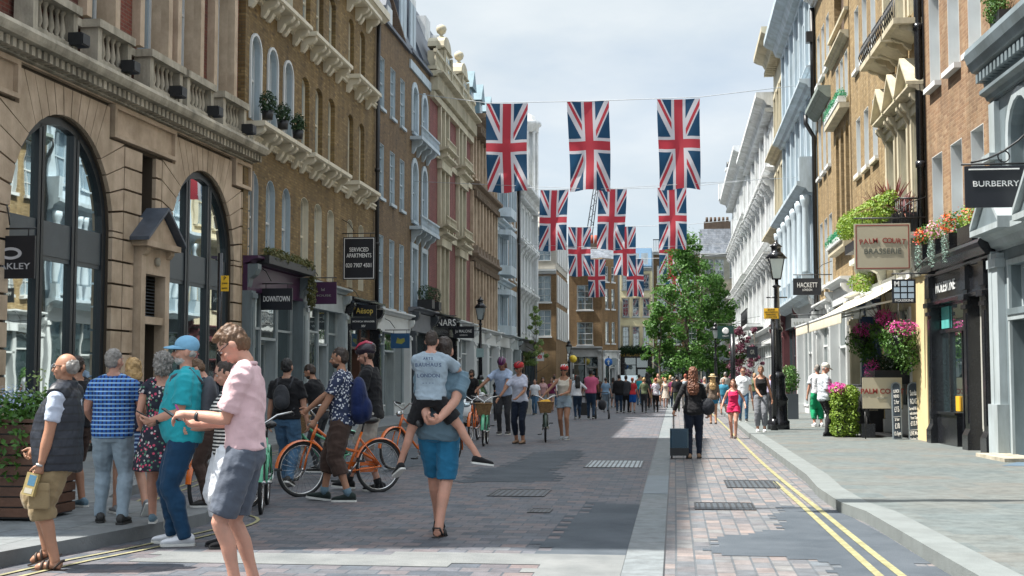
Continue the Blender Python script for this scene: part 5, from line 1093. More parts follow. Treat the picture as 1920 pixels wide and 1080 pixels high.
def sign_post(loc, H, label, sign=None, rr=.05):
    r = empty('sign_post', loc, 0, label, 'post'); b = MB(); b.tube([(0, 0, 0), (0, 0, H)], rr, 10); b.tube([(0, 0, 0), (0, 0, .3)], rr * 1.6, 10); b.obj('pole', BLACKP, r)
    if sign:
        x, z, w, h, m, lines = sign; b = MB(); b.box(x - w / 2, x + w / 2, -.08, -.06, z - h / 2, z + h / 2); s_ = b.obj('sign_plate', m, r)
        for i, (t, sz) in enumerate(lines): text(t, sz, BLACKM, s_, (x, -.085, z + h / 2 - (i + .6) * h / (len(lines) + .2)))
    return r
sign_post((2.6, 35.9, .12), 3.2, 'thin black post with a yellow notice beside the big lamp post on the right pavement', (-.05, 3.08, .38, .28, YS, [('ZONE', .07), ('NO LOADING', .055), ('PARKING', .06), ('AT ANY TIME', .05)]), .06)
p_ = AT(422, 532, 24.6); sign_post((p_.x - .1, 24.6, .12), 3.75, 'black post with a tall yellow notice in front of the second stone arch', (.12, p_.z - .12, .15, .3, YS, [('P', .1), ('ZONE', .04), ('PERMIT', .035)]), .05)
sign_post((3.0, 70, .12), 3.7, 'plain tall black post on the right pavement left of the woman in the black top', None, .13)
sign_post((.95, 117, 0), 10.7, 'thin tall dark mast rising in front of the big tree', None, .07)
r = empty('belisha_beacon', (-7.85, 104, .12), 0, 'striped black and white pole topped by a yellow globe at the far crossing', 'beacon')
b = MB(); b.ell((0, 0, 2.95), (.3, .3, .3), 14, 10); b.obj('globe', mat('amber_globe', (.85, .62, .05), .4, .05), r)
for i in range(6): b = MB(); b.tube([(0, 0, i * .44), (0, 0, i * .44 + .44)], .065, 8); b.obj('pole_band', WHITE_P if i % 2 else BLACKM, r)
r = sign_post((-4.9, 100, .12), 3.1, 'post with a round blue arrow sign and white plate at the far end', None, .05)
b = MB(); b.lathe([(0, 0), (.3, 0), (.3, .03), (0, .03)], (0, 0, 0), 20); o = b.obj('blue_disc', mat('sign_blue', (.02, .15, .5), .5), r, (0, -.08, 2.65)); o.rotation_euler = (R(90), 0, 0)
b = MB(); b.prism([(-.05, 2.45), (.05, 2.45), (.05, 2.65), (.13, 2.65), (0, 2.83), (-.13, 2.65), (-.05, 2.65)], -.13, -.115); b.obj('arrow', WHITE_P, r); b = MB(); b.box(.25, .6, -.1, -.08, 2.4, 2.95); b.obj('plate', LGREY, r)

# ---------------- hanging signs ----------------
SIGNB = mat('black_sign_board', (.012, .014, .02), .35, .15, 2, .03)
def hang(name, label, box, Y, bm, lines, wallx, bracket=True, edge=None, lmat=None, th=.05, name2='sign_board', fit=True, extra=None):
    x0, y0, x1, y1 = box; a = AT(x0, y0, Y); c = AT(x1, y1, Y); cx, cz = (a.x + c.x) / 2, (a.z + c.z) / 2; w, h = c.x - a.x, a.z - c.z
    r = empty(name, (cx, Y, cz), 0, label, 'sign')
    b = MB(); b.box(-w / 2, w / 2, -th / 2, th / 2, -h / 2, h / 2); S = b.obj(name2, bm, r)
    if edge:
        b = MB(); t = .02; y = -th / 2 - .003; e = .03
        b.box(-w / 2 + e, w / 2 - e, y, -th / 2 + .001, h / 2 - e - t, h / 2 - e); b.box(-w / 2 + e, w / 2 - e, y, -th / 2 + .001, -h / 2 + e, -h / 2 + e + t); b.box(-w / 2 + e, -w / 2 + e + t, y, -th / 2 + .001, -h / 2 + e + t, h / 2 - e - t); b.box(w / 2 - e - t, w / 2 - e, y, -th / 2 + .001, -h / 2 + e + t, h / 2 - e - t); b.obj('border', edge, S)
    for t, fx, fz, fw, fh, m in lines:      # text, centre (fractions of the board), width and height fractions
        me = text_mesh(t, h * fh * 1.38, m, .004, 1, h * fh * .008); xs_ = [v.co.x for v in me.vertices]; zs_ = [v.co.z for v in me.vertices]; tw = max(xs_) - min(xs_)
        o = link('lettering', me, S, (w * fx, -th / 2 - .006, h * fz)); o.scale = (w * fw / tw, 1, 1)
    if bracket:
        dx = wallx - cx; sg = 1 if dx > 0 else -1; b = MB(); zt = h / 2 + .12
        b.tube([(dx, 0, zt), (-sg * w / 2, 0, zt)], .016, 6); b.tube([(dx, 0, zt + .45), (dx * .6, 0, zt + .32), (dx * .3, 0, zt + .06)], .012, 6)
        for x in (-w * .35, w * .35): b.tube([(x, 0, h / 2), (x, 0, zt)], .01, 5)
        b.obj('bracket', BLACKM, r)
    return r, S, w, h
SW = mat('sign_white', (.8, .8, .78), .5, .03); SG = mat('sign_gold', (.72, .55, .12), .4, .05); SGR = mat('sign_grey_text', (.3, .31, .27), .5); SR = mat('sign_dark_red', (.25, .04, .03), .5); SCR = mat('sign_cream_board', (.42, .38, .28), .6, .05, 1.5)
r, S, w, h = hang('hanging_sign', 'black hanging shop sign with a silver oval above the letters OAKLEY', (-22, 443, 65, 522), 20.5, SIGNB, [('OAKLEY', 0, -.22, .82, .15, mat('silver_letters', (.5, .5, .52), .4))], -10.85)
b = MB(); n = 28
for i in range(n): a0, a1 = tau * i / n, tau * (i + 1) / n; b.prism([(.19 * cos(a0), .1 * sin(a0)), (.19 * cos(a1), .1 * sin(a1)), (.13 * cos(a1), .055 * sin(a1)), (.13 * cos(a0), .055 * sin(a0))], -.032, -.026)
b.obj('oval_emblem', mat('silver_letters', (.5, .5, .52), .4), S, (0, 0, .06))
hang('hanging_sign', 'black hanging sign lettered DOWNTOWN outside the purple shop', (490, 541, 548, 581), 32.5, SIGNB, [('DOWNTOWN', 0, 0, .84, .26, SW)], -10.4)
hang('hanging_sign', 'plain purple hanging sign with faint lettering between the downtown and the apartment signs', (581, 529, 631, 570), 36.8, PURPLE, [('HOUSE', 0, -.12, .6, .09, SGR), ('hd', 0, .15, .12, .14, SGR)], -10.4)
hang('hanging_sign', 'tall black sign with white border reading SERVICED APARTMENTS and a phone number', (644, 445, 703, 524), 41, SIGNB, [('SERVICED', 0, .2, .6, .1, SW), ('APARTMENTS', 0, .06, .78, .1, SW), ('020 7907 4501', 0, -.17, .8, .1, SW)], -10.4, edge=SW)
hang('hanging_sign', 'black sign with gold letters reading Aesop, hung just above another black sign', (662, 572, 706, 594), 41.9, SIGNB, [('Aësop', 0, 0, .72, .5, SG)], -10.4)
hang('hanging_sign', 'black sign reading MONICA VINADER under the gold lettered sign', (658, 595, 706, 618), 41.2, SIGNB, [('MONICA VINADER', 0, .15, .86, .14, SW), ('MV', 0, -.22, .15, .2, SW)], -10.4, False)
r, S, w, h = hang('hanging_sign', 'blue hanging sign with a faded yellow-green map shape', (733, 625, 768, 653), 47, mat('deep_blue_board', (.012, .07, .17), .5), [], -10.4)
b = MB(); b.prism([(-.15, -.08), (.05, -.12), (.18, -.02), (.15, .1), (.0, .06), (-.1, .12)], -.03, -.026); b.obj('map_shape', mat('olive_print', (.25, .26, .05), .6), S)
hang('hanging_sign', 'thin open letters reading NARS hung on a dark board over the pavement', (818, 597, 856, 614), 56.8, SIGNB, [('NARS', 0, 0, .92, .75, SW)], -10.4)
hang('hanging_sign', 'black hanging sign reading Jo Malone London with fine cream border', (850, 612, 889, 634), 61, SIGNB, [('Jo MALONE', 0, .08, .8, .26, SW), ('LONDON', 0, -.25, .36, .12, SW)], -10.4)
r, S, w, h = hang('hanging_sign', 'round white hanging sign with a red hexagon emblem at the far left', (1004, 661, 1020, 677), 96, mat('clear_backing', (.7, .7, .7), .5), [], -10.4, False)
b = MB(); b.prism([(-.16, -.14), (0, 0), (-.16, .14)], -.032, -.028); b.prism([(.16, -.14), (.16, .14), (0, 0)], -.032, -.028); b.prism([(-.1, .14), (.1, .14), (0, .03)], -.032, -.028); b.prism([(-.1, -.14), (0, -.03), (.1, -.14)], -.032, -.028); b.obj('red_emblem', mat('sign_red', (.65, .02, .03), .5), S)
r, S, w, h = hang('hanging_sign', 'cream square hanging sign reading PALM COURT BRASSERIE over the restaurant', (1601, 420, 1708, 506), 29.6, SCR, [('BRASSERIE', 0, -.1, .66, .12, mat('sign_dark_grey_text', (.12, .13, .11), .5))], 5.45, edge=SR)
for i, ch in enumerate('PALM COURT'):
    if ch == ' ': continue
    t = (i - 4.5) / 4.5; o = text(ch, .155, SR, S, (t * w * .38, -.032, h * .13 - .03 * t * t), bold=.002); o.rotation_euler = (0, t * .16, 0)
hang('hanging_sign', 'dark grey hanging sign reading HACKETT LONDON behind the lamp post', (1487, 522, 1540, 553), 45.4, mat('charcoal_board', (.02, .022, .028), .4), [('HACKETT', 0, .08, .72, .3, SW), ('LONDON', 0, -.2, .34, .14, SW)], 5.25)
r, S, w, h = hang('hanging_sign', 'small dark square sign with nine pale tiles above the letters MOLESKINE', (1672, 524, 1717, 568), 28.6, SIGNB, [('MOLESKINE', 0, -.4, .78, .1, SW)], 5.55)
TL = mat('pale_tile', (.42, .52, .6), .5, .05)
for i in range(3):
    for j in range(3):
        if i == 0 and j == 0: text('M', .14, SW, S, (-w * .3, -.032, h * .3), bold=.006); continue
        b = MB(); b.cbox((-w * .3 + i * w * .3 + w * .0, -.029, h * .32 - j * h * .26), w * .24, .008, h * .2); b.obj('tile', TL, S)
r, S, w, h = hang('hanging_sign', 'large black hanging sign with white letters reading BURBERRY at the right edge', (1808, 312, 1930, 388), 22, SIGNB, [('BURBERRY', -.02, .06, .72, .14, SW)], 5.85, False)
b = MB(); b.box(-w / 2 + .06, w / 2 - .15, -.06, -.03, h / 2 - .07, h / 2 - .05); b.obj('light_strip', SW, S)
b = MB(); b.tube([(-w / 2 - .05, 0, h / 2 + .03), (w / 2, 0, h / 2 + .03)], .018, 6); pts = [(-w / 2 + .1, 0, h / 2 + .06)] + [(-w / 2 + .1 + 1.0 * t, 0, h / 2 + .06 + .5 * t * t + .08 * t) for t in (.25, .5, .75, 1)]; b.tube(pts, .018, 6)
b.tube([(.12 + .09 * cos(tau * i / 12), 0, h / 2 + .15 + .09 * sin(tau * i / 12)) for i in range(12)], .012, 5, True); b.obj('bracket', BLACKM, r)
hang('hanging_sign', 'white hanging sign with small dark letters reading sandro', (1484, 597, 1523, 613), 47, WHITE_P, [('s a n d r o', 0, 0, .8, .45, SGR)], 5.25)
r, S, w, h = hang('hanging_sign', 'dark green hanging sign with a pale crest in front of the big tree', (1345, 611, 1376, 635), 82, mat('dark_green_board', (.01, .05, .04), .4), [('CREST', 0, -.3, .4, .12, SW)], 5.2); 
b = MB(); b.lathe([(.12, 0), (.2, 0), (.2, .02), (.12, .02)], (0, 0, 0), 14); o = b.obj('crest', SW, S, (0, -.03, .08)); o.rotation_euler = (R(90), 0, 0)
r, S, w, h = hang('hanging_sign', 'black square hanging sign with a small grey emblem on the right beyond the lamp post', (1400, 650, 1421, 671), 64, SIGNB, [('GR', 0, 0, .4, .4, SGR)], 5.2)
# ---------------- people ----------------
PEND = []
def V(*a): return Vector(a)
def cloth(name, col, rough=.85, bump=.8, bs=11, var=.13, **k): return mat('cloth_' + name, mul(col, .92), rough, var, 5, bump, bs, dist=.02, sheen=.1, spec=.2, **k)
def skinm(name, col):
    m = mat('skin_' + name, col, .5, .12, 9, .12, 90, spec=.35, col2=mul((col[0] * 1.12, col[1] * 1.02, col[2] * .98), 1.05))
    P = m.node_tree.nodes['Principled BSDF']; P.inputs['Subsurface Weight'].default_value = .08; P.inputs['Subsurface Radius'].default_value = (.02, .006, .003); return m
SKIN = skinm('fair', (.42, .24, .17)); SKIN2 = skinm('tanned', (.34, .185, .12)); SKIN3 = skinm('pink', (.45, .25, .185)); SKIN4 = skinm('brown', (.2, .09, .05))
def hairm(name, col): return mat('hair_' + name, col, .55, .5, 14, .9, 45, dist=.01, detail=8)
H_DK = hairm('dark_brown', (.025, .014, .009)); H_BR = hairm('brown', (.1, .05, .022)); H_GR = hairm('grey', (.2, .185, .17)); H_BL = hairm('blonde', (.38, .24, .1)); H_BK = hairm('black', (.01, .009, .009)); H_RD = hairm('red', (.28, .06, .03)); H_WH = hairm('white', (.36, .34, .32)); H_AU = hairm('auburn', (.13, .045, .02))
def pattern(name, base, fn, rough=.85):
    m, N, L, P = _base('cloth_' + name); tc = N.new('ShaderNodeTexCoord'); c = fn(N, L, tc); L.new(c, P.inputs['Base Color']); P.inputs['Roughness'].default_value = rough
    n2 = N.new('ShaderNodeTexNoise'); n2.inputs['Scale'].default_value = 11; bp = N.new('ShaderNodeBump'); bp.inputs['Strength'].default_value = .8; bp.inputs['Distance'].default_value = .02
    L.new(tc.outputs['Object'], n2.inputs[0]); L.new(n2.outputs[0], bp.inputs['Height']); L.new(bp.outputs[0], P.inputs['Normal']); return m
def stripes(axis, freq, ca, cb, duty=.5):
    def fn(N, L, tc):
        sp = N.new('ShaderNodeSeparateXYZ'); L.new(tc.outputs['Object'], sp.inputs[0]); a = N.new('ShaderNodeMath'); a.operation = 'MULTIPLY'; a.inputs[1].default_value = freq; L.new(sp.outputs[axis], a.inputs[0])
        f = N.new('ShaderNodeMath'); f.operation = 'FRACT'; L.new(a.outputs[0], f.inputs[0]); g = N.new('ShaderNodeMath'); g.operation = 'LESS_THAN'; g.inputs[1].default_value = duty; L.new(f.outputs[0], g.inputs[0])
        mx = N.new('ShaderNodeMixRGB'); mx.inputs[1].default_value = rgb(ca); L.new(g.outputs[0], mx.inputs[0])
        if isinstance(cb, tuple): mx.inputs[2].default_value = rgb(cb)
        else: L.new(cb(N, L, tc), mx.inputs[2])
        return mx.outputs[0]
    return fn
def blobs(base, cols, scale, thr=.3):
    def fn(N, L, tc):
        v = N.new('ShaderNodeTexVoronoi'); v.inputs['Scale'].default_value = scale; L.new(tc.outputs['Object'], v.inputs[0]); g = N.new('ShaderNodeMath'); g.operation = 'LESS_THAN'; g.inputs[1].default_value = thr; L.new(v.outputs['Distance'], g.inputs[0])
        s = N.new('ShaderNodeSeparateXYZ'); L.new(v.outputs['Color'], s.inputs[0]); cr = N.new('ShaderNodeValToRGB'); cr.color_ramp.interpolation = 'CONSTANT'; el = cr.color_ramp.elements; el[0].color = rgb(cols[0]); el[1].color = rgb(cols[-1]); el[1].position = 1 - 1 / len(cols)
        for i in range(1, len(cols) - 1): e = el.new(i / len(cols)); e.color = rgb(cols[i])
        L.new(s.outputs[0], cr.inputs[0]); mx = N.new('ShaderNodeMixRGB'); mx.inputs[1].default_value = rgb(base); L.new(g.outputs[0], mx.inputs[0]); L.new(cr.outputs[0], mx.inputs[2]); return mx.outputs[0]
    return fn
def tsm(name, m, vox, amp=.0, nf=9, sm=3): pass

def ring_loft(b, rings, M=None, n=20):
    """rings: (centre, rx, ry, axis matrix or None)"""
    v = []; f = []
    for c, rx, ry, mt in rings:
        for k in range(n):
            a = tau * k / n; p = V(rx * cos(a), ry * sin(a), 0)
            if mt: p = mt @ p
            v.append(tuple(V(*c) + p))
    for i in range(len(rings) - 1):
        for k in range(n): f.append((i * n + k, i * n + (k + 1) % n, (i + 1) * n + (k + 1) % n, (i + 1) * n + k))
    f.append(tuple(range(n - 1, -1, -1))); f.append(tuple((len(rings) - 1) * n + k for k in range(n))); b.add(v, f, True)
def ik(a, t, l1, l2, hint):
    d = t - a; D = min(d.length, (l1 + l2) * .999); d.normalize(); x = (D * D + l1 * l1 - l2 * l2) / (2 * D); h = math.sqrt(max(1e-6, l1 * l1 - x * x))
    hv = hint - d * hint.dot(d)
    if hv.length < 1e-4: hv = V(0, 1, 0)
    hv.normalize(); return a + d * x + hv * h, a + d * D
def tap(b, pts, rs, n=12, sub=4):
    P = []; Rr = []
    for i in range(len(pts) - 1):
        for s in range(sub): t = s / sub; P.append(pts[i].lerp(pts[i + 1], t)); tt = t * t * (3 - 2 * t); Rr.append(rs[i] + (rs[i + 1] - rs[i]) * tt)
    P.append(pts[-1]); Rr.append(rs[-1]); b.tube(P, Rr, n)
def queue(name, b, m, parent, vox, amp=.0, nf=7, sm=4, seed=0):
    me = b.mesh(name, m, recalc=True); o = link(name, me, parent); PEND.append((o, vox, amp, nf, sm, seed)); return o
def flush():
    if not PEND: return
    sc = bpy.data.scenes.new('tmp')
    for o, vox, amp, nf, sm, seed in PEND:
        t = bpy.data.objects.new('t', o.data); sc.collection.objects.link(t); r = t.modifiers.new('r', 'REMESH'); r.mode = 'VOXEL'; r.voxel_size = vox; r.use_smooth_shade = True
        if sm: s = t.modifiers.new('s', 'SMOOTH'); s.iterations = sm; s.factor = .5
    sc.view_layers[0].update(); dg = sc.view_layers[0].depsgraph
    if dg is None:
        with bpy.context.temp_override(scene=sc, view_layer=sc.view_layers[0]): dg = bpy.context.evaluated_depsgraph_get()
    for (o, vox, amp, nf, sm, seed), t in zip(PEND, list(sc.collection.objects)):
        me = bpy.data.meshes.new_from_object(t.evaluated_get(dg)); m0 = o.data.materials[0]
        if amp:
            ns = [v.normal.copy() for v in me.vertices]
            for v, nn in zip(me.vertices, ns):
                p = v.co; q = V(p.x * nf, p.y * nf, p.z * nf * .55 + seed); w_ = V(p.x * 7 + seed, p.y * 7, p.z * 15 + p.x * 6); v.co = p + nn * amp * (noise.noise(q) + .4 * noise.noise(q * 2.3) + (.55 * (1 - 2.6 * abs(noise.noise(w_))) if amp > .0085 and sm == 3 else 0))
        me.materials.clear(); me.materials.append(m0); me.polygons.foreach_set('material_index', [0] * len(me.polygons)); me.polygons.foreach_set('use_smooth', [True] * len(me.polygons)); me.update(); old = o.data; o.data = me; bpy.data.meshes.remove(old)
    for t in list(sc.collection.objects): bpy.data.objects.remove(t)
    bpy.data.scenes.remove(sc); PEND.clear()

def shoe(parent, ank, yaw, pitch, m, sole, big=1.0, high=False):
    M = Matrix.Rotation(yaw, 4, 'Z') @ Matrix.Rotation(-pitch, 4, 'X'); T = Matrix.Translation(ank) @ M @ Matrix.Translation((0, 0, -.085))
    b = MB(); secs = [(-.085, .02, .05), (-.075, .035, .075), (-.04, .041, .095 if not high else .14), (.0, .042, .09), (.05, .043, .07), (.1, .047, .055), (.15, .046, .045), (.18, .036, .035), (.195, .018, .022)]; v = []; f = []; n = 12
    for y, w, h in secs:
        for k in range(n): a = tau * k / n; v.append(tuple(T @ V(w * 1.05 * cos(a) * big, y * big, max(.012, (.018 + h * .5 + h * .5 * sin(a))) * big if sin(a) > -.75 else .014)))
    for i in range(len(secs) - 1):
        for k in range(n): f.append((i * n + k, i * n + (k + 1) % n, (i + 1) * n + (k + 1) % n, (i + 1) * n + k))
    f.append(tuple(range(n - 1, -1, -1))); f.append(tuple((len(secs) - 1) * n + k for k in range(n))); b.add(v, f, True)
    o = b.obj('shoe', m, parent)
    b = MB(); pl = [(-.09, .018), (-.08, .038), (-.03, .043), (.05, .045), (.11, .051), (.16, .049), (.19, .036), (.2, .015)]; pts = [(w, y) for y, w in pl] + [(-w, y) for y, w in reversed(pl)]
    v = [tuple(T @ V(x * big, y * big, 0)) for x, y in pts] + [tuple(T @ V(x * big, y * big, .022 * big)) for x, y in pts]; n = len(pts)
    b.add(v, [tuple(range(n)), tuple(range(2 * n - 1, n - 1, -1))] + [(i, (i + 1) % n, n + (i + 1) % n, n + i) for i in range(n)]); b.obj('sole', sole, o); return o
SOLEW = mat('white_sole', (.6, .6, .57), .6, .1, 20); SOLEB = mat('black_sole', (.02, .02, .02), .6)
def footflesh(b, ank, yaw, pitch):
    M = Matrix.Translation(ank) @ Matrix.Rotation(yaw, 4, 'Z') @ Matrix.Rotation(-pitch, 4, 'X')
    P = [M @ V(0, -.05, -.055), M @ V(0, 0, -.04), M @ V(0, .06, -.052), M @ V(0, .13, -.062), M @ V(0, .165, -.068)]; b.tube(P, [.032, .038, .034, .034, .018], 10)

def hand(b, wr, d, palm, curl=.35, k=1.0, side=1, spread=1.0, fingers=True):
    """palm and five fingers: d direction, palm normal (curling side), side +1 right -1 left"""
    d = d.normalized(); palm = (palm - d * palm.dot(d)).normalized(); x = d.cross(palm) * side; 
    b.tube([wr - d * .01, wr + d * .03, wr + d * .06, wr + d * .088], [.024, .027, .028, .02], 10)
    for s in (-1, 1): b.tube([wr + d * .01 + x * .008 * s, wr + d * .05 + x * .02 * s, wr + d * .086 + x * .026 * s], [.015, .0165, .0125], 8)
    if not fingers:
        e = wr + d * .085; c = d * cos(curl) + palm * sin(curl); b.tube([e, e + c * .04, e + (c + palm * curl).normalized() * .075], [.027, .024, .014], 8); return
    for i, (off, ln) in enumerate(((-.0285, .058), (-.0095, .07), (.0095, .078), (.0275, .07))):
        p = wr + d * (.083 - abs(off) * .15) + x * (-off); a = 0; P = [p - d * .015, p]; dirv = d
        for j, s in enumerate((.45, .32, .25)):
            a += curl * (1.05, 1.1, .8)[j] + .05 * i * (j == 0); dirv = d * cos(a) + palm * sin(a) + x * (-off) * 1.5 * spread; dirv.normalize(); P.append(P[-1] + dirv * ln * s * 1.12)
        b.tube(P, [.0095, .0095, .0088, .0082, .0068], 7)
    p = wr + d * .022 + x * .024; td = (d * .62 + x * .7 + palm * .25).normalized(); td2 = (d * .85 + x * .25 + palm * (.3 + curl * .5)).normalized(); b.tube([p - td * .01, p + td * .035, p + td * .035 + td2 * .03, p + td * .035 + td2 * .055], [.013, .0125, .0105, .008], 7)

POSED = dict(fl=(-.1, 0, 0, 0, 0), fr=(.1, 0, 0, 0, 0), hl=None, hr=None, el=None, er=None, drop=0, lean=0, side=0, twist=0, hyaw=0, hpitch=0, kl=None, kr=None, curl=.4, pl=None, pr=None, dl=None, dr=None, px=0, py=0)
def person(loc, rz, H, label, pose, look, res=1, group=None):
    """res 0 = near (fingers), 1 = middle, 2 = far"""
    q = dict(POSED); q.update(pose); k = H / 1.75; lk = dict(fem=False, belly=0, skin=SKIN, hair=('short', H_DK), top=('tee', None), bottom=('trousers', None), shoes=(SOLEB, SOLEW), fat=1.0, hat=None, glasses=None, socks=None); lk.update(look)
    r = empty('person', loc, rz, label, 'person', group); r.scale = (k, k, k); fem = lk['fem']; fat = lk['fat']; sk = lk['skin']; vox = (.0065, .014, .024)[res]; cvox = (.009, .016, .026)[res]; seed = rnd.uniform(0, 50)
    pel = V(q['px'], q['py'], .93 - q['drop'])
    TM = Matrix.Translation(pel) @ Matrix.Rotation(q['twist'], 4, 'Z') @ Matrix.Rotation(-q['lean'], 4, 'X') @ Matrix.Rotation(q['side'], 4, 'Y') @ Matrix.Translation((0, 0, -.93)); R3_ = TM.to_3x3()
    tp = lambda x, y, z: TM @ V(x, y, z)
    sw = .155 if fem else .178
    hips = [V(q['px'] + s * .088, q['py'], pel.z - .02) for s in (-1, 1)]; feet = [q['fl'], q['fr']]; ank = []; knee = []
    for i in (0, 1):
        fx = feet[i]; yaw, pit = R(fx[3]), R(fx[4]); a = V(fx[0], fx[1], fx[2] + .088) + Matrix.Rotation(yaw, 3, 'Z') @ V(0, -.0, 0); hint = (q['kl'], q['kr'])[i] or V(sin(-yaw) * .5 + (.05, -.05)[i] * -1, 1, 0)
        kn, an = ik(hips[i], a, .43, .43, V(*hint)); knee.append(kn); ank.append(an)
    sh = [tp(s * sw * (fat * .5 + .5), -.005, 1.405) for s in (-1, 1)]; hands = [q['hl'], q['hr']]; elb = []; wr = []
    for i, s in enumerate((-1, 1)):
        t = V(*hands[i]) if hands[i] else tp(s * (.26 + .02 * fat), .06, .86); hint = (q['el'], q['er'])[i] or (s * .35, -1, -.25); e, w_ = ik(sh[i], t, .285, .255, V(*hint)); elb.append(e); wr.append(w_)
    HM = TM @ Matrix.Translation((0, .0, 1.52)) @ Matrix.Rotation(q['hyaw'], 4, 'Z') @ Matrix.Rotation(-q['hpitch'], 4, 'X') @ Matrix.Translation((0, .0, -1.52)); hp = lambda x, y, z: HM @ V(x, y, z); H3 = HM.to_3x3()
    bl = lk['belly']
    if fem: tor = [(.83, .12, .09, 0), (.89, .165, .115, -.01), (.96, .165, .115, -.01), (1.08, .125, .092, 0), (1.18, .128, .098, .01), (1.28, .143, .122, .022), (1.36, .14, .1, .005), (1.41, .1, .075, -.005), (1.44, .07, .06, -.008), (1.465, .056, .055, -.01)]
    else: tor = [(.83, .125, .095, 0), (.89, .158, .115, -.005), (.97, .16, .115, 0), (1.07, .148, .108, .005), (1.18, .155, .115, .005), (1.3, .17, .12, .005), (1.37, .165, .108, 0), (1.42, .12, .085, -.005), (1.45, .085, .07, -.01), (1.475, .066, .062, -.012)]
    def torso(b, z0, z1, off, sc=1.0):
        rs = []; zs = [z for z, *_ in tor if z0 < z < z1]; zs = [z0] + zs + [z1]
        for z in zs:
            for i in range(len(tor) - 1):
                if tor[i][0] <= z <= tor[i + 1][0] or i == len(tor) - 2 or z < tor[0][0]:
                    a, c = tor[i], tor[i + 1]; t = max(0, min(1, (z - a[0]) / (c[0] - a[0]))); rx, ry, yo = [a[j] + (c[j] - a[j]) * t for j in (1, 2, 3)]; break
            bb = bl * math.exp(-((z - 1.08) / .13) ** 2); rs.append((tuple(tp(0, yo + bb * .6, z)), rx * fat * sc + off + bb * .35, ry * fat * sc + off + bb * .7, R3_))
        ring_loft(b, rs, n=24)
    def arm(b, i, off, frac, wide=1.0):
        s = (-1, 1)[i]; ua = (elb[i] - sh[i]); fa = wr[i] - elb[i]; th = (.84 if fem else 1.0) * (fat * .5 + .5); inn = tp(s * .085, -.008, 1.395)
        P = [inn, sh[i] + ua * .06]; Rr = [.062 * th + off * .6, .056 * th + off * .7]
        if frac <= 1: P += [sh[i] + ua * frac * .5, sh[i] + ua * frac]; Rr += [.052 * th + off * .9, .049 * th + off * wide * 1.25]
        else: P += [sh[i] + ua * .5, elb[i], elb[i] + fa * min(1, frac - 1) * .4, elb[i] + fa * min(1, frac - 1)]; Rr += [.05 * th + off, .041 * th + off, .042 * th + off, .028 * th + off]
        tap(b, P, Rr)
    def leg(b, i, off, frac, wide=1.0, cuff=1.0):
        off = min(off, .034)
        th = (fat * .6 + .4) * (1.03 if fem else 1.0); h, kn, an = hips[i], knee[i], ank[i]; s = (-1, 1)[i]; top = h + V(-s * .01, 0, .04)
        back = (Matrix.Rotation(R(feet[i][3]), 3, 'Z') @ V(0, -1, 0)) * .018; mid = h.lerp(kn, .5); calf = kn.lerp(an, .3) + back
        P = [top, h.lerp(kn, .12), mid, kn, calf, kn.lerp(an, .7) + back * .3, an]; Rr = [.088 * th, .09 * th, .078 * th, .056 * th, .056 * th, .04 * th, .034]
        if frac <= 1: P = P[:2] + [h.lerp(kn, .12 + (frac - .12) * .5), h.lerp(kn, frac)]; Rr = [Rr[0] + off * .7, Rr[1] + off * .7, .08 * th + off * .9, (.076 - (frac - .5) * .03) * th + off * wide]
        elif frac < 2:
            e = kn.lerp(an, frac - 1); P = P[:4] + [kn.lerp(an, (frac - 1) * .5) + back * .6, e]; Rr = [Rr[0] + off, Rr[1] + off, Rr[2] + off * wide, Rr[3] + off * wide, (.056) * th + off * wide, ((.05 if frac < 1.6 else .04) * th + off * wide) * cuff]
        else: Rr = [Rr[0] + off, Rr[1] + off, Rr[2] + off * wide, Rr[3] + off * wide, Rr[4] * .95 + off * wide, Rr[5] + off * wide, (.04 + off) * wide]; P[-1] = an + V(0, 0, -.02)
        tap(b, P, Rr)
    # body
    b = MB(); torso(b, .83, 1.47, 0)
    for s in (-1, 1): b.tube([tp(s * .02, -.012, 1.49), tp(s * .075, -.01, 1.452), tp(s * sw * .8, -.008, 1.418)], [.042, .042, .04], 10)
    ncks = .9 if fem else 1.0
    tap(b, [tp(0, -.01, 1.43), tp(0, -.004, 1.5), hp(0, .0, 1.57)], [.062 * ncks, .052 * ncks, .052 * ncks])
    b.ell(hp(0, -.004, 1.648), (.075, .094, .102), 20, 14, H3); b.ell(hp(0, .022, 1.592), (.058, .07, .062), 16, 10, H3); b.ell(hp(0, .052, 1.562), (.034, .036, .03), 12, 8, H3)
    b.tube([hp(0, .088, 1.648), hp(0, .098, 1.63), hp(0, .109, 1.606), hp(0, .094, 1.596)], [.009, .0115, .0165, .01], 8); b.ell(hp(0, .083, 1.578), (.022, .012, .012), 8, 6, H3)
    for s in (-1, 1): b.ell(hp(s * .077, -.008, 1.622), (.012, .021, .033), 8, 8, H3); b.ell(hp(s * .03, .082, 1.655), (.024, .01, .008), 8, 6, H3); b.ell(hp(s * .042, .062, 1.603), (.022, .025, .022), 8, 6, H3)
    for i in (0, 1):
        s = (-1, 1)[i]; arm(b, i, 0, 2); fd = (wr[i] - elb[i]).normalized(); dd = V(*q[('dl', 'dr')[i]]) if q[('dl', 'dr')[i]] else fd; pn = V(*q[('pl', 'pr')[i]]) if q[('pl', 'pr')[i]] else V(-s, .25, 0)
        hand(b, wr[i] + fd * .005, dd, pn, q['curl'], 1, s, 1.0, res == 0); leg(b, i, 0, 2)
        if lk['shoes'] == 'sandal' or lk['shoes'] is None: footflesh(b, ank[i], R(feet[i][3]), R(feet[i][4]))
    body = queue('body', b, sk, r, vox, sm=2 if res == 0 else 1)
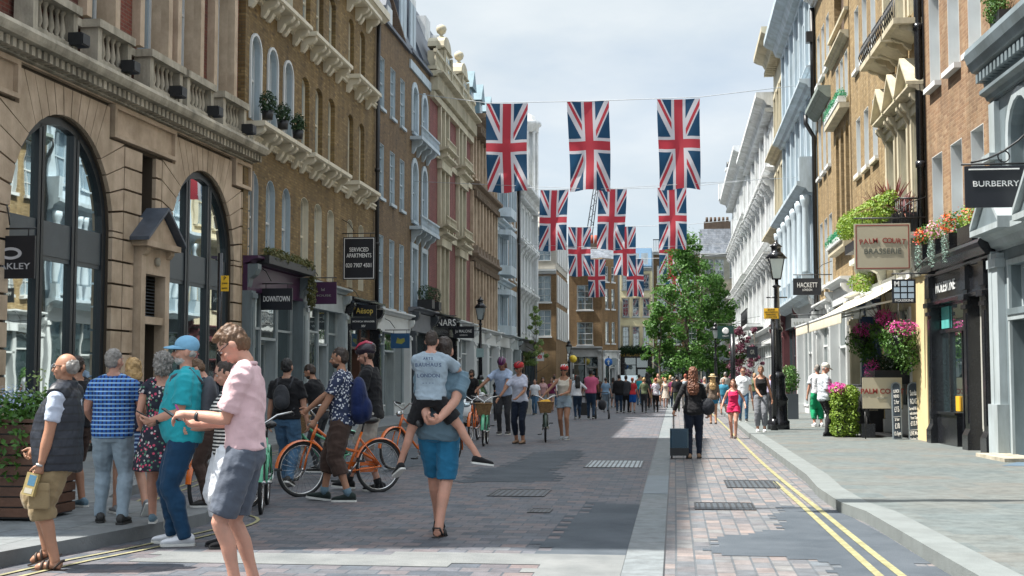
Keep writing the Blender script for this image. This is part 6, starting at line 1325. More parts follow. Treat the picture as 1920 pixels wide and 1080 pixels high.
    # face details
    if res < 2 or (abs(rz) > 2):
        for s in (-1, 1):
            e = MB(); e.ell(hp(s * .03, .0835, 1.641), (.0125, .0085, .0065), 10, 6, H3); eo = e.obj('eye', EYEW, r); e = MB(); e.ell(hp(s * .03, .0905, 1.641), (.0055, .0035, .0055), 8, 6, H3); e.obj('iris', BLACKM, eo)
            e = MB(); e.tube([hp(s * .045, .079, 1.662), hp(s * .03, .091, 1.667), hp(s * .014, .092, 1.662)], [.003, .005, .004], 6); e.obj('eyebrow', lk['hair'][1], r)
        e = MB(); e.ell(hp(0, .0925, 1.5775), (.022, .006, .0065), 10, 6, H3); e.obj('mouth', LIPS, r)
    # hair
    hk, hm = lk['hair'][:2]
    if hk != 'none' and hm:
        b = MB(); amp = .006
        if hk == 'bald': b.ell(hp(0, -.034, 1.645), (.08, .076, .074), 18, 12, H3)
        elif hk == 'short': b.ell(hp(0, -.016, 1.664), (.079, .095, .098), 18, 12, H3); b.ell(hp(0, -.038, 1.625), (.076, .064, .07), 14, 10, H3)
        elif hk == 'undercap': b.ell(hp(0, -.04, 1.622), (.0745, .054, .045), 14, 10, H3)
        elif hk == 'quiff': b.ell(hp(0, -.016, 1.664), (.08, .096, .1), 18, 12, H3); b.ell(hp(0, -.04, 1.62), (.077, .066, .075), 14, 10, H3); b.ell(hp(0, .03, 1.732), (.062, .056, .03), 14, 10, H3); b.ell(hp(0, -.02, 1.742), (.06, .066, .026), 14, 10, H3); amp = .0055
        elif hk == 'curly': b.ell(hp(0, -.02, 1.665), (.095, .105, .108), 18, 12, H3); b.ell(hp(0, -.05, 1.6), (.092, .075, .085), 14, 10, H3); amp = .02
        elif hk == 'bun': b.ell(hp(0, -.016, 1.664), (.082, .098, .101), 18, 12, H3); b.ell(hp(0, -.115, 1.68), (.04, .04, .04), 12, 8, H3)
        elif hk == 'long':
            b.ell(hp(0, -.018, 1.664), (.086, .1, .104), 18, 12, H3); ring_loft(b, [(tuple(hp(0, -.05, 1.66)), .085, .062, H3), (tuple(hp(0, -.062, 1.58)), .09, .058, H3), (tuple(hp(0, -.078, 1.48)), .1, .05, H3), (tuple(tp(0, -.115, 1.38)), .115, .045, R3_), (tuple(tp(0, -.13, 1.28)), .105, .032, R3_), (tuple(tp(0, -.125, 1.22)), .06, .02, R3_)]); amp = .014
        elif hk == 'bob': b.ell(hp(0, -.018, 1.664), (.088, .1, .104), 18, 12, H3); ring_loft(b, [(tuple(hp(0, -.04, 1.66)), .09, .07, H3), (tuple(hp(0, -.045, 1.58)), .1, .072, H3), (tuple(hp(0, -.045, 1.51)), .094, .066, H3)]); amp = .012
        elif hk == 'pony': b.ell(hp(0, -.016, 1.664), (.082, .098, .101), 18, 12, H3); b.tube([hp(0, -.1, 1.68), hp(0, -.14, 1.64), hp(0, -.14, 1.55), hp(0, -.12, 1.46)], [.025, .03, .026, .012], 8)
        queue('hair', b, hm, r, max(.006, cvox * .7), amp * 1.3, 48 if res == 0 else 30, 1, seed)
        if lk.get('beard'):
            b = MB(); b.ell(hp(0, .034, 1.563), (.057, .06, .045), 14, 10, H3); b.ell(hp(0, .075, 1.588), (.03, .024, .009), 10, 6, H3); queue('beard', b, lk['beard'], r, max(.006, cvox * .6), .005, 40, 1, seed)
    # clothes
    tk, tm = lk['top'][:2]; bk, bm = lk['bottom'][:2]
    if bk:
        b = MB(); frac = lk['bottom'][2] if len(lk['bottom']) > 2 else 2; off = lk['bottom'][3] if len(lk['bottom']) > 3 else .012
        if bk == 'skirt':
            hz = frac; ring_loft(b, [(tuple(tp(0, 0, 1.06)), .14 * fat, .11 * fat, R3_), (tuple(tp(0, -.005, .97)), .17 * fat, .13 * fat, R3_), ((pel.x, pel.y, .86), .185 * fat, .15 * fat, None), ((pel.x, pel.y, hz), .19 * fat + (.9 - hz) * .12, .15 * fat + (.9 - hz) * .25, None)], n=24)
        else:
            torso(b, .82, .99 + (.0 if not fem else .06), .008)
            for i in (0, 1): leg(b, i, off, frac, 1.25 if frac < 2 and off > .012 else 1.0)
        queue({'skirt': 'skirt', 'shorts': 'shorts'}.get(bk, 'trousers'), b, bm, r, cvox, .009 if res < 2 else .005, 9, 3, seed)
    if tk:
        hem = lk['top'][2] if len(lk['top']) > 2 else .93; sl = {'tee': .72, 'long': 2, 'tank': 0, 'polo': .78, 'short': .6, 'dress': .25, 'vest': 0, 'elbow': .98}[tk]; b = MB(); so = lk.get('so') or .024 if tk in ('long', 'tee', 'polo') and not fem else .014
        if tk == 'dress':
            torso(b, .95, 1.42, .012); ring_loft(b, [(tuple(tp(0, 0, 1.1)), .135 * fat, .11 * fat, R3_), (tuple(tp(0, -.005, .97)), .18 * fat, .135 * fat, R3_), ((pel.x, pel.y, .86), .2 * fat, .16 * fat, None), ((pel.x, pel.y, hem), .22 * fat + (.9 - hem) * .12, .17 * fat + (.9 - hem) * .25, None)], n=24)
        elif tk == 'vest': torso(b, hem, 1.475, .045)
        elif tk == 'tank': torso(b, hem, 1.4, .012); [b.tube([tp(s * .1, .08, 1.37), tp(s * .115, .0, 1.455), tp(s * .1, -.075, 1.37)], .022, 8) for s in (-1, 1)]
        else: torso(b, hem, 1.472 if not fem else 1.455, so * .8 + (.014 if hem < .95 else 0))
        if sl:
            for i in (0, 1): arm(b, i, so * .75, sl, 1.25 if sl <= 1 else 1)
            for s in (-1, 1): b.tube([tp(s * .05, -.012, 1.465), tp(s * .09, -.01, 1.445), tp(s * sw * .85, -.008, 1.42)], [.042 + so * .4, .046 + so * .4, .044 + so * .5], 10)
        top = queue({'dress': 'dress', 'vest': 'padded_vest', 'tank': 'vest_top', 'long': 'jacket' if lk.get('jacket') else 'shirt'}.get(tk, 'shirt'), b, tm, r, cvox, .012 if res < 2 else .006, 7.5, 3, seed + 3)
        if tk == 'polo' and res == 0:
            b = MB(); n = 22; P = []
            for i in range(n + 1): a = -pi * .42 + pi * 1.84 * i / n + pi / 2; P.append(tp(.064 * cos(a), -.005 + .06 * sin(a) * 1.0, 1.487 - .02 * (sin(a) > .5)))
            b.tube(P, .0135, 8); b.obj('collar', tm, r)
    if lk['shoes'] not in ('sandal', None):
        for i in (0, 1): shoe(r, ank[i], R(feet[i][3]), R(feet[i][4]), lk['shoes'][0], lk['shoes'][1], 1.0 if not fem else .92)
    elif lk['shoes'] == 'sandal':
        for i in (0, 1):
            M = Matrix.Translation(ank[i]) @ Matrix.Rotation(R(feet[i][3]), 4, 'Z') @ Matrix.Rotation(-R(feet[i][4]), 4, 'X')
            b = MB(); pl = [(-.09, .03), (-.03, .04), (.05, .042), (.11, .049), (.16, .045), (.19, .025)]; pts = [(w, y) for y, w in pl] + [(-w, y) for y, w in reversed(pl)]; n = len(pts)
            v = [tuple(M @ V(x, y, -.1)) for x, y in pts] + [tuple(M @ V(x, y, -.084)) for x, y in pts]; b.add(v, [tuple(range(n)), tuple(range(2 * n - 1, n - 1, -1))] + [(j, (j + 1) % n, n + (j + 1) % n, n + j) for j in range(n)]); so_ = b.obj('sandal', lk.get('sandalm', SOLEB), r)
            b = MB()
            for y, z in ((.1, -.02), (.05, -.005)): b.tube([M @ V(-.045, y, -.08), M @ V(-.03, y, z - .01), M @ V(0, y, z), M @ V(.03, y, z - .01), M @ V(.045, y, -.08)], .011, 6)
            b.tube([M @ V(-.04, -.0, -.07), M @ V(-.03, -.06, -.01), M @ V(.03, -.06, -.01), M @ V(.04, 0, -.07)], .009, 6); b.obj('strap', lk.get('sandalm', SOLEB), so_)
    if lk['socks']:
        for i in (0, 1): b = MB(); b.tube([ank[i] + V(0, 0, -.02), ank[i].lerp(knee[i], .16)], [.045, .05], 12); b.obj('sock', lk['socks'], r)
    if lk['glasses']:
        b = MB(); 
        for s in (-1, 1): b.ell(hp(s * .032, .1, 1.643), (.026, .006, .018), 12, 8, H3)
        b.obj('sunglasses' if lk['glasses'] == 'dark' else 'glasses', BLACKP if lk['glasses'] == 'dark' else GLASS_P, r); b = MB(); b.tube([hp(-.078, .0, 1.648), hp(-.06, .092, 1.65), hp(-.02, .105, 1.65), hp(.02, .105, 1.65), hp(.06, .092, 1.65), hp(.078, .0, 1.648)], .003, 5); b.obj('glasses_frame', BLACKP, r)
    if lk['hat']:
        kind, hm2 = lk['hat'][:2]; b = MB()
        if kind == 'cap':
            b.ell(hp(0, -.012, 1.69), (.088, .106, .085), 22, 14, H3); b2 = MB(); n = 16; top = []
            for j, (ry, z) in enumerate(((.08, 0), (.155, -.014), (.165, -.02))): top.append([hp(.075 * cos(pi * i / n), .02 + ry * sin(pi * i / n), 1.69 + z - .012 * abs(cos(pi * i / n))) for i in range(n + 1)])
            v = [tuple(p) for rr in top for p in rr] + [tuple(p - V(0, 0, .006)) for rr in top for p in rr]; m_ = n + 1; f = []
            for L_ in (0, 3 * m_):
                for j in range(2):
                    for i in range(n): f.append((L_ + j * m_ + i, L_ + j * m_ + i + 1, L_ + (j + 1) * m_ + i + 1, L_ + (j + 1) * m_ + i))
            for i in range(n): f.append((2 * m_ + i, 2 * m_ + i + 1, 5 * m_ + i + 1, 5 * m_ + i))
            b2.add(v, f, True); c_ = b.obj('cap', hm2, r); b2.obj('peak', hm2, c_)
        elif kind == 'straw':
            v = []; b.lathe([(.0, 1.79), (.06, 1.79), (.085, 1.77), (.092, 1.71), (.1, 1.7), (.17, 1.685), (.175, 1.69), (.1, 1.71)], (0, -.01, 0), 20, False); b.v = [tuple(HM @ V(*p)) for p in b.v]; c_ = b.obj('hat', hm2, r); b2 = MB(); b2.lathe([(.0945, 1.712), (.093, 1.74), (.09, 1.74)], (0, -.01, 0), 20, False); b2.v = [tuple(HM @ V(*p)) for p in b2.v]; b2.obj('hat_band', BLACKM, c_)
        elif kind == 'helmet':
            hm3 = lk['hat'][2]; b.ell(hp(0, -.015, 1.7), (.1, .13, .085), 22, 14, H3); b.ell(hp(0, -.06, 1.68), (.088, .08, .075), 14, 10, H3); c_ = b.obj('helmet', hm2, r); b2 = MB()
            for x in (-.05, 0, .05): b2.tube([hp(x, .1, 1.735 - abs(x) * .15), hp(x * 1.1, .04, 1.782 - abs(x) * .3), hp(x * 1.1, -.05, 1.788 - abs(x) * .3), hp(x, -.12, 1.745 - abs(x) * .2)], [.008, .013, .013, .008], 6)
            b2.obj('vent', hm3, c_); b2 = MB(); b2.tube([hp(-.08, .0, 1.66), hp(-.06, .02, 1.56), hp(0, .035, 1.53), hp(.06, .02, 1.56), hp(.08, 0, 1.66)], .006, 5); b2.obj('chin_strap', BLACKM, c_)
    bpy.context.view_layer.objects.active = None
    return dict(root=r, tp=tp, hp=hp, wr=wr, elb=elb, sh=sh, knee=knee, ank=ank, TM=TM, k=k, loc=V(*loc), rz=rz, M=Matrix.Translation(V(*loc)) @ Matrix.Rotation(rz, 4, 'Z') @ Matrix.Scale(k, 4))
EYEW = mat('eye_white', (.6, .57, .54), .3, .05); LIPS = mat('lips', (.4, .13, .11), .5, .1)

def pose_at(px, py, ptop, z=0.0, slack=0):
    g = G(px, py, z); m = camo.rotation_euler.to_matrix(); d = m @ V(0, (540 - ptop) / FPX, -1) ; t = g.y / (m @ V((px - 960) / FPX, (540 - ptop) / FPX, -1)).y
    return g, CAMH + (m @ V((px - 960) / FPX, (540 - ptop) / FPX, -1)).z * t - z
def backpack(F, m, label, s=1.0, zc=1.22, straps=True, cat='backpack'):
    M = F['M'] @ F['TM']; r = empty('backpack', tuple(M @ V(0, -.2, zc)), 0, label, cat); b = MB(); k = F['k']
    o = MB(); o.ell((0, 0, 0), (.15 * s, .085 * s, .22 * s), 18, 12); o.ell((0, 0, -.08 * s), (.15 * s, .09 * s, .14 * s), 16, 10); o.ell((0, -.07 * s, -.08 * s), (.11 * s, .05 * s, .11 * s), 14, 10); 
    mt = (Matrix.Rotation(F['rz'], 4, 'Z') @ Matrix.Scale(k, 4) @ F['TM'].to_3x3().to_4x4()); r.matrix_basis = Matrix.Translation(M @ V(0, -.2, zc)) @ mt
    queue('bag_body', o, m, r, .014, .008, 9, 2)
    if straps:
        for sx in (-1, 1): b = MB(); b.tube([V(sx * .09, .05, .15 * s), V(sx * .11, .16, .265), V(sx * .125, .3, .2), V(sx * .135, .33, .06), V(sx * .15, .26, -.1), V(sx * .14, .08, -.17)], .016, 6); b.obj('strap', m, r)
    return r
# ---------------- the cast ----------------
C = cloth
NAVYC = C('navy', (.012, .018, .035)); BLK = C('black', (.012, .012, .014)); DGR = C('charcoal', (.04, .042, .048)); WHT = C('white', (.68, .7, .74)); GRY = C('grey', (.2, .21, .22)); JEAN = C('blue_denim', (.06, .13, .22)); LJEAN = C('light_denim', (.26, .33, .39)); DJEAN = C('dark_denim', (.02, .04, .075)); KHA = C('khaki', (.27, .2, .11)); PINK = C('pale_pink', (.66, .45, .47)); TURQ = C('turquoise', (.02, .34, .4)); TBLU = C('navy_trousers', (.01, .045, .1)); SLATEC = C('slate_shorts', (.085, .1, .13)); BLUS = C('bright_blue', (.02, .15, .28)); STEEL = C('steel_blue', (.12, .19, .24)); PGR = C('pale_grey_blue', (.42, .5, .57)); BRN = C('brown', (.065, .04, .032)); SAND = C('pale_stone', (.4, .38, .34)); CRIM = C('crimson', (.6, .02, .1)); REDC = C('red', (.45, .03, .04)); MAG = C('dusty_pink', (.5, .1, .2)); GRN = C('olive', (.09, .11, .06)); PURP = C('plum', (.15, .02, .07)); CHBL = C('chambray', (.22, .34, .48)); MIDG = C('mid_grey', (.13, .135, .14)); GREENT = C('green_trousers', (.01, .3, .13))
CHECK = pattern('blue_check', None, stripes(2, 24, (.25, .42, .62), stripes(0, 24, (.012, .09, .34), (.006, .02, .09), .38), .7)); STRIPE = pattern('black_white_stripe', None, stripes(2, 30, (.6, .58, .55), (.012, .012, .014), .55)); FLOR = pattern('dark_floral', None, blobs((.012, .014, .028), [(.5, .06, .12), (.5, .45, .45), (.08, .2, .13), (.012, .014, .028)], 30, .42)); PATT = pattern('navy_white_pattern', None, blobs((.02, .03, .07), [(.55, .57, .6), (.6, .62, .65)], 34, .36)); FLOR2 = pattern('pale_floral', None, blobs((.5, .46, .4), [(.15, .1, .08), (.4, .2, .1)], 26, .4)); PATW = pattern('white_print', None, blobs((.55, .55, .58), [(.1, .1, .2), (.3, .1, .2)], 24, .4)); NSTR = pattern('blue_stripe_skirt', None, stripes(2, 22, (.25, .35, .5), (.01, .03, .1), .6))
VESTM = pattern('quilted_vest', None, stripes(2, 15, (.005, .007, .012), (.012, .016, .026), .78), .5)
def Pat(px, py, top, rz, label, pose, look, res=1, z=0, group=None, H=None):
    g, h = pose_at(px, py, top, z); return person(tuple(g), R(rz), H or h, label, pose, look, res, group)
def W_(F, x, y, z): return F['M'] @ V(x, y, z)
def prop(name, label, cat, p, rz=0, rot=None):
    r = empty(name, tuple(p), rz, label, cat)
    if rot: r.rotation_euler = rot
    return r

# pink polo man
F = Pat(457, 1130, 603, 96, 'man in a pale pink polo shirt and slate shorts looking down at his phone', dict(fl=(-.09, .02, 0, 8, 0), fr=(.09, -.06, 0, -8, 0), hl=(-.07, .34, 1.17), hr=(.09, .3, 1.1), el=(-.25, -1, -1.1), er=(.3, -1, -1.1), hpitch=.72, lean=.02, pl=(.4, -.2, -.9), pr=(-.3, .2, .95), dl=(.25, 1, -.05), dr=(-.3, 1, .1), curl=.55),
    dict(skin=SKIN3, hair=('quiff', H_BR), top=('polo', PINK, .95), bottom=('shorts', SLATEC, .88, .024), shoes=(DGR, SOLEW), glasses='dark', fat=.91), 0)
p = W_(F, .01, .475, 1.165); r = prop('mobile_phone', 'small dark phone held in both hands by the man in the pink polo shirt', 'phone', p, 0, (R(35), 0, R(96)))
b = MB(); b.box(-.035, .035, -.07, .07, -.004, .004); b.obj('case', BLACKP, r); b = MB(); b.box(-.031, .031, -.062, .062, .0045, .0055); b.obj('screen', GLASS, r)
b = MB(); b.tube([W_(F, -.095, .27, 1.155), W_(F, -.089, .29, 1.158)], .034, 14); tag(b.obj('wrist_watch', BLACKM), 'dark watch on the left wrist of the man in the pink polo shirt', 'watch')

# vest man
F = Pat(108, 1066, 663, 94, 'older man in a quilted navy vest and khaki cargo shorts walking out of frame', dict(fl=(-.1, -.02, 0, 0, 0), fr=(.1, .13, .07, 0, 18), hl=(-.25, .06, .83), hr=(.2, .3, .95), el=(-.5, -1, -.2), hpitch=.02, lean=-.05, pl=(.7, .7, 0), dl=(.05, .25, -1), curl=.9),
    dict(skin=SKIN2, hair=('bald', H_GR), top=('tee', C('pale_blue_grey', (.45, .5, .6)), .95), bottom=('shorts', KHA, 1.22, .034), shoes='sandal', so=.006, sandalm=mat('brown_leather', (.06, .04, .03), .6), glasses='clear', belly=.07, fat=1.15), 0)
b = MB(); 
def loft_vest(F, b):
    tp = F['tp']; R3_ = F['TM'].to_3x3(); ring_loft(b, [(tuple(tp(0, .0 + y, z)), rx, ry, R3_) for z, rx, ry, y in ((.8, .23, .19, .01), (.9, .235, .2, .02), (1.08, .225, .205, .035), (1.25, .225, .18, .02), (1.36, .215, .15, .0), (1.43, .16, .12, -.01), (1.475, .095, .09, -.01), (1.53, .085, .085, -.015))], n=26)
loft_vest(F, b); [b.tube([F['tp'](s * .06, -.012, 1.46), F['tp'](s * .13, -.01, 1.43), F['tp'](s * .19, -.008, 1.395)], [.08, .092, .08], 12) for s in (-1, 1)]; queue('padded_vest', b, VESTM, F['root'], .009, .016, 8, 2, 3)
for i, (x, y, z) in enumerate(((-.235, -.01, .5), )):
    kn, hp_ = F['knee'][0], V(-.09, 0, .9); c = hp_.lerp(kn, .75); b = MB(); b.cbox((c.x - .125, c.y - .01, c.z), .035, .17, .19); b.cbox((c.x - .14, c.y - .01, c.z + .085), .02, .185, .06); queue('cargo_pocket', b, KHA, F['root'], .009, .004, 9, 3)
p = W_(F, -.255, .13, .7); r = prop('snack_box', 'small yellow and blue carton held by the man in the quilted vest', 'box', p, 0, (R(12), R(8), R(94)))
b = MB(); b.box(-.025, .025, -.045, .045, -.085, .085); b.obj('carton', mat('yellow_carton', (.42, .32, .13), .5, .15, 20), r); b = MB(); b.box(-.0262, -.0255, -.035, .02, -.01, .07); b.obj('printed_panel', mat('blue_print', (.08, .2, .3), .5), r)
b = MB(); b.box(-.0262, -.0255, -.03, .03, -.07, -.03); b.obj('printed_label', mat('cream_print', (.5, .45, .35), .6), r)
b = MB(); b.tube([W_(F, -.25, .07, .845), W_(F, -.25, .065, .862)], .03, 12); tag(b.obj('wrist_watch', mat('steel', (.4, .4, .4), .3, metal=.8)), 'metal watch on the wrist of the man in the quilted vest', 'watch')

# checked shirt man
F = Pat(208, 982, 655, 12, 'grey haired man in a blue checked shirt and light jeans seen from behind', dict(fl=(-.13, .12, 0, 12, 0), fr=(.12, -.06, 0, -8, 0), hl=(-.24, .28, 1.0), hr=(.24, .28, 1.0), el=(-.7, -1, -.3), er=(.7, -1, -.3), hyaw=-.5), dict(skin=SKIN3, hair=('short', H_GR), top=('short', CHECK, .86), bottom=('trousers', LJEAN, 2, .02), shoes=(SOLEB, SOLEB), fat=1.12, belly=.03), 0, .12)
Pat(140, 952, 668, 60, 'dark haired man in a black top and sunglasses behind the quilted vest man', dict(fl=(-.1, .1, 0, 0, 0), hyaw=-1.0), dict(skin=SKIN2, hair=('short', H_DK), top=('tee', BLK), bottom=('shorts', BRN, .9, .02), shoes=(STEEL, SOLEW), glasses='dark', fat=1.1), 0, .12)
Pat(243, 965, 672, 40, 'blonde woman in a blue striped skirt mostly hidden behind the checked shirt man', dict(fl=(-.09, .22, .0, 0, 0), fr=(.09, -.28, .05, 0, 50)), dict(fem=True, skin=SKIN, hair=('bob', H_BL), top=('tee', NAVYC), bottom=('skirt', NSTR, .62), shoes=(GRY, SOLEW)), 1, .12)
F = Pat(300, 985, 662, 18, 'grey haired woman in a dark floral dress walking away', dict(fl=(-.09, .2, 0, 0, 0), fr=(.09, -.2, .06, 0, 45), hl=(-.2, .15, .95), hr=(.22, .2, .95)), dict(fem=True, skin=SKIN3, hair=('curly', H_GR), top=('dress', FLOR, .56), bottom=(None, None), shoes=(STEEL, SOLEW), fat=1.12), 0, .12)
# turquoise man
F = Pat(342, 1022, 634, 108, 'bearded man in a turquoise polo shirt, light blue cap and dark sunglasses', dict(fl=(-.09, -.02, 0, 0, 0), fr=(.11, .08, 0, -22, 0), hl=(-.09, .25, 1.06), hr=(.1, .23, 1.04), el=(-.6, -1, -.8), er=(.6, -1, -.8), pl=(.5, 0, .8), pr=(-.5, 0, .8), curl=.6, hyaw=.05), dict(skin=SKIN3, hair=('undercap', H_WH), beard=H_WH, top=('polo', TURQ, .86), bottom=('trousers', TBLU, 2, .022), shoes=(WHT, SOLEW), glasses='dark', hat=('cap', C('pale_blue_cap', (.2, .42, .6))), fat=1.1, belly=.05), 0)
backpack(F, C('grey_backpack', (.08, .085, .1)), 'dark grey backpack worn by the man in the turquoise shirt', .95)
p = W_(F, .0, .34, 1.1); r = prop('mobile_phone', 'dark phone held at waist height by the man in the light blue cap', 'phone', p, 0, (R(30), 0, R(112))); b = MB(); b.box(-.036, .036, -.07, .07, -.005, .005); b.obj('case', BLACKP, r); b = MB(); b.box(-.03, .03, -.06, .06, .0055, .0065); b.obj('screen', GLASS, r)
b = MB(); b.tube([W_(F, -.11, .2, 1.055), W_(F, -.105, .22, 1.057)], .034, 12); tag(b.obj('wrist_watch', BLACKM), 'black watch worn by the man in the turquoise shirt', 'watch')
# striped woman
F = Pat(425, 1026, 676, 120, 'person in a black and white striped top and white trousers between the phone users', dict(hl=(-.05, .36, 1.2), hr=(.14, .3, 1.1), el=(-.4, -1, -.7), pl=(.4, -.6, .6), curl=.7, hpitch=.35), dict(fem=True, skin=SKIN3, hair=('short', H_DK), top=('elbow', STRIPE, .86), bottom=('trousers', WHT, 1.5, .02), shoes=(BLK, SOLEB), fat=1.05), 0)
p = W_(F, -.03, .46, 1.27); r = prop('mobile_phone', 'bright pink phone held up beside the striped top', 'phone', p, 0, (R(60), 0, R(110))); b = MB(); b.box(-.036, .036, -.072, .072, -.006, .006); b.obj('case', mat('pink_case', (.5, .05, .3), .4), r)
b = MB(); b.box(-.03, .03, -.06, .06, .0065, .0075); b.obj('screen', GLASS, r)
Pat(392, 950, 668, 100, 'man in a navy jacket bowing his head behind the turquoise shirt man', dict(hpitch=.6, lean=.15, hl=(-.1, .3, 1.1), hr=(.12, .3, 1.1)), dict(skin=SKIN3, hair=('short', H_BR), top=('long', NAVYC, .9), bottom=('trousers', BRN), fat=1.05), 0, .12)
F = Pat(541, 930, 668, -5, 'man in a black T-shirt and blue jeans walking away by the purple shop', dict(fl=(-.1, .2, 0, 0, 0), fr=(.1, -.15, .03, 0, 20)), dict(skin=SKIN, hair=('short', H_BK), top=('tee', BLK, .92), bottom=('trousers', JEAN, 2, .02), fat=1.05), 0, 0, H=1.74)
F['root'].location = (-5.3, 17.9, 0); F['M'] = Matrix.Translation((-5.3, 17.9, 0)) @ Matrix.Rotation(R(-5), 4, 'Z') @ Matrix.Scale(F['k'], 4)
backpack(F, DGR, 'small charcoal backpack worn by the man in blue jeans walking away', .8)
# cyclist pair
F = Pat(640, 940, 652, 95, 'bearded man in patterned shirt and brown cropped trousers pushing an orange bicycle', dict(fl=(-.1, -.1, 0, 0, 0), fr=(.12, .22, 0, 0, -8), hl=(-.2, .3, .86), hr=(.22, .5, .98), el=(-.3, -1, -.2), er=(.5, -.8, -.5), hpitch=.12, lean=.03, curl=.8), dict(skin=SKIN2, hair=('short', H_DK), beard=H_DK, top=('tee', PATT, .86), bottom=('trousers', BRN, 1.45, .03), shoes=(C('green_black_shoe', (.02, .03, .028)), SOLEW), socks=STEEL), 0)
backpack(F, C('royal_navy_backpack', (.008, .018, .075)), 'large navy blue backpack worn by the man pushing the orange bicycle', 1.25, 1.14)
F = Pat(695, 920, 646, 92, 'teenager in a black T-shirt, pale shorts and a dark red cycle helmet', dict(fl=(-.1, -.12, 0, 0, 0), fr=(.1, .3, 0, 0, -5), hl=(-.22, .3, .98), hr=(.2, .42, .98), hpitch=.25, lean=.06), dict(skin=SKIN3, hair=('short', H_DK), top=('tee', BLK, .86), bottom=('shorts', SAND, .95, .03), shoes=(BLK, SOLEW), socks=BLK, hat=('helmet', mat('dark_helmet', (.03, .02, .03), .25), mat('helmet_crimson', (.5, .03, .08), .3))), 0)
F = person((-5.55, 20.6, 0), R(80), 1.72, 'bearded man in black leaning over the green bicycle', dict(lean=.25, hl=(-.2, .55, 1.0), hr=(.25, .5, 1.0), hpitch=.2), dict(skin=SKIN2, hair=('short', H_DK), beard=H_DK, top=('tee', BLK), bottom=('trousers', DGR)), 1)
# piggyback
F = Pat(822, 1003, 632, 0, 'man in a grey-blue T-shirt and bright blue shorts carrying a boy on his back', dict(fl=(-.05, .3, .0, 5, 0), fr=(.03, -.16, 0, -8, 5), hl=(-.045, -.3, 1.0), hr=(.05, -.31, 1.02), el=(-1, -.1, -.35), er=(1, -.1, -.35), lean=.08, side=.05, pl=(0, 0, 1), pr=(0, 0, 1), dl=(.9, -.25, .1), dr=(-.9, -.35, .1), curl=.8, px=-.0), dict(skin=SKIN3, hair=('short', H_DK), top=('tee', STEEL, .83), bottom=('shorts', BLUS, .97, .016), shoes='sandal', fat=1.12), 0)
b = MB(); b.tube([W_(F, -.13, -.25, .985), W_(F, -.12, -.262, .99)], .036, 12); tag(b.obj('wrist_band', BLACKM), 'black band on the left wrist of the man carrying a boy', 'wristband')
mp = F['loc']; kb = .78
G_ = person((mp.x - .045, mp.y - .2, .565), 0, 1.34, 'boy in a pale blue-grey T-shirt and black shorts riding piggyback', dict(fl=(-.4, .1, .02, 35, 25), fr=(.58, .12, .13, -62, 8), kl=(-1, .9, .2), kr=(1, .9, .3), hl=(-.02, .42, 1.4), hr=(.16, .42, 1.4), el=(-1, .3, -1), er=(1, .3, -1), lean=.1, hpitch=.15), dict(skin=SKIN3, hair=('short', H_DK), top=('tee', C('heather_blue_grey', (.3, .37, .43)), .9), bottom=('shorts', BLK, .72, .03), shoes=(BLK, SOLEW)), 0)
INK = mat('faded_print_ink', (.07, .1, .16), .8)
def curved(s, size, z, R0_, ext=.0):
    n = len(s)
    for i, ch in enumerate(s):
        if ch == ' ': continue
        t = (i - (n - 1) / 2); x = t * size * .78; o = text(ch, size, INK, G_['root'], (x, -.166 + .9 * x * x + ext, z - .25 * x * x), bold=.0015); o.rotation_euler = (R(-2), 0, x * 1.5)
curved('BAUHAUS', .062, 1.335, 0, -.002); curved('LONDON', .062, 1.205, 0, -.0); curved('ARTS', .04, 1.41, 0, .01); curved('----', .05, 1.12, 0, .006)
# suitcase woman
F = Pat(1301, 860, 689, 0, 'woman with long brown hair and a black jacket pulling a blue suitcase away', dict(fl=(-.08, -.06, 0, 0, 0), fr=(.1, .1, 0, -4, 0), hl=(-.36, -.1, .93), curl=.9), dict(fem=True, skin=SKIN2, hair=('long', H_AU), top=('long', BLK, .84), bottom=('trousers', NAVYC, 2, .012), shoes=(mat('tan_leather', (.25, .15, .09), .6), SOLEB), jacket=True, fat=1.05), 0)
g = G(1274, 860); r = prop('suitcase', 'hard blue wheeled suitcase with a raised handle on the granite strip', 'suitcase', (g.x, g.y + .05, 0)); BLU = mat('blue_shell', (.022, .06, .095), .3, .15); b = MB()
b.zprism([(-.17, -.1), (-.14, -.13), (.14, -.13), (.17, -.1), (.17, .1), (.14, .13), (-.14, .13), (-.17, .1)], .06, .55); 
for i in range(6): x = -.125 + i * .05; b.box(x - .008, x + .008, -.138, -.13, .1, .5)
b.obj('shell', BLU, r); b = MB(); b.tube([(-.1, .09, .5), (-.1, .09, .98), (.1, .09, .98), (.1, .09, .5)], .011, 8); b.obj('handle', BLACKM, r); b = MB(); b.box(-.172, .172, -.145, -.132, .06, .2); b.obj('lower_pocket', BLACKM, r)
for sx in (-1, 1):
    for sy in (-1, 1): b = MB(); b.tube([(sx * .14 - .015, sy * .1, .035), (sx * .14 + .015, sy * .1, .035)], .034, 12); b.obj('wheel', BLACKM, r)
p = W_(F, .27, -.08, 1.0); r = prop('shoulder_bag', 'round black bag hanging on the right side of the woman with the suitcase', 'bag', p); b = MB(); b.ell((0, 0, 0), (.14, .08, .16), 18, 12); queue('bag_body', b, C('black_leather', (.02, .022, .028), .5), r, .012, .01, 9, 2); b = MB(); b.tube([(0, 0, .14), (-.08, -.06, .4), (-.2, -.03, .46), (-.26, .1, .3)], .009, 6); b.obj('strap', BLACKM, r)

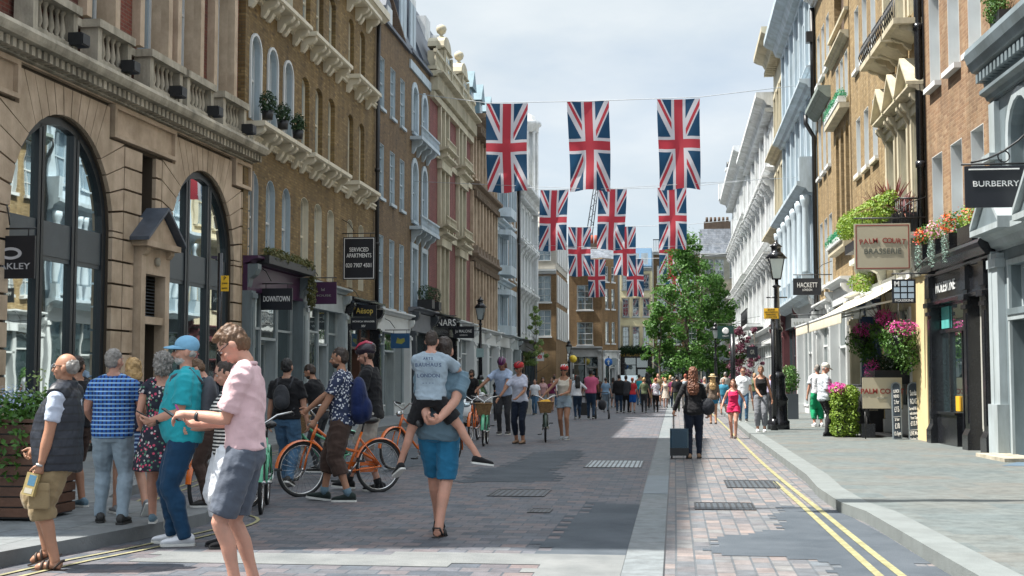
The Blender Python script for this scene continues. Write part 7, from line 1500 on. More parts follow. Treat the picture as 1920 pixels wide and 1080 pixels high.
# bikes group right of centre
F = Pat(975, 832, 680, 165, 'woman in a white T-shirt and red cycle helmet holding a green bicycle', dict(fl=(-.09, .05, 0, 0, 0), fr=(.1, -.05, 0, 0, 0), hl=(-.1, .35, 1.02), hr=(.38, .3, .98), lean=.05, hpitch=.2, hyaw=-.3), dict(fem=True, skin=SKIN2, hair=('pony', H_DK), top=('tee', C('lilac_white', (.55, .58, .7)), .9), bottom=('trousers', NAVYC, 1.75, .012), shoes=(mat('tan_leather', (.25, .15, .09), .6), SOLEB), glasses='dark', hat=('helmet', mat('red_helmet', (.5, .02, .03), .25), BLACKM)), 1)
Pat(945, 815, 669, 175, 'person in a blue-white T-shirt and purple helmet leaning over the orange bicycle', dict(lean=.3, hr=(.55, .45, .98), hl=(-.1, .5, .98), hpitch=.3), dict(skin=SKIN2, hair=('long', H_AU), top=('tee', C('pale_blue_white', (.4, .5, .68)), .9), bottom=('trousers', DGR), hat=('helmet', mat('purple_helmet', (.12, .02, .1), .3), BLACKM)), 1)
F = Pat(1058, 824, 686, 170, 'girl in denim shorts and a red cycle helmet with a wicker basket bicycle', dict(fl=(-.1, .1, 0, 0, 0), fr=(.08, -.08, 0, 10, 0), hl=(-.05, .3, 1.08), hr=(.48, .25, 1.0), er=(.6, -.6, -.6)), dict(fem=True, skin=SKIN2, hair=('long', H_DK), top=('tank', C('ivory', (.6, .56, .48)), 1.05), bottom=('shorts', LJEAN, .42, .02), shoes=(C('mixed_shoe', (.3, .33, .36)), SOLEW), glasses='dark', hat=('helmet', mat('red_helmet', (.5, .02, .03), .25), WHITE_P)), 1)
# right side walkers
Pat(1337, 795, 703, 0, 'woman in a straw hat and brown top walking away beside the woman in black', dict(fl=(-.07, .1, 0, 0, 0)), dict(fem=True, skin=SKIN2, hair=('long', H_BL), top=('elbow', C('taupe', (.12, .09, .07)), .86), bottom=('shorts', BLUS, .4, .02), shoes=(mat('tan_leather', (.25, .15, .09), .6), SOLEB), hat=('straw', mat('straw', (.5, .38, .2), .8, .2, 40))), 1)
Pat(1376, 822, 712, 172, 'girl in a crimson playsuit walking towards the camera beside the kerb', dict(fl=(-.06, .08, 0, 0, 0), fr=(.07, -.1, 0, 0, 15), hl=(-.35, .05, 1.0), hr=(.33, .1, .98)), dict(fem=True, skin=SKIN3, hair=('long', H_AU), top=('tank', CRIM, .95), bottom=('shorts', CRIM, .35, .04), shoes=(BRN, SOLEB)), 1)
Pat(1394, 790, 690, 178, 'man in a white T-shirt and jeans on the right pavement behind the girl in crimson', dict(fl=(-.1, .12, 0, 0, 0)), dict(skin=SKIN3, hair=('short', H_BR), top=('tee', WHT, .86), bottom=('trousers', JEAN), glasses='dark', shoes=(BLK, SOLEW)), 1, .12)
Pat(1428, 810, 686, 176, 'woman in a black vest top and loose grey trousers beside the black post', dict(fl=(-.08, .05, 0, 0, 0), fr=(.1, -.02, 0, 0, 0), hr=(.04, .25, 1.0)), dict(fem=True, skin=SKIN2, hair=('pony', H_BR), top=('tank', BLK, .95), bottom=('trousers', C('marl_grey', (.17, .18, .2)), 1.8, .02), shoes=(WHT, SOLEW)), 1, .12)
Pat(1446, 775, 702, 180, 'man in a mauve shirt behind the lamp post', {}, dict(skin=SKIN3, hair=('short', H_GR), top=('tee', C('mauve', (.4, .36, .5))), bottom=('trousers', DGR)), 2, .12)
Pat(1547, 818, 681, -75, 'white haired man in a pale striped shirt and black trousers reading the menu', dict(hpitch=.35, hl=(-.15, .25, .95), hr=(.15, .2, 1.0), fl=(-.1, .08, 0, 0, 0)), dict(skin=SKIN3, hair=('undercap', H_WH), hat=('cap', C('white_cap', (.6, .58, .5))), top=('elbow', C('pale_grey_stripe', (.48, .52, .56)), .84), bottom=('trousers', BLK), shoes=(BLK, SOLEB), fat=1.12, belly=.04), 0, .12)
Pat(1534, 800, 684, 10, 'person in green trousers hidden behind the white haired man', {}, dict(skin=SKIN3, hair=('short', H_GR), top=('tee', WHT), bottom=('trousers', GREENT, 1.7, .03), shoes=(WHT, SOLEW)), 1, .12)
Pat(884, 792, 694, 165, 'bearded man in black standing behind the white car', dict(), dict(skin=SKIN2, hair=('curly', H_BK), beard=H_BK, top=('tee', BLK), bottom=('trousers', DGR)), 1, .12)
Pat(933, 790, 704, 190, 'woman in dark sunglasses and a black top behind the parked bicycles', dict(hl=(.05, .2, 1.15), hr=(-.05, .2, 1.15)), dict(fem=True, skin=SKIN3, hair=('short', H_DK), top=('tee', BLK), bottom=('trousers', DGR), glasses='dark'), 1, .12)

# the crowd walking away down the street: px, feet, head, heading, label, look
crowd = [
 (1083, 786, 704, 8, 'woman in a white top and dark jeans reaching to the man in pink', dict(fem=True, hair=('long', H_BK), top=('long', WHT), bottom=('trousers', DJEAN)), dict(hr=(.4, .1, 1.15))),
 (1108, 786, 692, 0, 'tall man in a dusty pink T-shirt pushing a pushchair', dict(hair=('short', H_BK), skin=SKIN4, top=('tee', MAG, .9), bottom=('trousers', DJEAN), shoes=(BLK, SOLEW)), dict(hr=(.25, .35, 1.0), hl=(-.1, .35, 1.0))),
 (1136, 772, 708, -5, 'woman in a light blue denim shirt and pale jeans', dict(fem=True, hair=('bun', H_DK), top=('tee', CHBL, .86), bottom=('trousers', LJEAN)), {}),
 (1161, 774, 702, 5, 'broad man in a black jacket with a plum top tied at the waist', dict(hair=('short', H_BK), top=('long', BLK, .8), bottom=('trousers', DJEAN), fat=1.2), {}),
 (1174, 774, 704, -8, 'man in a charcoal coat right beside the broad man in black', dict(hair=('short', H_DK), top=('long', DGR, .8), bottom=('trousers', BLK)), {}),
 (1186, 774, 708, 3, 'red haired child in a red top and blue shorts', dict(fem=True, hair=('short', H_RD), top=('tee', REDC, .9), bottom=('shorts', C('royal_blue', (.01, .1, .4)), .9, .04)), {}),
 (1208, 774, 708, 0, 'woman carrying a dark backpack over a green shirt', dict(fem=True, hair=('short', H_BL), top=('tee', GRN), bottom=('trousers', DGR)), {}),
 (1230, 773, 709, 4, 'woman in a white patterned top and black leggings', dict(fem=True, hair=('bun', H_RD), top=('tee', PATW, .86), bottom=('trousers', BLK, 2, .006)), {}),
 (1248, 765, 709, -175, 'fair haired woman in a pale floral dress facing the camera', dict(fem=True, hair=('bob', H_BL), top=('dress', FLOR2, .55), bottom=(None, None)), {}),
 (1270, 772, 704, 6, 'man in a black T-shirt and olive trousers left of the suitcase woman', dict(hair=('short', H_BK), top=('tee', BLK), bottom=('trousers', GRN), fat=1.1), {}),
 (1262, 766, 707, -6, 'grey haired man in a dark plum shirt', dict(hair=('short', H_GR), top=('tee', PURP), bottom=('trousers', DJEAN)), {}),
 (1121, 768, 705, 4, 'man in a brown shirt just past the man in pink', dict(hair=('short', H_DK), top=('tee', BRN), bottom=('shorts', BLK, .95, .03)), {}),
 (1150, 765, 708, -10, 'woman with dark hair in a grey dress in the crowd', dict(fem=True, hair=('bob', H_DK), top=('dress', MIDG, .55), bottom=(None, None)), {}),
 (1218, 763, 711, 175, 'man in a pink checked shirt facing the camera in the crowd', dict(hair=('short', H_GR), top=('tee', MAG), bottom=('shorts', KHA, .9, .03)), {}),
 (1322, 775, 707, 178, 'white haired woman in a grey dress facing the camera behind the straw hat', dict(fem=True, hair=('bob', H_WH), top=('dress', GRY, .6), bottom=(None, None)), {}),
 (1357, 778, 710, 170, 'child in a blue patterned shirt left of the girl in crimson', dict(hair=('short', H_BR), top=('tee', C('teal_print', (.04, .2, .3))), bottom=('shorts', JEAN, .9, .03)), {}),
 (1018, 775, 708, 185, 'woman in a pale pink shirt on the left pavement under the round sign', dict(fem=True, hair=('long', H_DK), top=('tee', C('rose', (.5, .3, .3))), bottom=('trousers', GRY)), {}),
 (1003, 778, 711, 170, 'man in a white shirt beside the pink-shirted woman on the left pavement', dict(hair=('short', H_DK), top=('tee', WHT), bottom=('trousers', JEAN)), {}),
 (1034, 772, 709, 178, 'woman in a maroon top right of the pink-shirted woman', dict(fem=True, hair=('bob', H_BR), top=('tee', PURP), bottom=('shorts', SAND, .5, .02)), {}),
]
for px, py, top, hd, lb, lk, ps in crowd:
    s = rnd.choice((-1, 1)); a = rnd.uniform(.06, .18); pose = dict(fl=(-.09, a * s, .02 if s < 0 else 0, 0, 15 if s < 0 else 0), fr=(.09, -a * s, .02 if s > 0 else 0, 0, 15 if s > 0 else 0)); pose.update(ps)
    lk.setdefault('fat', rnd.uniform(.95, 1.12)); Pat(px, py, top, hd, lb, pose, lk, 2)
tops = [BLK, WHT, NAVYC, REDC, CHBL, GRY, MAG, TURQ, DGR, KHA, GRN, PGR, PURP, SAND]; bots = [BLK, JEAN, DJEAN, SAND, DGR, LJEAN]; nam = {BLK: 'black', WHT: 'white', NAVYC: 'navy', REDC: 'red', CHBL: 'chambray blue', GRY: 'grey', MAG: 'pink', TURQ: 'turquoise', DGR: 'charcoal', KHA: 'khaki', GRN: 'olive', PGR: 'pale blue', PURP: 'plum', SAND: 'stone'}
hn = ['dark', 'brown', 'blonde', 'black', 'grey', 'red', 'auburn']
spots = [(-7.4, 66), (-6.2, 71), (-5.4, 66), (-4.6, 74), (-4, 68), (-3.2, 79), (-2.7, 70), (-2, 75), (-1.3, 66), (-.7, 72), (-.1, 78), (.5, 68), (1.1, 75), (2.4, 66), (3.2, 74), (-5, 84), (-3.6, 88), (-2.2, 86), (-.8, 90), (.6, 85), (1.5, 92), (-6, 92), (3.3, 84), (-7.3, 80), (3.4, 58), (-4.4, 62)]
for i, (x, y) in enumerate(spots):
    fem = i % 2 == 0; t = tops[i % 14]; bt = bots[(i * 5 + 2) % 6]; tw = i % 3 == 0; hh = [H_DK, H_BR, H_BL, H_BK, H_GR, H_RD, H_AU][(i * 3) % 7]
    a = rnd.uniform(.05, .18)
    person((x + rnd.uniform(-.2, .2), y, .12 if x > 2 else 0), R((180 if tw else 0) + rnd.uniform(-12, 12)), rnd.uniform(1.6, 1.8), f'distant {"woman" if fem else "man"} in {nam[t]} with {hn[(i * 3) % 7]} hair, {"facing" if tw else "walking away"}, {["far left", "left of centre", "centre", "right of centre"][min(3, max(0, int((x + 8) / 3)))]}, {["front", "middle", "back"][min(2, int((y - 58) / 12))]} of crowd', dict(fl=(-.09, a, 0, 0, 0), fr=(.09, -a, .02, 0, 12)), dict(fem=fem, fat=rnd.uniform(.95, 1.12), skin=[SKIN, SKIN2, SKIN3][i % 3], hair=(['long', 'short', 'bob', 'short'][i % 4], hh), top=(['tee', 'tee', 'long', 'tank'][i % 4], t, .9), bottom=('trousers', bt) if i % 3 else ('shorts', bt, .8, .03)), 2, 'people walking in the distance')
flush()
# ---------------- bicycles and cars ----------------
RUB = mat('tyre_rubber', (.018, .018, .019), .8, .2, 8, .2, 40); CHR = mat('chrome', (.5, .5, .5), .22, .1, 5, 0, metal=1); WICK = brickmat('wicker', [(.32, .18, .08), (.42, .26, .12), (.24, .13, .06)], (.08, .045, .02), .035, .018, .003, stain=.1)
def bike(loc, rz, pm, label, steer=0.0, basket=None, group='hire bicycles'):
    r = empty('bicycle', tuple(loc), rz, label, 'bicycle', group); WB, WR = .56, .335; bb = V(0, -.1, .29); hd0, hd1 = V(0, WB - .2, .86), V(0, WB - .14, .7)
    b = MB(); seat = V(0, -.3, .78); rear = V(0, -WB, WR); 
    b.tube([hd0, hd1], .022, 8); b.tube([hd1, V(0, .2, .5), V(0, .05, .34), bb], .02, 8); b.tube([hd0 + V(0, 0, -.02), V(0, .12, .66), V(0, -.1, .56), V(0, -.3, .52), V(0, -.5, .42), rear], .018, 8); b.tube([bb, seat], .018, 8)
    for s in (-1, 1): b.tube([bb + V(s * .03, -.03, 0), rear + V(s * .06, 0, 0)], .011, 6); b.tube([V(s * .012, -.27, .7), rear + V(s * .06, 0, 0)], .009, 6)
    b.obj('frame', pm, r)
    def wheel(y, parent, nm):
        w = MB(); c = V(0, y, WR); w.tube([c + V(0, .325 * cos(tau * i / 36), .325 * sin(tau * i / 36)) for i in range(36)], .021, 8, True); wo = w.obj(nm, RUB, parent)
        w = MB(); w.tube([c + V(0, .3 * cos(tau * i / 36), .3 * sin(tau * i / 36)) for i in range(36)], .011, 6, True); w.obj('rim', CHR, wo)
        w = MB()
        for i in range(24): a = tau * i / 24; a2 = a + .5 * (1 if i % 2 else -1); w.tube([c + V(.025 * (1 if i % 4 < 2 else -1), .02 * cos(a2), .02 * sin(a2)), c + V(0, .298 * cos(a), .298 * sin(a))], .0018, 3)
        w.tube([c + V(-.05, 0, 0), c + V(.05, 0, 0)], .02, 8); w.obj('spokes', CHR, wo); return wo
    def fender(y, parent, a0, a1):
        c = V(0, y, WR); n = 14; v = []; f = []
        for i in range(n + 1):
            a = R(a0 + (a1 - a0) * i / n)
            for x, rr in ((-.035, .352), (-.02, .368), (.02, .368), (.035, .352)): v.append((x, c.y + rr * cos(a), c.z + rr * sin(a)))
        for i in range(n):
            for k in range(3): f.append((i * 4 + k, i * 4 + k + 1, (i + 1) * 4 + k + 1, (i + 1) * 4 + k))
        m_ = MB(); m_.add(v, f, True); m_.obj('mudguard', pm, parent)
    wheel(-WB, r, 'rear_wheel'); fender(-WB, r, 20, 190)
    S = empty('steering', (0, 0, 0)); S.parent = r; bpy.data.objects.remove(S)
    M = Matrix.Translation(hd1) @ Matrix.Rotation(steer, 4, 'Z') @ Matrix.Translation(-hd1)
    b = MB(); fw = V(0, WB, WR); b.tube([hd0 + V(0, -.01, .03), hd1, hd1 + V(0, .02, -.05)], .016, 8)
    for s in (-1, 1): b.tube([hd1 + V(s * .01, .01, -.03), V(s * .055, WB - .09, .62), V(s * .055, WB - .04, .5), fw + V(s * .055, 0, 0)], .012, 6)
    fo = b.obj('fork', pm, r); fo.matrix_basis = M; wheel(WB, fo, 'front_wheel'); fender(WB, fo, 5, 150)
    b = MB(); hb = hd0 + V(0, -.02, .1); b.tube([hd0, hb], .014, 8); b.tube([hb + V(-.31, -.3, .1), hb + V(-.3, -.12, .13), hb + V(-.15, .02, .1), hb, hb + V(.15, .02, .1), hb + V(.3, -.12, .13), hb + V(.31, -.3, .1)], .012, 8); ho = b.obj('handlebar', CHR, r); ho.matrix_basis = M
    for s in (-1, 1): b = MB(); b.tube([hb + V(s * .303, -.17, .122), hb + V(s * .312, -.31, .1)], .018, 8); b.obj('grip', BLACKM, ho)
    b = MB(); b.ell(hb + V(0, .1, -.06), (.045, .05, .045), 12, 8); b.obj('headlight', CHR, ho)
    b = MB(); b.tube([seat, V(0, -.33, .9)], .013, 8); b.ell((0, -.42, .93), (.11, .12, .05), 14, 8); b.ell((0, -.3, .94), (.05, .15, .035), 12, 8); b.obj('saddle', BLACKM, r)
    b = MB(); b.lathe([(.0, 0), (.09, 0), (.09, .006), (0, .006)], (0, 0, 0), 20); cr = b.obj('chainring', CHR, r, tuple(bb + V(.05, 0, 0))); cr.rotation_euler = (0, R(90), 0)
    b = MB(); b.tube([bb + V(.08, 0, 0), bb + V(.09, .1, -.13)], .01, 6); b.tube([bb + V(-.08, 0, 0), bb + V(-.09, -.1, .13)], .01, 6); b.tube([bb + V(-.08, 0, 0), bb + V(.08, 0, 0)], .02, 8); ck = b.obj('crank', CHR, r)
    for s, p in ((1, bb + V(.09, .1, -.13)), (-1, bb + V(-.09, -.1, .13))): b = MB(); b.cbox(p + V(s * .05, 0, 0), .09, .08, .022); b.obj('pedal', BLACKM, ck)
    b = MB(); b.box(.062, .075, -.58, -.02, .345, .4); b.box(.062, .075, -.58, -.02, .26, .3); b.obj('chain_guard', pm, r)
    if basket:
        k = MB(); c = hb + V(0, .2, -.16); n = 16; v = []; f = []
        for z, rx, ry in ((-.12, .13, .1), (.0, .16, .125), (.13, .19, .15)):
            for i in range(n): a = tau * i / n; e = .35; v.append((c.x + rx * (abs(cos(a)) ** e) * (1 if cos(a) > 0 else -1), c.y + ry * (abs(sin(a)) ** e) * (1 if sin(a) > 0 else -1), c.z + z))
        for j in range(2):
            for i in range(n): f.append((j * n + i, j * n + (i + 1) % n, (j + 1) * n + (i + 1) % n, (j + 1) * n + i))
        f.append(tuple(range(n))); k.add(v, f); bk = k.obj('basket', WICK, r); bk.matrix_basis = M
        k = MB(); k.tube([v[2 * n + i] for i in range(n)], .014, 6, True); k.obj('basket_rim', WICK, bk)
        if basket != 1: k = MB(); k.ell(c + V(0, 0, .1), (.17, .13, .09), 14, 8); queue('basket_cover', k, basket, bk, .014, .02, 9, 2)
    return r
ORG = mat('orange_bike_paint', (.62, .13, .015), .25, .05, coat=.5); GRNB = mat('mint_green_bike_paint', (.1, .42, .24), .25, .05, coat=.5)
def bike_px(fx, fy, rx, ry, pm, label, **k):
    a, c = G(fx, fy), G(rx, ry); d = (a - c).normalized(); m = (a + c) / 2; return bike((m.x, m.y, 0), math.atan2(-d.x, d.y), pm, label, **k)
bike_px(552, 932, 722, 922, ORG, 'orange cruiser bicycle seen from the side, pushed by the man with the navy backpack', steer=.02)
bike_px(530, 903, 668, 892, GRNB, 'mint green bicycle with a wicker basket just behind the side-on orange one', basket=1, steer=.3)
bike((-4.6, 14.7, 0), R(194), GRNB, 'mint green bicycle seen end-on behind the man in the pink polo shirt'); bike((-4.9, 14.35, .0), R(172), ORG, 'orange bicycle standing behind the turquoise shirt man and the striped top')
bike((-4.15, 21.6, 0), R(140), ORG, 'orange bicycle partly hidden behind the teenager and the boy on piggyback', steer=.2)
bike((-4.75, 31.6, 0), R(180), ORG, 'orange bicycle held by the person in the purple helmet'); bike((-4.2, 29.6, 0), R(184), GRNB, 'mint green bicycle with a wicker basket held by the woman in white', basket=1)
bike((-3.05, 31.6, 0), R(186), mat('dark_bike_paint', (.03, .05, .04), .3), 'dark bicycle with a basket covered in orange-yellow cloth beside the girl in denim shorts', basket=mat('cloth_amber', (.6, .32, .02), .8, .15, 8, .5, 20))

def car(loc, rz, pm, label, L=4.3, Wd=1.76, Hh=1.46):
    r = empty('parked_car', loc, rz, label, 'car'); h = L / 2; w = Wd / 2
    prof = [(h, .3), (h + .02, .48), (h - .05, .7), (h - .35, .82), (h - 1.1, .93), (h - 1.2, .95), (-h + .35, .98), (-h + .1, .95), (-h, .75), (-h - .02, .45), (-h + .05, .3)]
    b = MB(); n = len(prof); xs = [(-w * .9, .0), (-w * .98, 1), (-w, 1), (w, 1), (w * .98, 1), (w * .9, 0)]; secs = [(-w * .93, .04), (-w, 0), (w, 0), (w * .93, .04)]
    v = []; f = []
    for x, ins in secs:
        cy = sum(p[0] for p in prof) / n
        for y, z in prof: v.append((x, y * (1 - ins), z + (-.02 if ins and z > .6 else 0)))
    secN = len(secs)
    for i in range(secN - 1):
        for k in range(n): f.append((i * n + k, i * n + (k + 1) % n, (i + 1) * n + (k + 1) % n, (i + 1) * n + k))
    f.append(tuple(range(n))); f.append(tuple((secN - 1) * n + k for k in range(n - 1, -1, -1))); b.add(v, f); body = b.obj('body', pm, r); 
    md = body.modifiers.new('b', 'BEVEL'); md.width = .05; md.segments = 3; md.limit_method = 'ANGLE'
    for p in body.data.polygons: p.use_smooth = True
    ty0, ty1 = h - 1.75, -h + .75; b = MB(); b.add([(-w * .78, ty0, Hh), (w * .78, ty0, Hh), (w * .78, ty1, Hh - .02), (-w * .78, ty1, Hh - .02), (-w * .74, ty0, Hh - .03), (w * .74, ty0, Hh - .03), (w * .74, ty1, Hh - .05), (-w * .74, ty1, Hh - .05)], [(0, 1, 2, 3), (0, 4, 5, 1), (1, 5, 6, 2), (2, 6, 7, 3), (3, 7, 4, 0), (7, 6, 5, 4)]); b.obj('roof', pm, r)
    A = [(-w * .93, h - 1.05, .93), (w * .93, h - 1.05, .93), (w * .93, -h + .3, .96), (-w * .93, -h + .3, .96)]; T = [(-w * .77, ty0, Hh - .015), (w * .77, ty0, Hh - .015), (w * .77, ty1, Hh - .035), (-w * .77, ty1, Hh - .035)]
    b = MB(); b.add(A + T, [(0, 1, 5, 4), (1, 2, 6, 5), (2, 3, 7, 6), (3, 0, 4, 7)]); b.obj('windows', GLASS, r, recalc=True)
    b = MB()
    for i in range(4): b.tube([A[i], T[i]], .035, 6)
    for s in (-1, 1): b.tube([(s * w * .935, .05, .95), (s * w * .775, -.05, Hh - .02)], .035, 6)
    b.obj('pillars', pm, r)
    for s in (-1, 1):
        for y in (h - .82, -h + .8):
            b = MB(); c = V(s * (w - .1), y, .31); b.tube([c + V(-.1, 0, 0), c + V(.115, 0, 0)] if s > 0 else [c + V(.1, 0, 0), c + V(-.115, 0, 0)], .31, 20); t = b.obj('wheel', RUB, r); b = MB(); c2 = c + V(s * .118, 0, 0); b.tube([c2, c2 + V(s * .01, 0, 0)], .2, 14); b.obj('rim', CHR, t)
        b = MB(); b.ell((s * w * .72, h - .08, .66), (.2, .09, .09), 14, 8); b.obj('headlight', GLASS_P, r); b = MB(); b.ell((s * (w + .09), h - 1.35, .98), (.1, .06, .07), 10, 8); b.obj('wing_mirror', pm, r); b = MB(); b.box(s * w * .7 - .15, s * w * .7 + .15, -h - .03, -h + .05, .68, .85); b.obj('tail_light', mat('red_lens', (.3, .01, .01), .3), r)
    b = MB(); b.box(-.5, .5, h - .03, h + .035, .36, .58); b.obj('grille', BLACKM, r); b = MB(); b.box(-.26, .26, h + .036, h + .045, .42, .53); b.obj('number_plate', WHITE_P, r); return r
CARW = mat('white_car_paint', (.7, .72, .73), .15, .02, bump=0, coat=1)
car((-7.1, 43.2, 0), R(180), CARW, 'white hatchback parked on the left facing the camera beyond the piggyback pair')
car((-3.6, 104, 0), R(180), mat('pale_green_car', (.25, .42, .38), .2, .02, bump=0, coat=1), 'pale green car waiting at the far end of the street', Hh=1.8); car((-1.2, 106, 0), R(185), mat('black_car_paint', (.02, .02, .025), .15, .02, bump=0, coat=1), 'black car beside the pale green one at the far end of the street')
# pushchair and dark suitcase in the crowd
p = G(1128, 786); r = prop('pushchair', 'dark pushchair in front of the man in the dusty pink T-shirt', 'pushchair', (p.x, p.y + .4, 0)); b = MB()
for s in (-1, 1): b.tube([(s * .24, -.35, .98), (s * .24, .0, .6), (s * .24, .35, .12)], .015, 6); b.tube([(s * .24, .2, .6), (s * .24, -.3, .1)], .015, 6)
b.tube([(-.24, -.35, .98), (.24, -.35, .98)], .018, 6); b.obj('frame', BLACKM, r); b = MB(); b.ell((0, .02, .52), (.16, .16, .2), 14, 10); b.obj('seat', DGR, r)
for x in (-.25, .25):
    for y in (-.3, .35): b = MB(); b.tube([(x - .02, y, .1), (x + .02, y, .1)], .1, 12); b.obj('wheel', RUB, r)
p = G(1093, 781); r = prop('suitcase', 'small black wheeled case between the woman in white and the man in dusty pink', 'suitcase', (p.x, p.y, 0)); b = MB(); b.box(-.2, .2, -.12, .12, .05, .55); b.obj('shell', BLACKM, r); b = MB(); b.tube([(-.1, 0, .55), (-.1, 0, .95), (.1, 0, .95), (.1, 0, .55)], .012, 6); b.obj('handle', BLACKM, r)
p = G(1001, 779); r = prop('suitcase', 'pale suitcase standing on the left under the round red emblem sign', 'suitcase', (p.x - .3, p.y, 0)); b = MB(); b.box(-.2, .2, -.12, .12, .05, .65); b.obj('shell', SAND, r); b = MB(); b.tube([(-.1, 0, .65), (-.1, 0, .95), (.1, 0, .95), (.1, 0, .65)], .012, 6); b.obj('handle', BLACKM, r)
flush()
# ---------------- plants ----------------
LF = leafmat('leaf_green', [(.03, .09, .012), (.055, .15, .02), (.09, .2, .03), (.04, .11, .02)]); LFY = leafmat('leaf_lime', [(.14, .24, .02), (.22, .33, .03), (.1, .2, .02), (.28, .36, .05)]); LFD = leafmat('leaf_dark', [(.012, .035, .012), (.02, .055, .02), (.03, .075, .02)]); LFT = leafmat('leaf_tree', [(.04, .12, .018), (.085, .21, .03), (.03, .09, .016), (.13, .28, .045)], trans=.4)
LFP = leafmat('leaf_pale', [(.14, .24, .06), (.22, .32, .1), (.3, .36, .13)], trans=.35); LFPU = leafmat('leaf_purple', [(.12, .02, .05), (.2, .05, .09), (.07, .012, .03), (.26, .1, .14)], trans=.3); LFS = leafmat('leaf_silver', [(.3, .42, .36), (.22, .34, .28)]); LFR = leafmat('cordyline_leaf', [(.12, .025, .03), (.2, .06, .05), (.08, .015, .025), (.28, .12, .08)], trans=.2); LFG = leafmat('leaf_blue_green', [(.02, .18, .08), (.04, .28, .14)])
FLM = leafmat('magenta_petals', [(.6, .03, .3), (.75, .12, .42), (.5, .02, .25)]); FLR = leafmat('red_orange_petals', [(.75, .06, .03), (.8, .2, .04), (.7, .1, .15)]); FLB = leafmat('pale_blue_petals', [(.3, .42, .65), (.45, .55, .75), (.6, .65, .8)]); FLP = leafmat('pink_petals', [(.75, .25, .4), (.8, .5, .6)])
BARK = mat('bark', (.09, .07, .05), .9, .3, 6, .8, 25)
def leaves(b, c, rad, n, sz, shell=.35, droop=0.0, rg=None, lumps=0):
    rg = rg or rnd; cl = [(c, rad)]
    if lumps: cl = [((c[0] + rg.gauss(0, .42) * rad[0], c[1] + rg.gauss(0, .42) * rad[1], c[2] + rg.gauss(0, .42) * rad[2]), tuple(x * rg.uniform(.3, .55) for x in rad)) for _ in range(lumps)]
    for i in range(n):
        cc, rr = cl[i % len(cl)]; d = V(rg.gauss(0, 1), rg.gauss(0, 1), rg.gauss(0, 1)).normalized() * (rg.uniform(shell, 1) ** .6)
        p = V(cc[0] + d.x * rr[0], cc[1] + d.y * rr[1], cc[2] + d.z * rr[2]); nn = (d + V(rg.gauss(0, .5), rg.gauss(0, .5), rg.gauss(0, .5) + .3)).normalized(); a = nn.cross(V(rg.gauss(0, 1), rg.gauss(0, 1), rg.gauss(0, 1) - droop)).normalized(); t = nn.cross(a); s = sz * rg.uniform(.6, 1.3)
        v = [tuple(p - a * s * .5), tuple(p + t * s * .28 + nn * s * .06), tuple(p + a * s * .5), tuple(p - t * s * .28 + nn * s * .06)]; k = len(b.v); b.v += [(x, y * b.s, z) for x, y, z in v]; b.f.append([k, k + 1, k + 2, k + 3]); b.mi.append(b.cm); b.sm.append(False)
def foliage(name, root, m, parts, sz, shell=.3, lumps=0, s=1):
    b = MB(s); [leaves(b, c, rad, n, sz, shell, 0, None, lumps) for c, rad, n in parts]; return b.obj(name, m, root, recalc=False)
def tree(loc, H, cr, m, label, n=6000, sz=.3, z0=.3, lumps=40, trunk=.16, name='street_tree'):
    r = empty(name, loc, 0, label, 'tree'); b = MB(); b.tube([(0, 0, 0), (.05, 0, H * .2), (-.05, .05, H * .45), (.1, 0, H * .7), (0, 0, H * .92)], [trunk, trunk * .8, trunk * .55, trunk * .3, .03], 8); T = b.obj('trunk', BARK, r)
    for i in range(9):
        a = i * 2.4; z = H * (.28 + .06 * i); L_ = cr * .75 * (1 - .05 * i); b = MB(); b.tube([(0, 0, z), (cos(a) * L_ * .5, sin(a) * L_ * .5, z + L_ * .25), (cos(a) * L_, sin(a) * L_, z + L_ * .6)], [trunk * .4, trunk * .25, .02], 6); b.obj('limb', BARK, T)
    b = MB(); zc = H * (z0 + 1) / 2; hz = H * (1 - z0) / 2; rg = random.Random(int(H * 100)); cl = []
    for i in range(lumps):
        t = rg.random(); z = H * z0 + (H * (1 - z0)) * t; w = cr * math.sin(pi * min(1, .18 + t * .8)) ** .8 * (1.15 - .55 * t); a = rg.uniform(0, tau); d = w * math.sqrt(rg.random()) * .85; cl.append((V(d * cos(a), d * sin(a), z), cr * rg.uniform(.13, .3)))
    for c, rr in cl: leaves(b, tuple(c), (rr, rr, rr * .75), n // lumps, sz, .25, .3, rg)
    b.obj('crown', m, r, recalc=False); return r
tree((.9, 93, 0), 11.6, 3.4, LFT, 'large leafy green tree at the end of the street right of the flags', 13000, .22, .2, 120, .2)
tree((3.0, 95, 0), 8.6, 2.3, LFT, 'lower green tree joined to the right of the large tree', 7000, .22, .2, 44, .14)
tree((-1.0, 92, 0), 6.6, 1.6, LFT, 'smallest green tree at the left foot of the large tree', 4000, .2, .18, 30, .1)
tree((-9.7, 93, .12), 6.4, 1.2, LFP, 'small pale yellow-green tree in front of the far corner building on the left', 2600, .16, .38, 26, .07)
tree((4.0, 84, .12), 4.6, 1.2, LFPU, 'small purple-leaved tree on the right pavement below the white fronts', 2600, .14, .3, 26, .07); tree((4.3, 74, .12), 4.3, .7, LFPU, 'slim purple-leaved tree nearest on the right pavement', 1300, .12, .4, 16, .05)

def wpos(B, u, o, z): return tuple(bp(B, u, o, z))
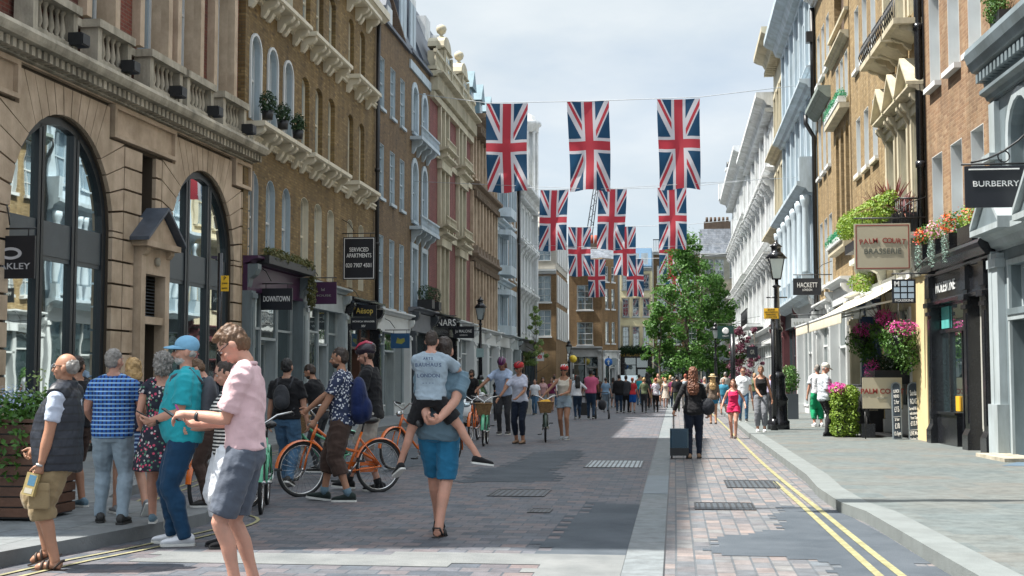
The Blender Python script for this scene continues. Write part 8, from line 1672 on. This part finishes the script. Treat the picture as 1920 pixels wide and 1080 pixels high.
# wooden planter at the left edge
r = empty('wooden_planter', (-7.0, 12.4, .12), 0, 'slatted brown wooden planter with blue flowers at the left edge', 'planter'); WOOD = mat('planter_timber', (.09, .04, .022), .6, .4, 3, .5, 30)
b = MB()
for i in range(9): z = .04 + i * .098; b.box(-1.05, 1.05, -.4, -.37, z, z + .082); b.box(1.02, 1.05, -.37, .4, z, z + .082)
b.obj('slats', WOOD, r); b = MB(); b.box(-1.02, 1.02, -.365, .4, .02, .86); b.obj('liner', BLACKM, r); b = MB()
for i in range(9): z = .04 + i * .098
b.box(-1.06, 1.06, -.41, .41, .925, .955); b.obj('rim', WOOD, r)
foliage('foliage', r, LF, [((x, 0, 1.03), (.32, .35, .2), 480) for x in (-.8, -.35, .1, .5, .85)] + [((.75, -.42, .75), (.22, .12, .4), 220), ((.3, -.42, .9), (.3, .1, .2), 120)], .075); foliage('flowers', r, FLB, [((x, -.05, 1.12), (.35, .35, .17), 330) for x in (-.6, 0, .55)], .035); foliage('grass_stems', r, LFP, [((.8, .0, 1.25), (.15, .15, .25), 60)], .05)
# left side plants
def lpos(Y, o, z): return (-10.4 + o, Y, .12 + z)
r = empty('ledge_planting', lpos(33.9, .3, 4.3), 0, 'wispy yellow-green plants trailing along the ledge above the purple shop', 'plants'); foliage('foliage', r, leafmat('dry_green', [(.1, .11, .03), (.16, .15, .05), (.05, .07, .02)]), [((.05, -1.6 + i * .5, .15), (.2, .35, .22), 260) for i in range(8)] + [((.15, 2.0, -.5), (.14, .2, .6), 500)], .09); b = MB(); b.box(-.2, .2, -2.1, 2.2, -.1, .1); b.obj('trough', BLACKM, r)
for i, (u, s) in enumerate(((31.9, .32), (33.2, .3), (34.6, .3))):
    r = empty('window_pot_shrub', lpos(u, .38, 7.8), 0, ('leftmost', 'middle', 'rightmost')[i] + ' dark potted shrub on the first row of bracketed sills', 'plant', 'potted shrubs on the brick house sills'); foliage('foliage', r, LFD, [((0, 0, .42), (s * .7, s, s), 420)], .09); b = MB(); b.lathe([(.13, 0), (.16, .22)], (0, 0, 0), 10); b.obj('pot', BLACKM, r)
for i, y in enumerate((53.0, 54.6)): r = empty('topiary_ball', lpos(y, .45, 4.2), 0, ('nearer', 'farther')[i] + ' clipped topiary ball above the dark shopfront', 'plant', 'topiary balls'); foliage('foliage', r, LFD, [((0, 0, .62), (.36, .36, .36), 700)], .07, .7); b = MB(); b.box(-.3, .3, -.3, .3, 0, .35); b.obj('box', BLACKM, r)
# right side plants
def spiky(loc, s, label, n=46, m=None):
    r = empty('cordyline', loc, 0, label, 'plant', 'red cordylines'); b = MB(); rg = random.Random(int(s * 77 + loc[1] * 10))
    for i in range(n):
        a = rg.uniform(0, tau); e = rg.uniform(.1, 1.35); L_ = s * rg.uniform(.7, 1.1); d = V(cos(a) * cos(e), sin(a) * cos(e), sin(e)); side = d.cross(V(0, 0, 1)).normalized() * .028 * s; p0 = V(0, 0, .0); p1 = d * L_ * .5; p2 = d * L_ + V(0, 0, -L_ * .28 * cos(e))
        b.add([tuple(p0 - side * .5), tuple(p0 + side * .5), tuple(p1 + side), tuple(p1 - side), tuple(p2)], [(0, 1, 2, 3), (3, 2, 4)])
    b.obj('leaves', m or LFR, r, recalc=False); return r
spiky(wpos(R2, 1.7, .42, 5.15), 1.1, 'largest red spiky cordyline on the restaurant balcony', 70); spiky(wpos(R2, .5, .4, 4.95), .75, 'red spiky cordyline nearest the thick black drainpipe', 50); spiky(wpos(R2, 3.2, .45, 5.2), .95, 'red spiky cordyline at the left end of the balcony', 50); spiky(wpos(R2, 1.6, .7, 4.5), .55, 'low brownish cordyline spreading below the balcony edge', 40)
for i, (u, lb) in enumerate(((.6, 'nearest'), (1.8, 'middle'), (3.2, 'farthest'))): r = empty('balcony_pot', wpos(R2, u, .33, 4.56), 0, lb + ' dark trough under a red cordyline on the restaurant balcony', 'planter', 'balcony troughs'); b = MB(); b.box(-.16, .16, -.5, .5, 0, .42); b.obj('box', BLACKM, r)
r = empty('lime_creeper', wpos(R2, 4.2, .5, 5.05), R2.root.rotation_euler.z, 'bright lime green trailing plants spilling along the restaurant balcony', 'plants'); foliage('foliage', r, LFY, [((-3.2 + i * .55, .12, .2 + .02 * i), (.4, .26, .38), 520) for i in range(13)], .085, .4); b = MB(); b.box(-3.6, 3.6, -.1, .12, -.3, -.05); b.obj('trough', BLACKM, r)
r = empty('restaurant_ivy', wpos(R2, 6.5, .35, 3.9), 0, 'small green bush under the palm court sign', 'plants'); foliage('foliage', r, LFY, [((0, 0, 0), (.4, .7, .3), 600)], .08)
for i, (u, lb) in enumerate(((4.2, 'leftmost'), (3.1, 'second from the left'), (2.0, 'third from the left'), (.6, 'rightmost and largest'))):
    r = empty('flower_box', wpos(R1, u, .17, 3.86), R1.root.rotation_euler.z, lb + ' black flower box on the cornice of the black shop', 'flower box', 'flower boxes on the black shop cornice'); w_ = .8 if u < 1 else .4; b = MB(); b.box(-w_ / 2 - .1, w_ / 2 + .1, -.15, .15, 0, .32); b.obj('box', BLACKP, r)
    foliage('foliage', r, LFY if i % 2 else LF, [((0, 0, .5), (w_ / 2 + .15, .25, .28), 520 if u < 1 else 380)], .07); foliage('flowers', r, FLR if i != 1 else FLP, [((-.1, .12, .52), (w_ / 2 + .1, .2, .22), 130 if u > 1 else 60)], .06)
    if i != 3: foliage('silver_trailer', r, LFS, [((-.25, .22, .05), (.14, .08, .34), 260)], .035)
r = empty('cornice_creeper', tuple(AT(1868, 18, 24.4)), 0, 'bright green trailing plant on top of the grey cornice at the top right corner', 'plants'); foliage('foliage', r, LF, [((0, 0, 0), (.22, .35, .28), 900), ((-.05, 0, .3), (.3, .4, .2), 500)], .05); b = MB(); b.box(-.05, .55, -.4, .4, -.35, -.1); b.obj('trough', BLACKM, r)
for u, z, lb in ((2.1, 9.65, 'upper'), (2.1, 5.5, 'lower')): r = empty('window_box', wpos(R3, u, .2, z), 0, lb + ' long blue-green window box on the arched recess house', 'window box', 'window boxes on the arched recess house'); foliage('foliage', r, LFG, [((0, -1.7 + i * .42, .22), (.2, .28, .24), 200) for i in range(9)], .07); b = MB(); b.box(-.12, .12, -1.9, 1.9, 0, .18); b.obj('trough', WHITE_P, r)
def basket(px, py, Y, s, label, spk=.5):
    p = AT(px, py, Y); r = empty('hanging_basket', tuple(p), 0, label, 'hanging basket', 'hanging baskets under the awning'); b = MB(); b.lathe([(.05, -.28), (.2, -.2), (.26, 0)], (0, 0, 0), 12); b.obj('bowl', BLACKM, r); b = MB()
    for k in range(3): a = tau * k / 3; b.tube([(.25 * cos(a), .25 * sin(a), 0), (0, 0, .9)], .006, 4)
    b.obj('chain', BLACKM, r); foliage('foliage', r, LF, [((0, 0, -.1), (.42 * s, .4 * s, .42 * s), int(900 * s)), ((.12, -.1, -.45 * s), (.26 * s, .25, .3 * s), 380)], .08); foliage('flowers', r, FLM, [((0, -.25, .18), (.34 * s, .2, .2), 240)], .06)
    b = MB()
    for i in range(26): a = rnd.uniform(0, tau); e = rnd.uniform(.6, 1.4); d = V(cos(a) * cos(e), sin(a) * cos(e), sin(e)) * spk * rnd.uniform(.7, 1.2); sd_ = V(.012, 0, 0); b.add([tuple(sd_), tuple(-sd_), tuple(d)], [(0, 1, 2)])
    b.obj('spikes', LFR, r, recalc=False)
basket(1617, 632, 34.2, 1.0, 'left hanging basket with magenta flowers under the cream awning'); basket(1688, 630, 30.6, 1.15, 'right hanging basket with magenta flowers by the black shop'); basket(1655, 610, 32, .8, 'middle hanging basket with dark spikes between the other two', .7)
# hedge box
a_ = G(1588, 820, .12); r = empty('hedge_planter', (a_.x, a_.y + .5, .12), 0, 'bright green clipped hedge box topped with magenta flowers on the right pavement', 'planter'); foliage('foliage', r, LFY, [((-.02 + dx, dy, z), (.2, .24, .22), 420) for z in (.2, .5, .8, 1.0) for dy in (-.42, -.14, .14, .42) for dx in (-.14, .14)], .065, .5); foliage('flowers', r, FLM, [((-.18, -.25, 1.12), (.26, .4, .16), 420)], .065); b = MB(); b.box(-.2, .16, -.42, .42, 0, .9); b.obj('box', BLACKM, r)
p = G(1482, 786, .12); r = empty('potted_bush', (p.x, p.y + .2, .12), 0, 'leafy bush in a tall dark grey planter beside the lamp post', 'planter'); b = MB(); b.zprism([(-.27, -.27), (.27, -.27), (.27, .27), (-.27, .27)], 0, .85); b.obj('box', DGREY, r); foliage('foliage', r, LF, [((0, 0, 1.35), (.36, .36, .5), 1100)], .09)
p = G(1513, 772, .12); r = empty('flowering_tub', (p.x, p.y, .12), 0, 'tub with orange-yellow flowers behind the white haired man', 'planter'); b = MB(); b.lathe([(.22, 0), (.28, .6)], (0, 0, 0), 12); b.obj('tub', DGREY, r); foliage('foliage', r, LF, [((0, 0, .95), (.4, .4, .4), 600)], .09); foliage('flowers', r, FLR, [((-.05, -.15, 1.2), (.35, .3, .25), 200)], .06)
r = empty('pub_planting', (-3.3, 117.4, 4.0), 0, 'dark green hanging plants across the front of the cream pub', 'plants'); foliage('foliage', r, LFD, [((-1.3 + i * .45, 0, .1 * (i % 2)), (.4, .3, .45), 260) for i in range(7)], .16)
# restaurant entrance: railing, menu board, chalkboards
g = G(1630, 824, .12)
r = empty('stair_railing', (5.0, 31.6, .12), 0, 'black iron railing and plinths round the basement stair of the restaurant', 'railing'); b = MB()
b.box(-.75, -.45, -.15, .15, 0, .32); b.tube([(-.6, 0, .3), (-.6, 0, 1.35)], .05, 8); b.box(-.66, -.54, -.06, .06, 1.3, 1.4); b.obj('post', BLACKP, r); b = MB(); b.tube([(-.6, 0, .75), (-.2, .1, 1.0), (.1, .1, 1.05)], .022, 6); b.tube([(-.6, .1, 1.2), (-.6, 2.6, 1.2)], .025, 6)
for i in range(16): b.tube([(-.6, .15 + i * .16, .1), (-.6, .15 + i * .16, 1.2)], .012, 5)
b.obj('rails', BLACKM, r)
r = empty('basement_stair', (4.95, 32.2, .125), 0, 'dark basement stair opening with pale upper steps behind the menu board', 'stair'); b = MB(); b.box(-.45, .55, -.1, 2.6, 0, .012); b.obj('opening', BLACKM, r); b = MB(); b.box(-.45, .55, 2.6, 2.7, 0, .95); b.obj('back_wall', BLACKM, r); b = MB(); b.box(-.4, .1, 2.2, 2.55, .55, .95); b.obj('step', STONE_W, r); b = MB(); b.box(-.35, .15, 2.17, 2.19, .6, .75); b.obj('warning_plate', YS, r)
r = empty('planter_ledge', (5.15, 32.6, 1.35), 0, 'black ledge box with dark plants and pink flowers above the basement stair', 'planter'); b = MB(); b.box(-.55, .45, -.9, .9, 0, .32); b.obj('box', BLACKM, r); foliage('foliage', r, LFD, [((-.05, 0, .45), (.55, .85, .28), 1100)], .08); foliage('flowers', r, FLM, [((-.55, -.4, .35), (.22, .3, .25), 160)], .06)
a0, a1 = AT(1617, 708, 30.9), AT(1692, 766, 30.9); w, h = a1.x - a0.x, a0.z - a1.z; r = empty('menu_board', ((a0.x + a1.x) / 2, 30.9, a1.z), 0, 'cream board lettered PALM COURT fixed to the stair railing', 'sign'); b = MB(); b.box(-w / 2, w / 2, 0, .04, 0, h); bd = b.obj('board', SCR, r); b = MB(); b.box(-w / 2 - .02, w / 2 + .02, .042, .05, -.02, h + .02); b.obj('frame', BLACKM, r); text('PALM COURT', .155, SR, bd, (0, -.006, h * .55), bold=.004); text('BRASSERIE', .05, SGR, bd, (0, -.006, h * .34))
for lb in (0,):
    b = MB(); b.tube([(-w / 2 + .05, .03, 0), (-w / 2 + .05, .03, .12 - a1.z)], .015, 5); b.tube([(w / 2 - .05, .03, 0), (w / 2 - .05, .03, .12 - a1.z)], .015, 5); b.obj('leg', BLACKM, r)
CHK = mat('chalkboard', (.025, .04, .06), .7, .4, 4)
def chalk(px0, px1, ptop, pbot, label, lines, top):
    Y = G(px0, pbot, .12).y; a, c = AT(px0, ptop, Y), AT(px1, pbot, Y); w, h = c.x - a.x, a.z - c.z; r = empty('chalkboard', ((a.x + c.x) / 2, Y, .12), 0, label, 'chalkboard')
    def outl(e): return [(-w / 2 + e, e)] + [(x, z) for x, z in archpts(w - 2 * e, h - e, w * .4, 10)] + [(w / 2 - e, e)]
    b = MB(); b.prism(outl(0), .0, .04); b.obj('frame', mat('chalkboard_frame', (.2, .24, .27), .6), r).rotation_euler = (R(-4), 0, 0); b = MB(); b.prism(outl(.025), -.006, .0); o = b.obj('slate', CHK, r); o.rotation_euler = (R(-4), 0, 0)
    b = MB(); b.prism([(-w / 2, 0), (-w / 2 + .04, 0), (w / 2 - .1, h * .9), (w / 2 - .14, h * .9)], .04, .06); b.obj('stand', BLACKM, r).rotation_euler = (R(-14), 0, 0)
    z = h - top
    for t, sz, f in lines:
        me = text_mesh(t, sz, SW, .003, 1, .002); xs_ = [v.co.x for v in me.vertices]; tw = max(xs_) - min(xs_); o2 = link('lettering', me, o, (0, -.012, z - sz / 2)); o2.scale = (min(1.3, w * f / tw), 1, 1); o2.rotation_euler = (0, R(-5), 0); z -= sz * 1.12
chalk(1702, 1728, 716, 824, 'tall rounded chalkboard reading Sunday Roast beside the black shop', [('Sunday', .17, .6), ('ROAST', .17, .6), ('Served All Day', .1, .8), ('with trimmings', .09, .75), ('from 12pm', .09, .6), ('£15.95', .14, .65), ('_______', .06, .8), ('LIVE Music', .13, .8), ('Sundays 7pm', .09, .75)], .16)
chalk(1672, 1692, 716, 824, 'narrower dark chalkboard with prices standing in front of the cream menu board', [('LUNCH', .1, .6), ('MENU', .1, .55), ('2 for', .13, .5), ('£15', .17, .5), ('_____', .06, .8), ('3 for', .1, .5), ('£18', .17, .5), ('12-5pm', .12, .7)], .16)
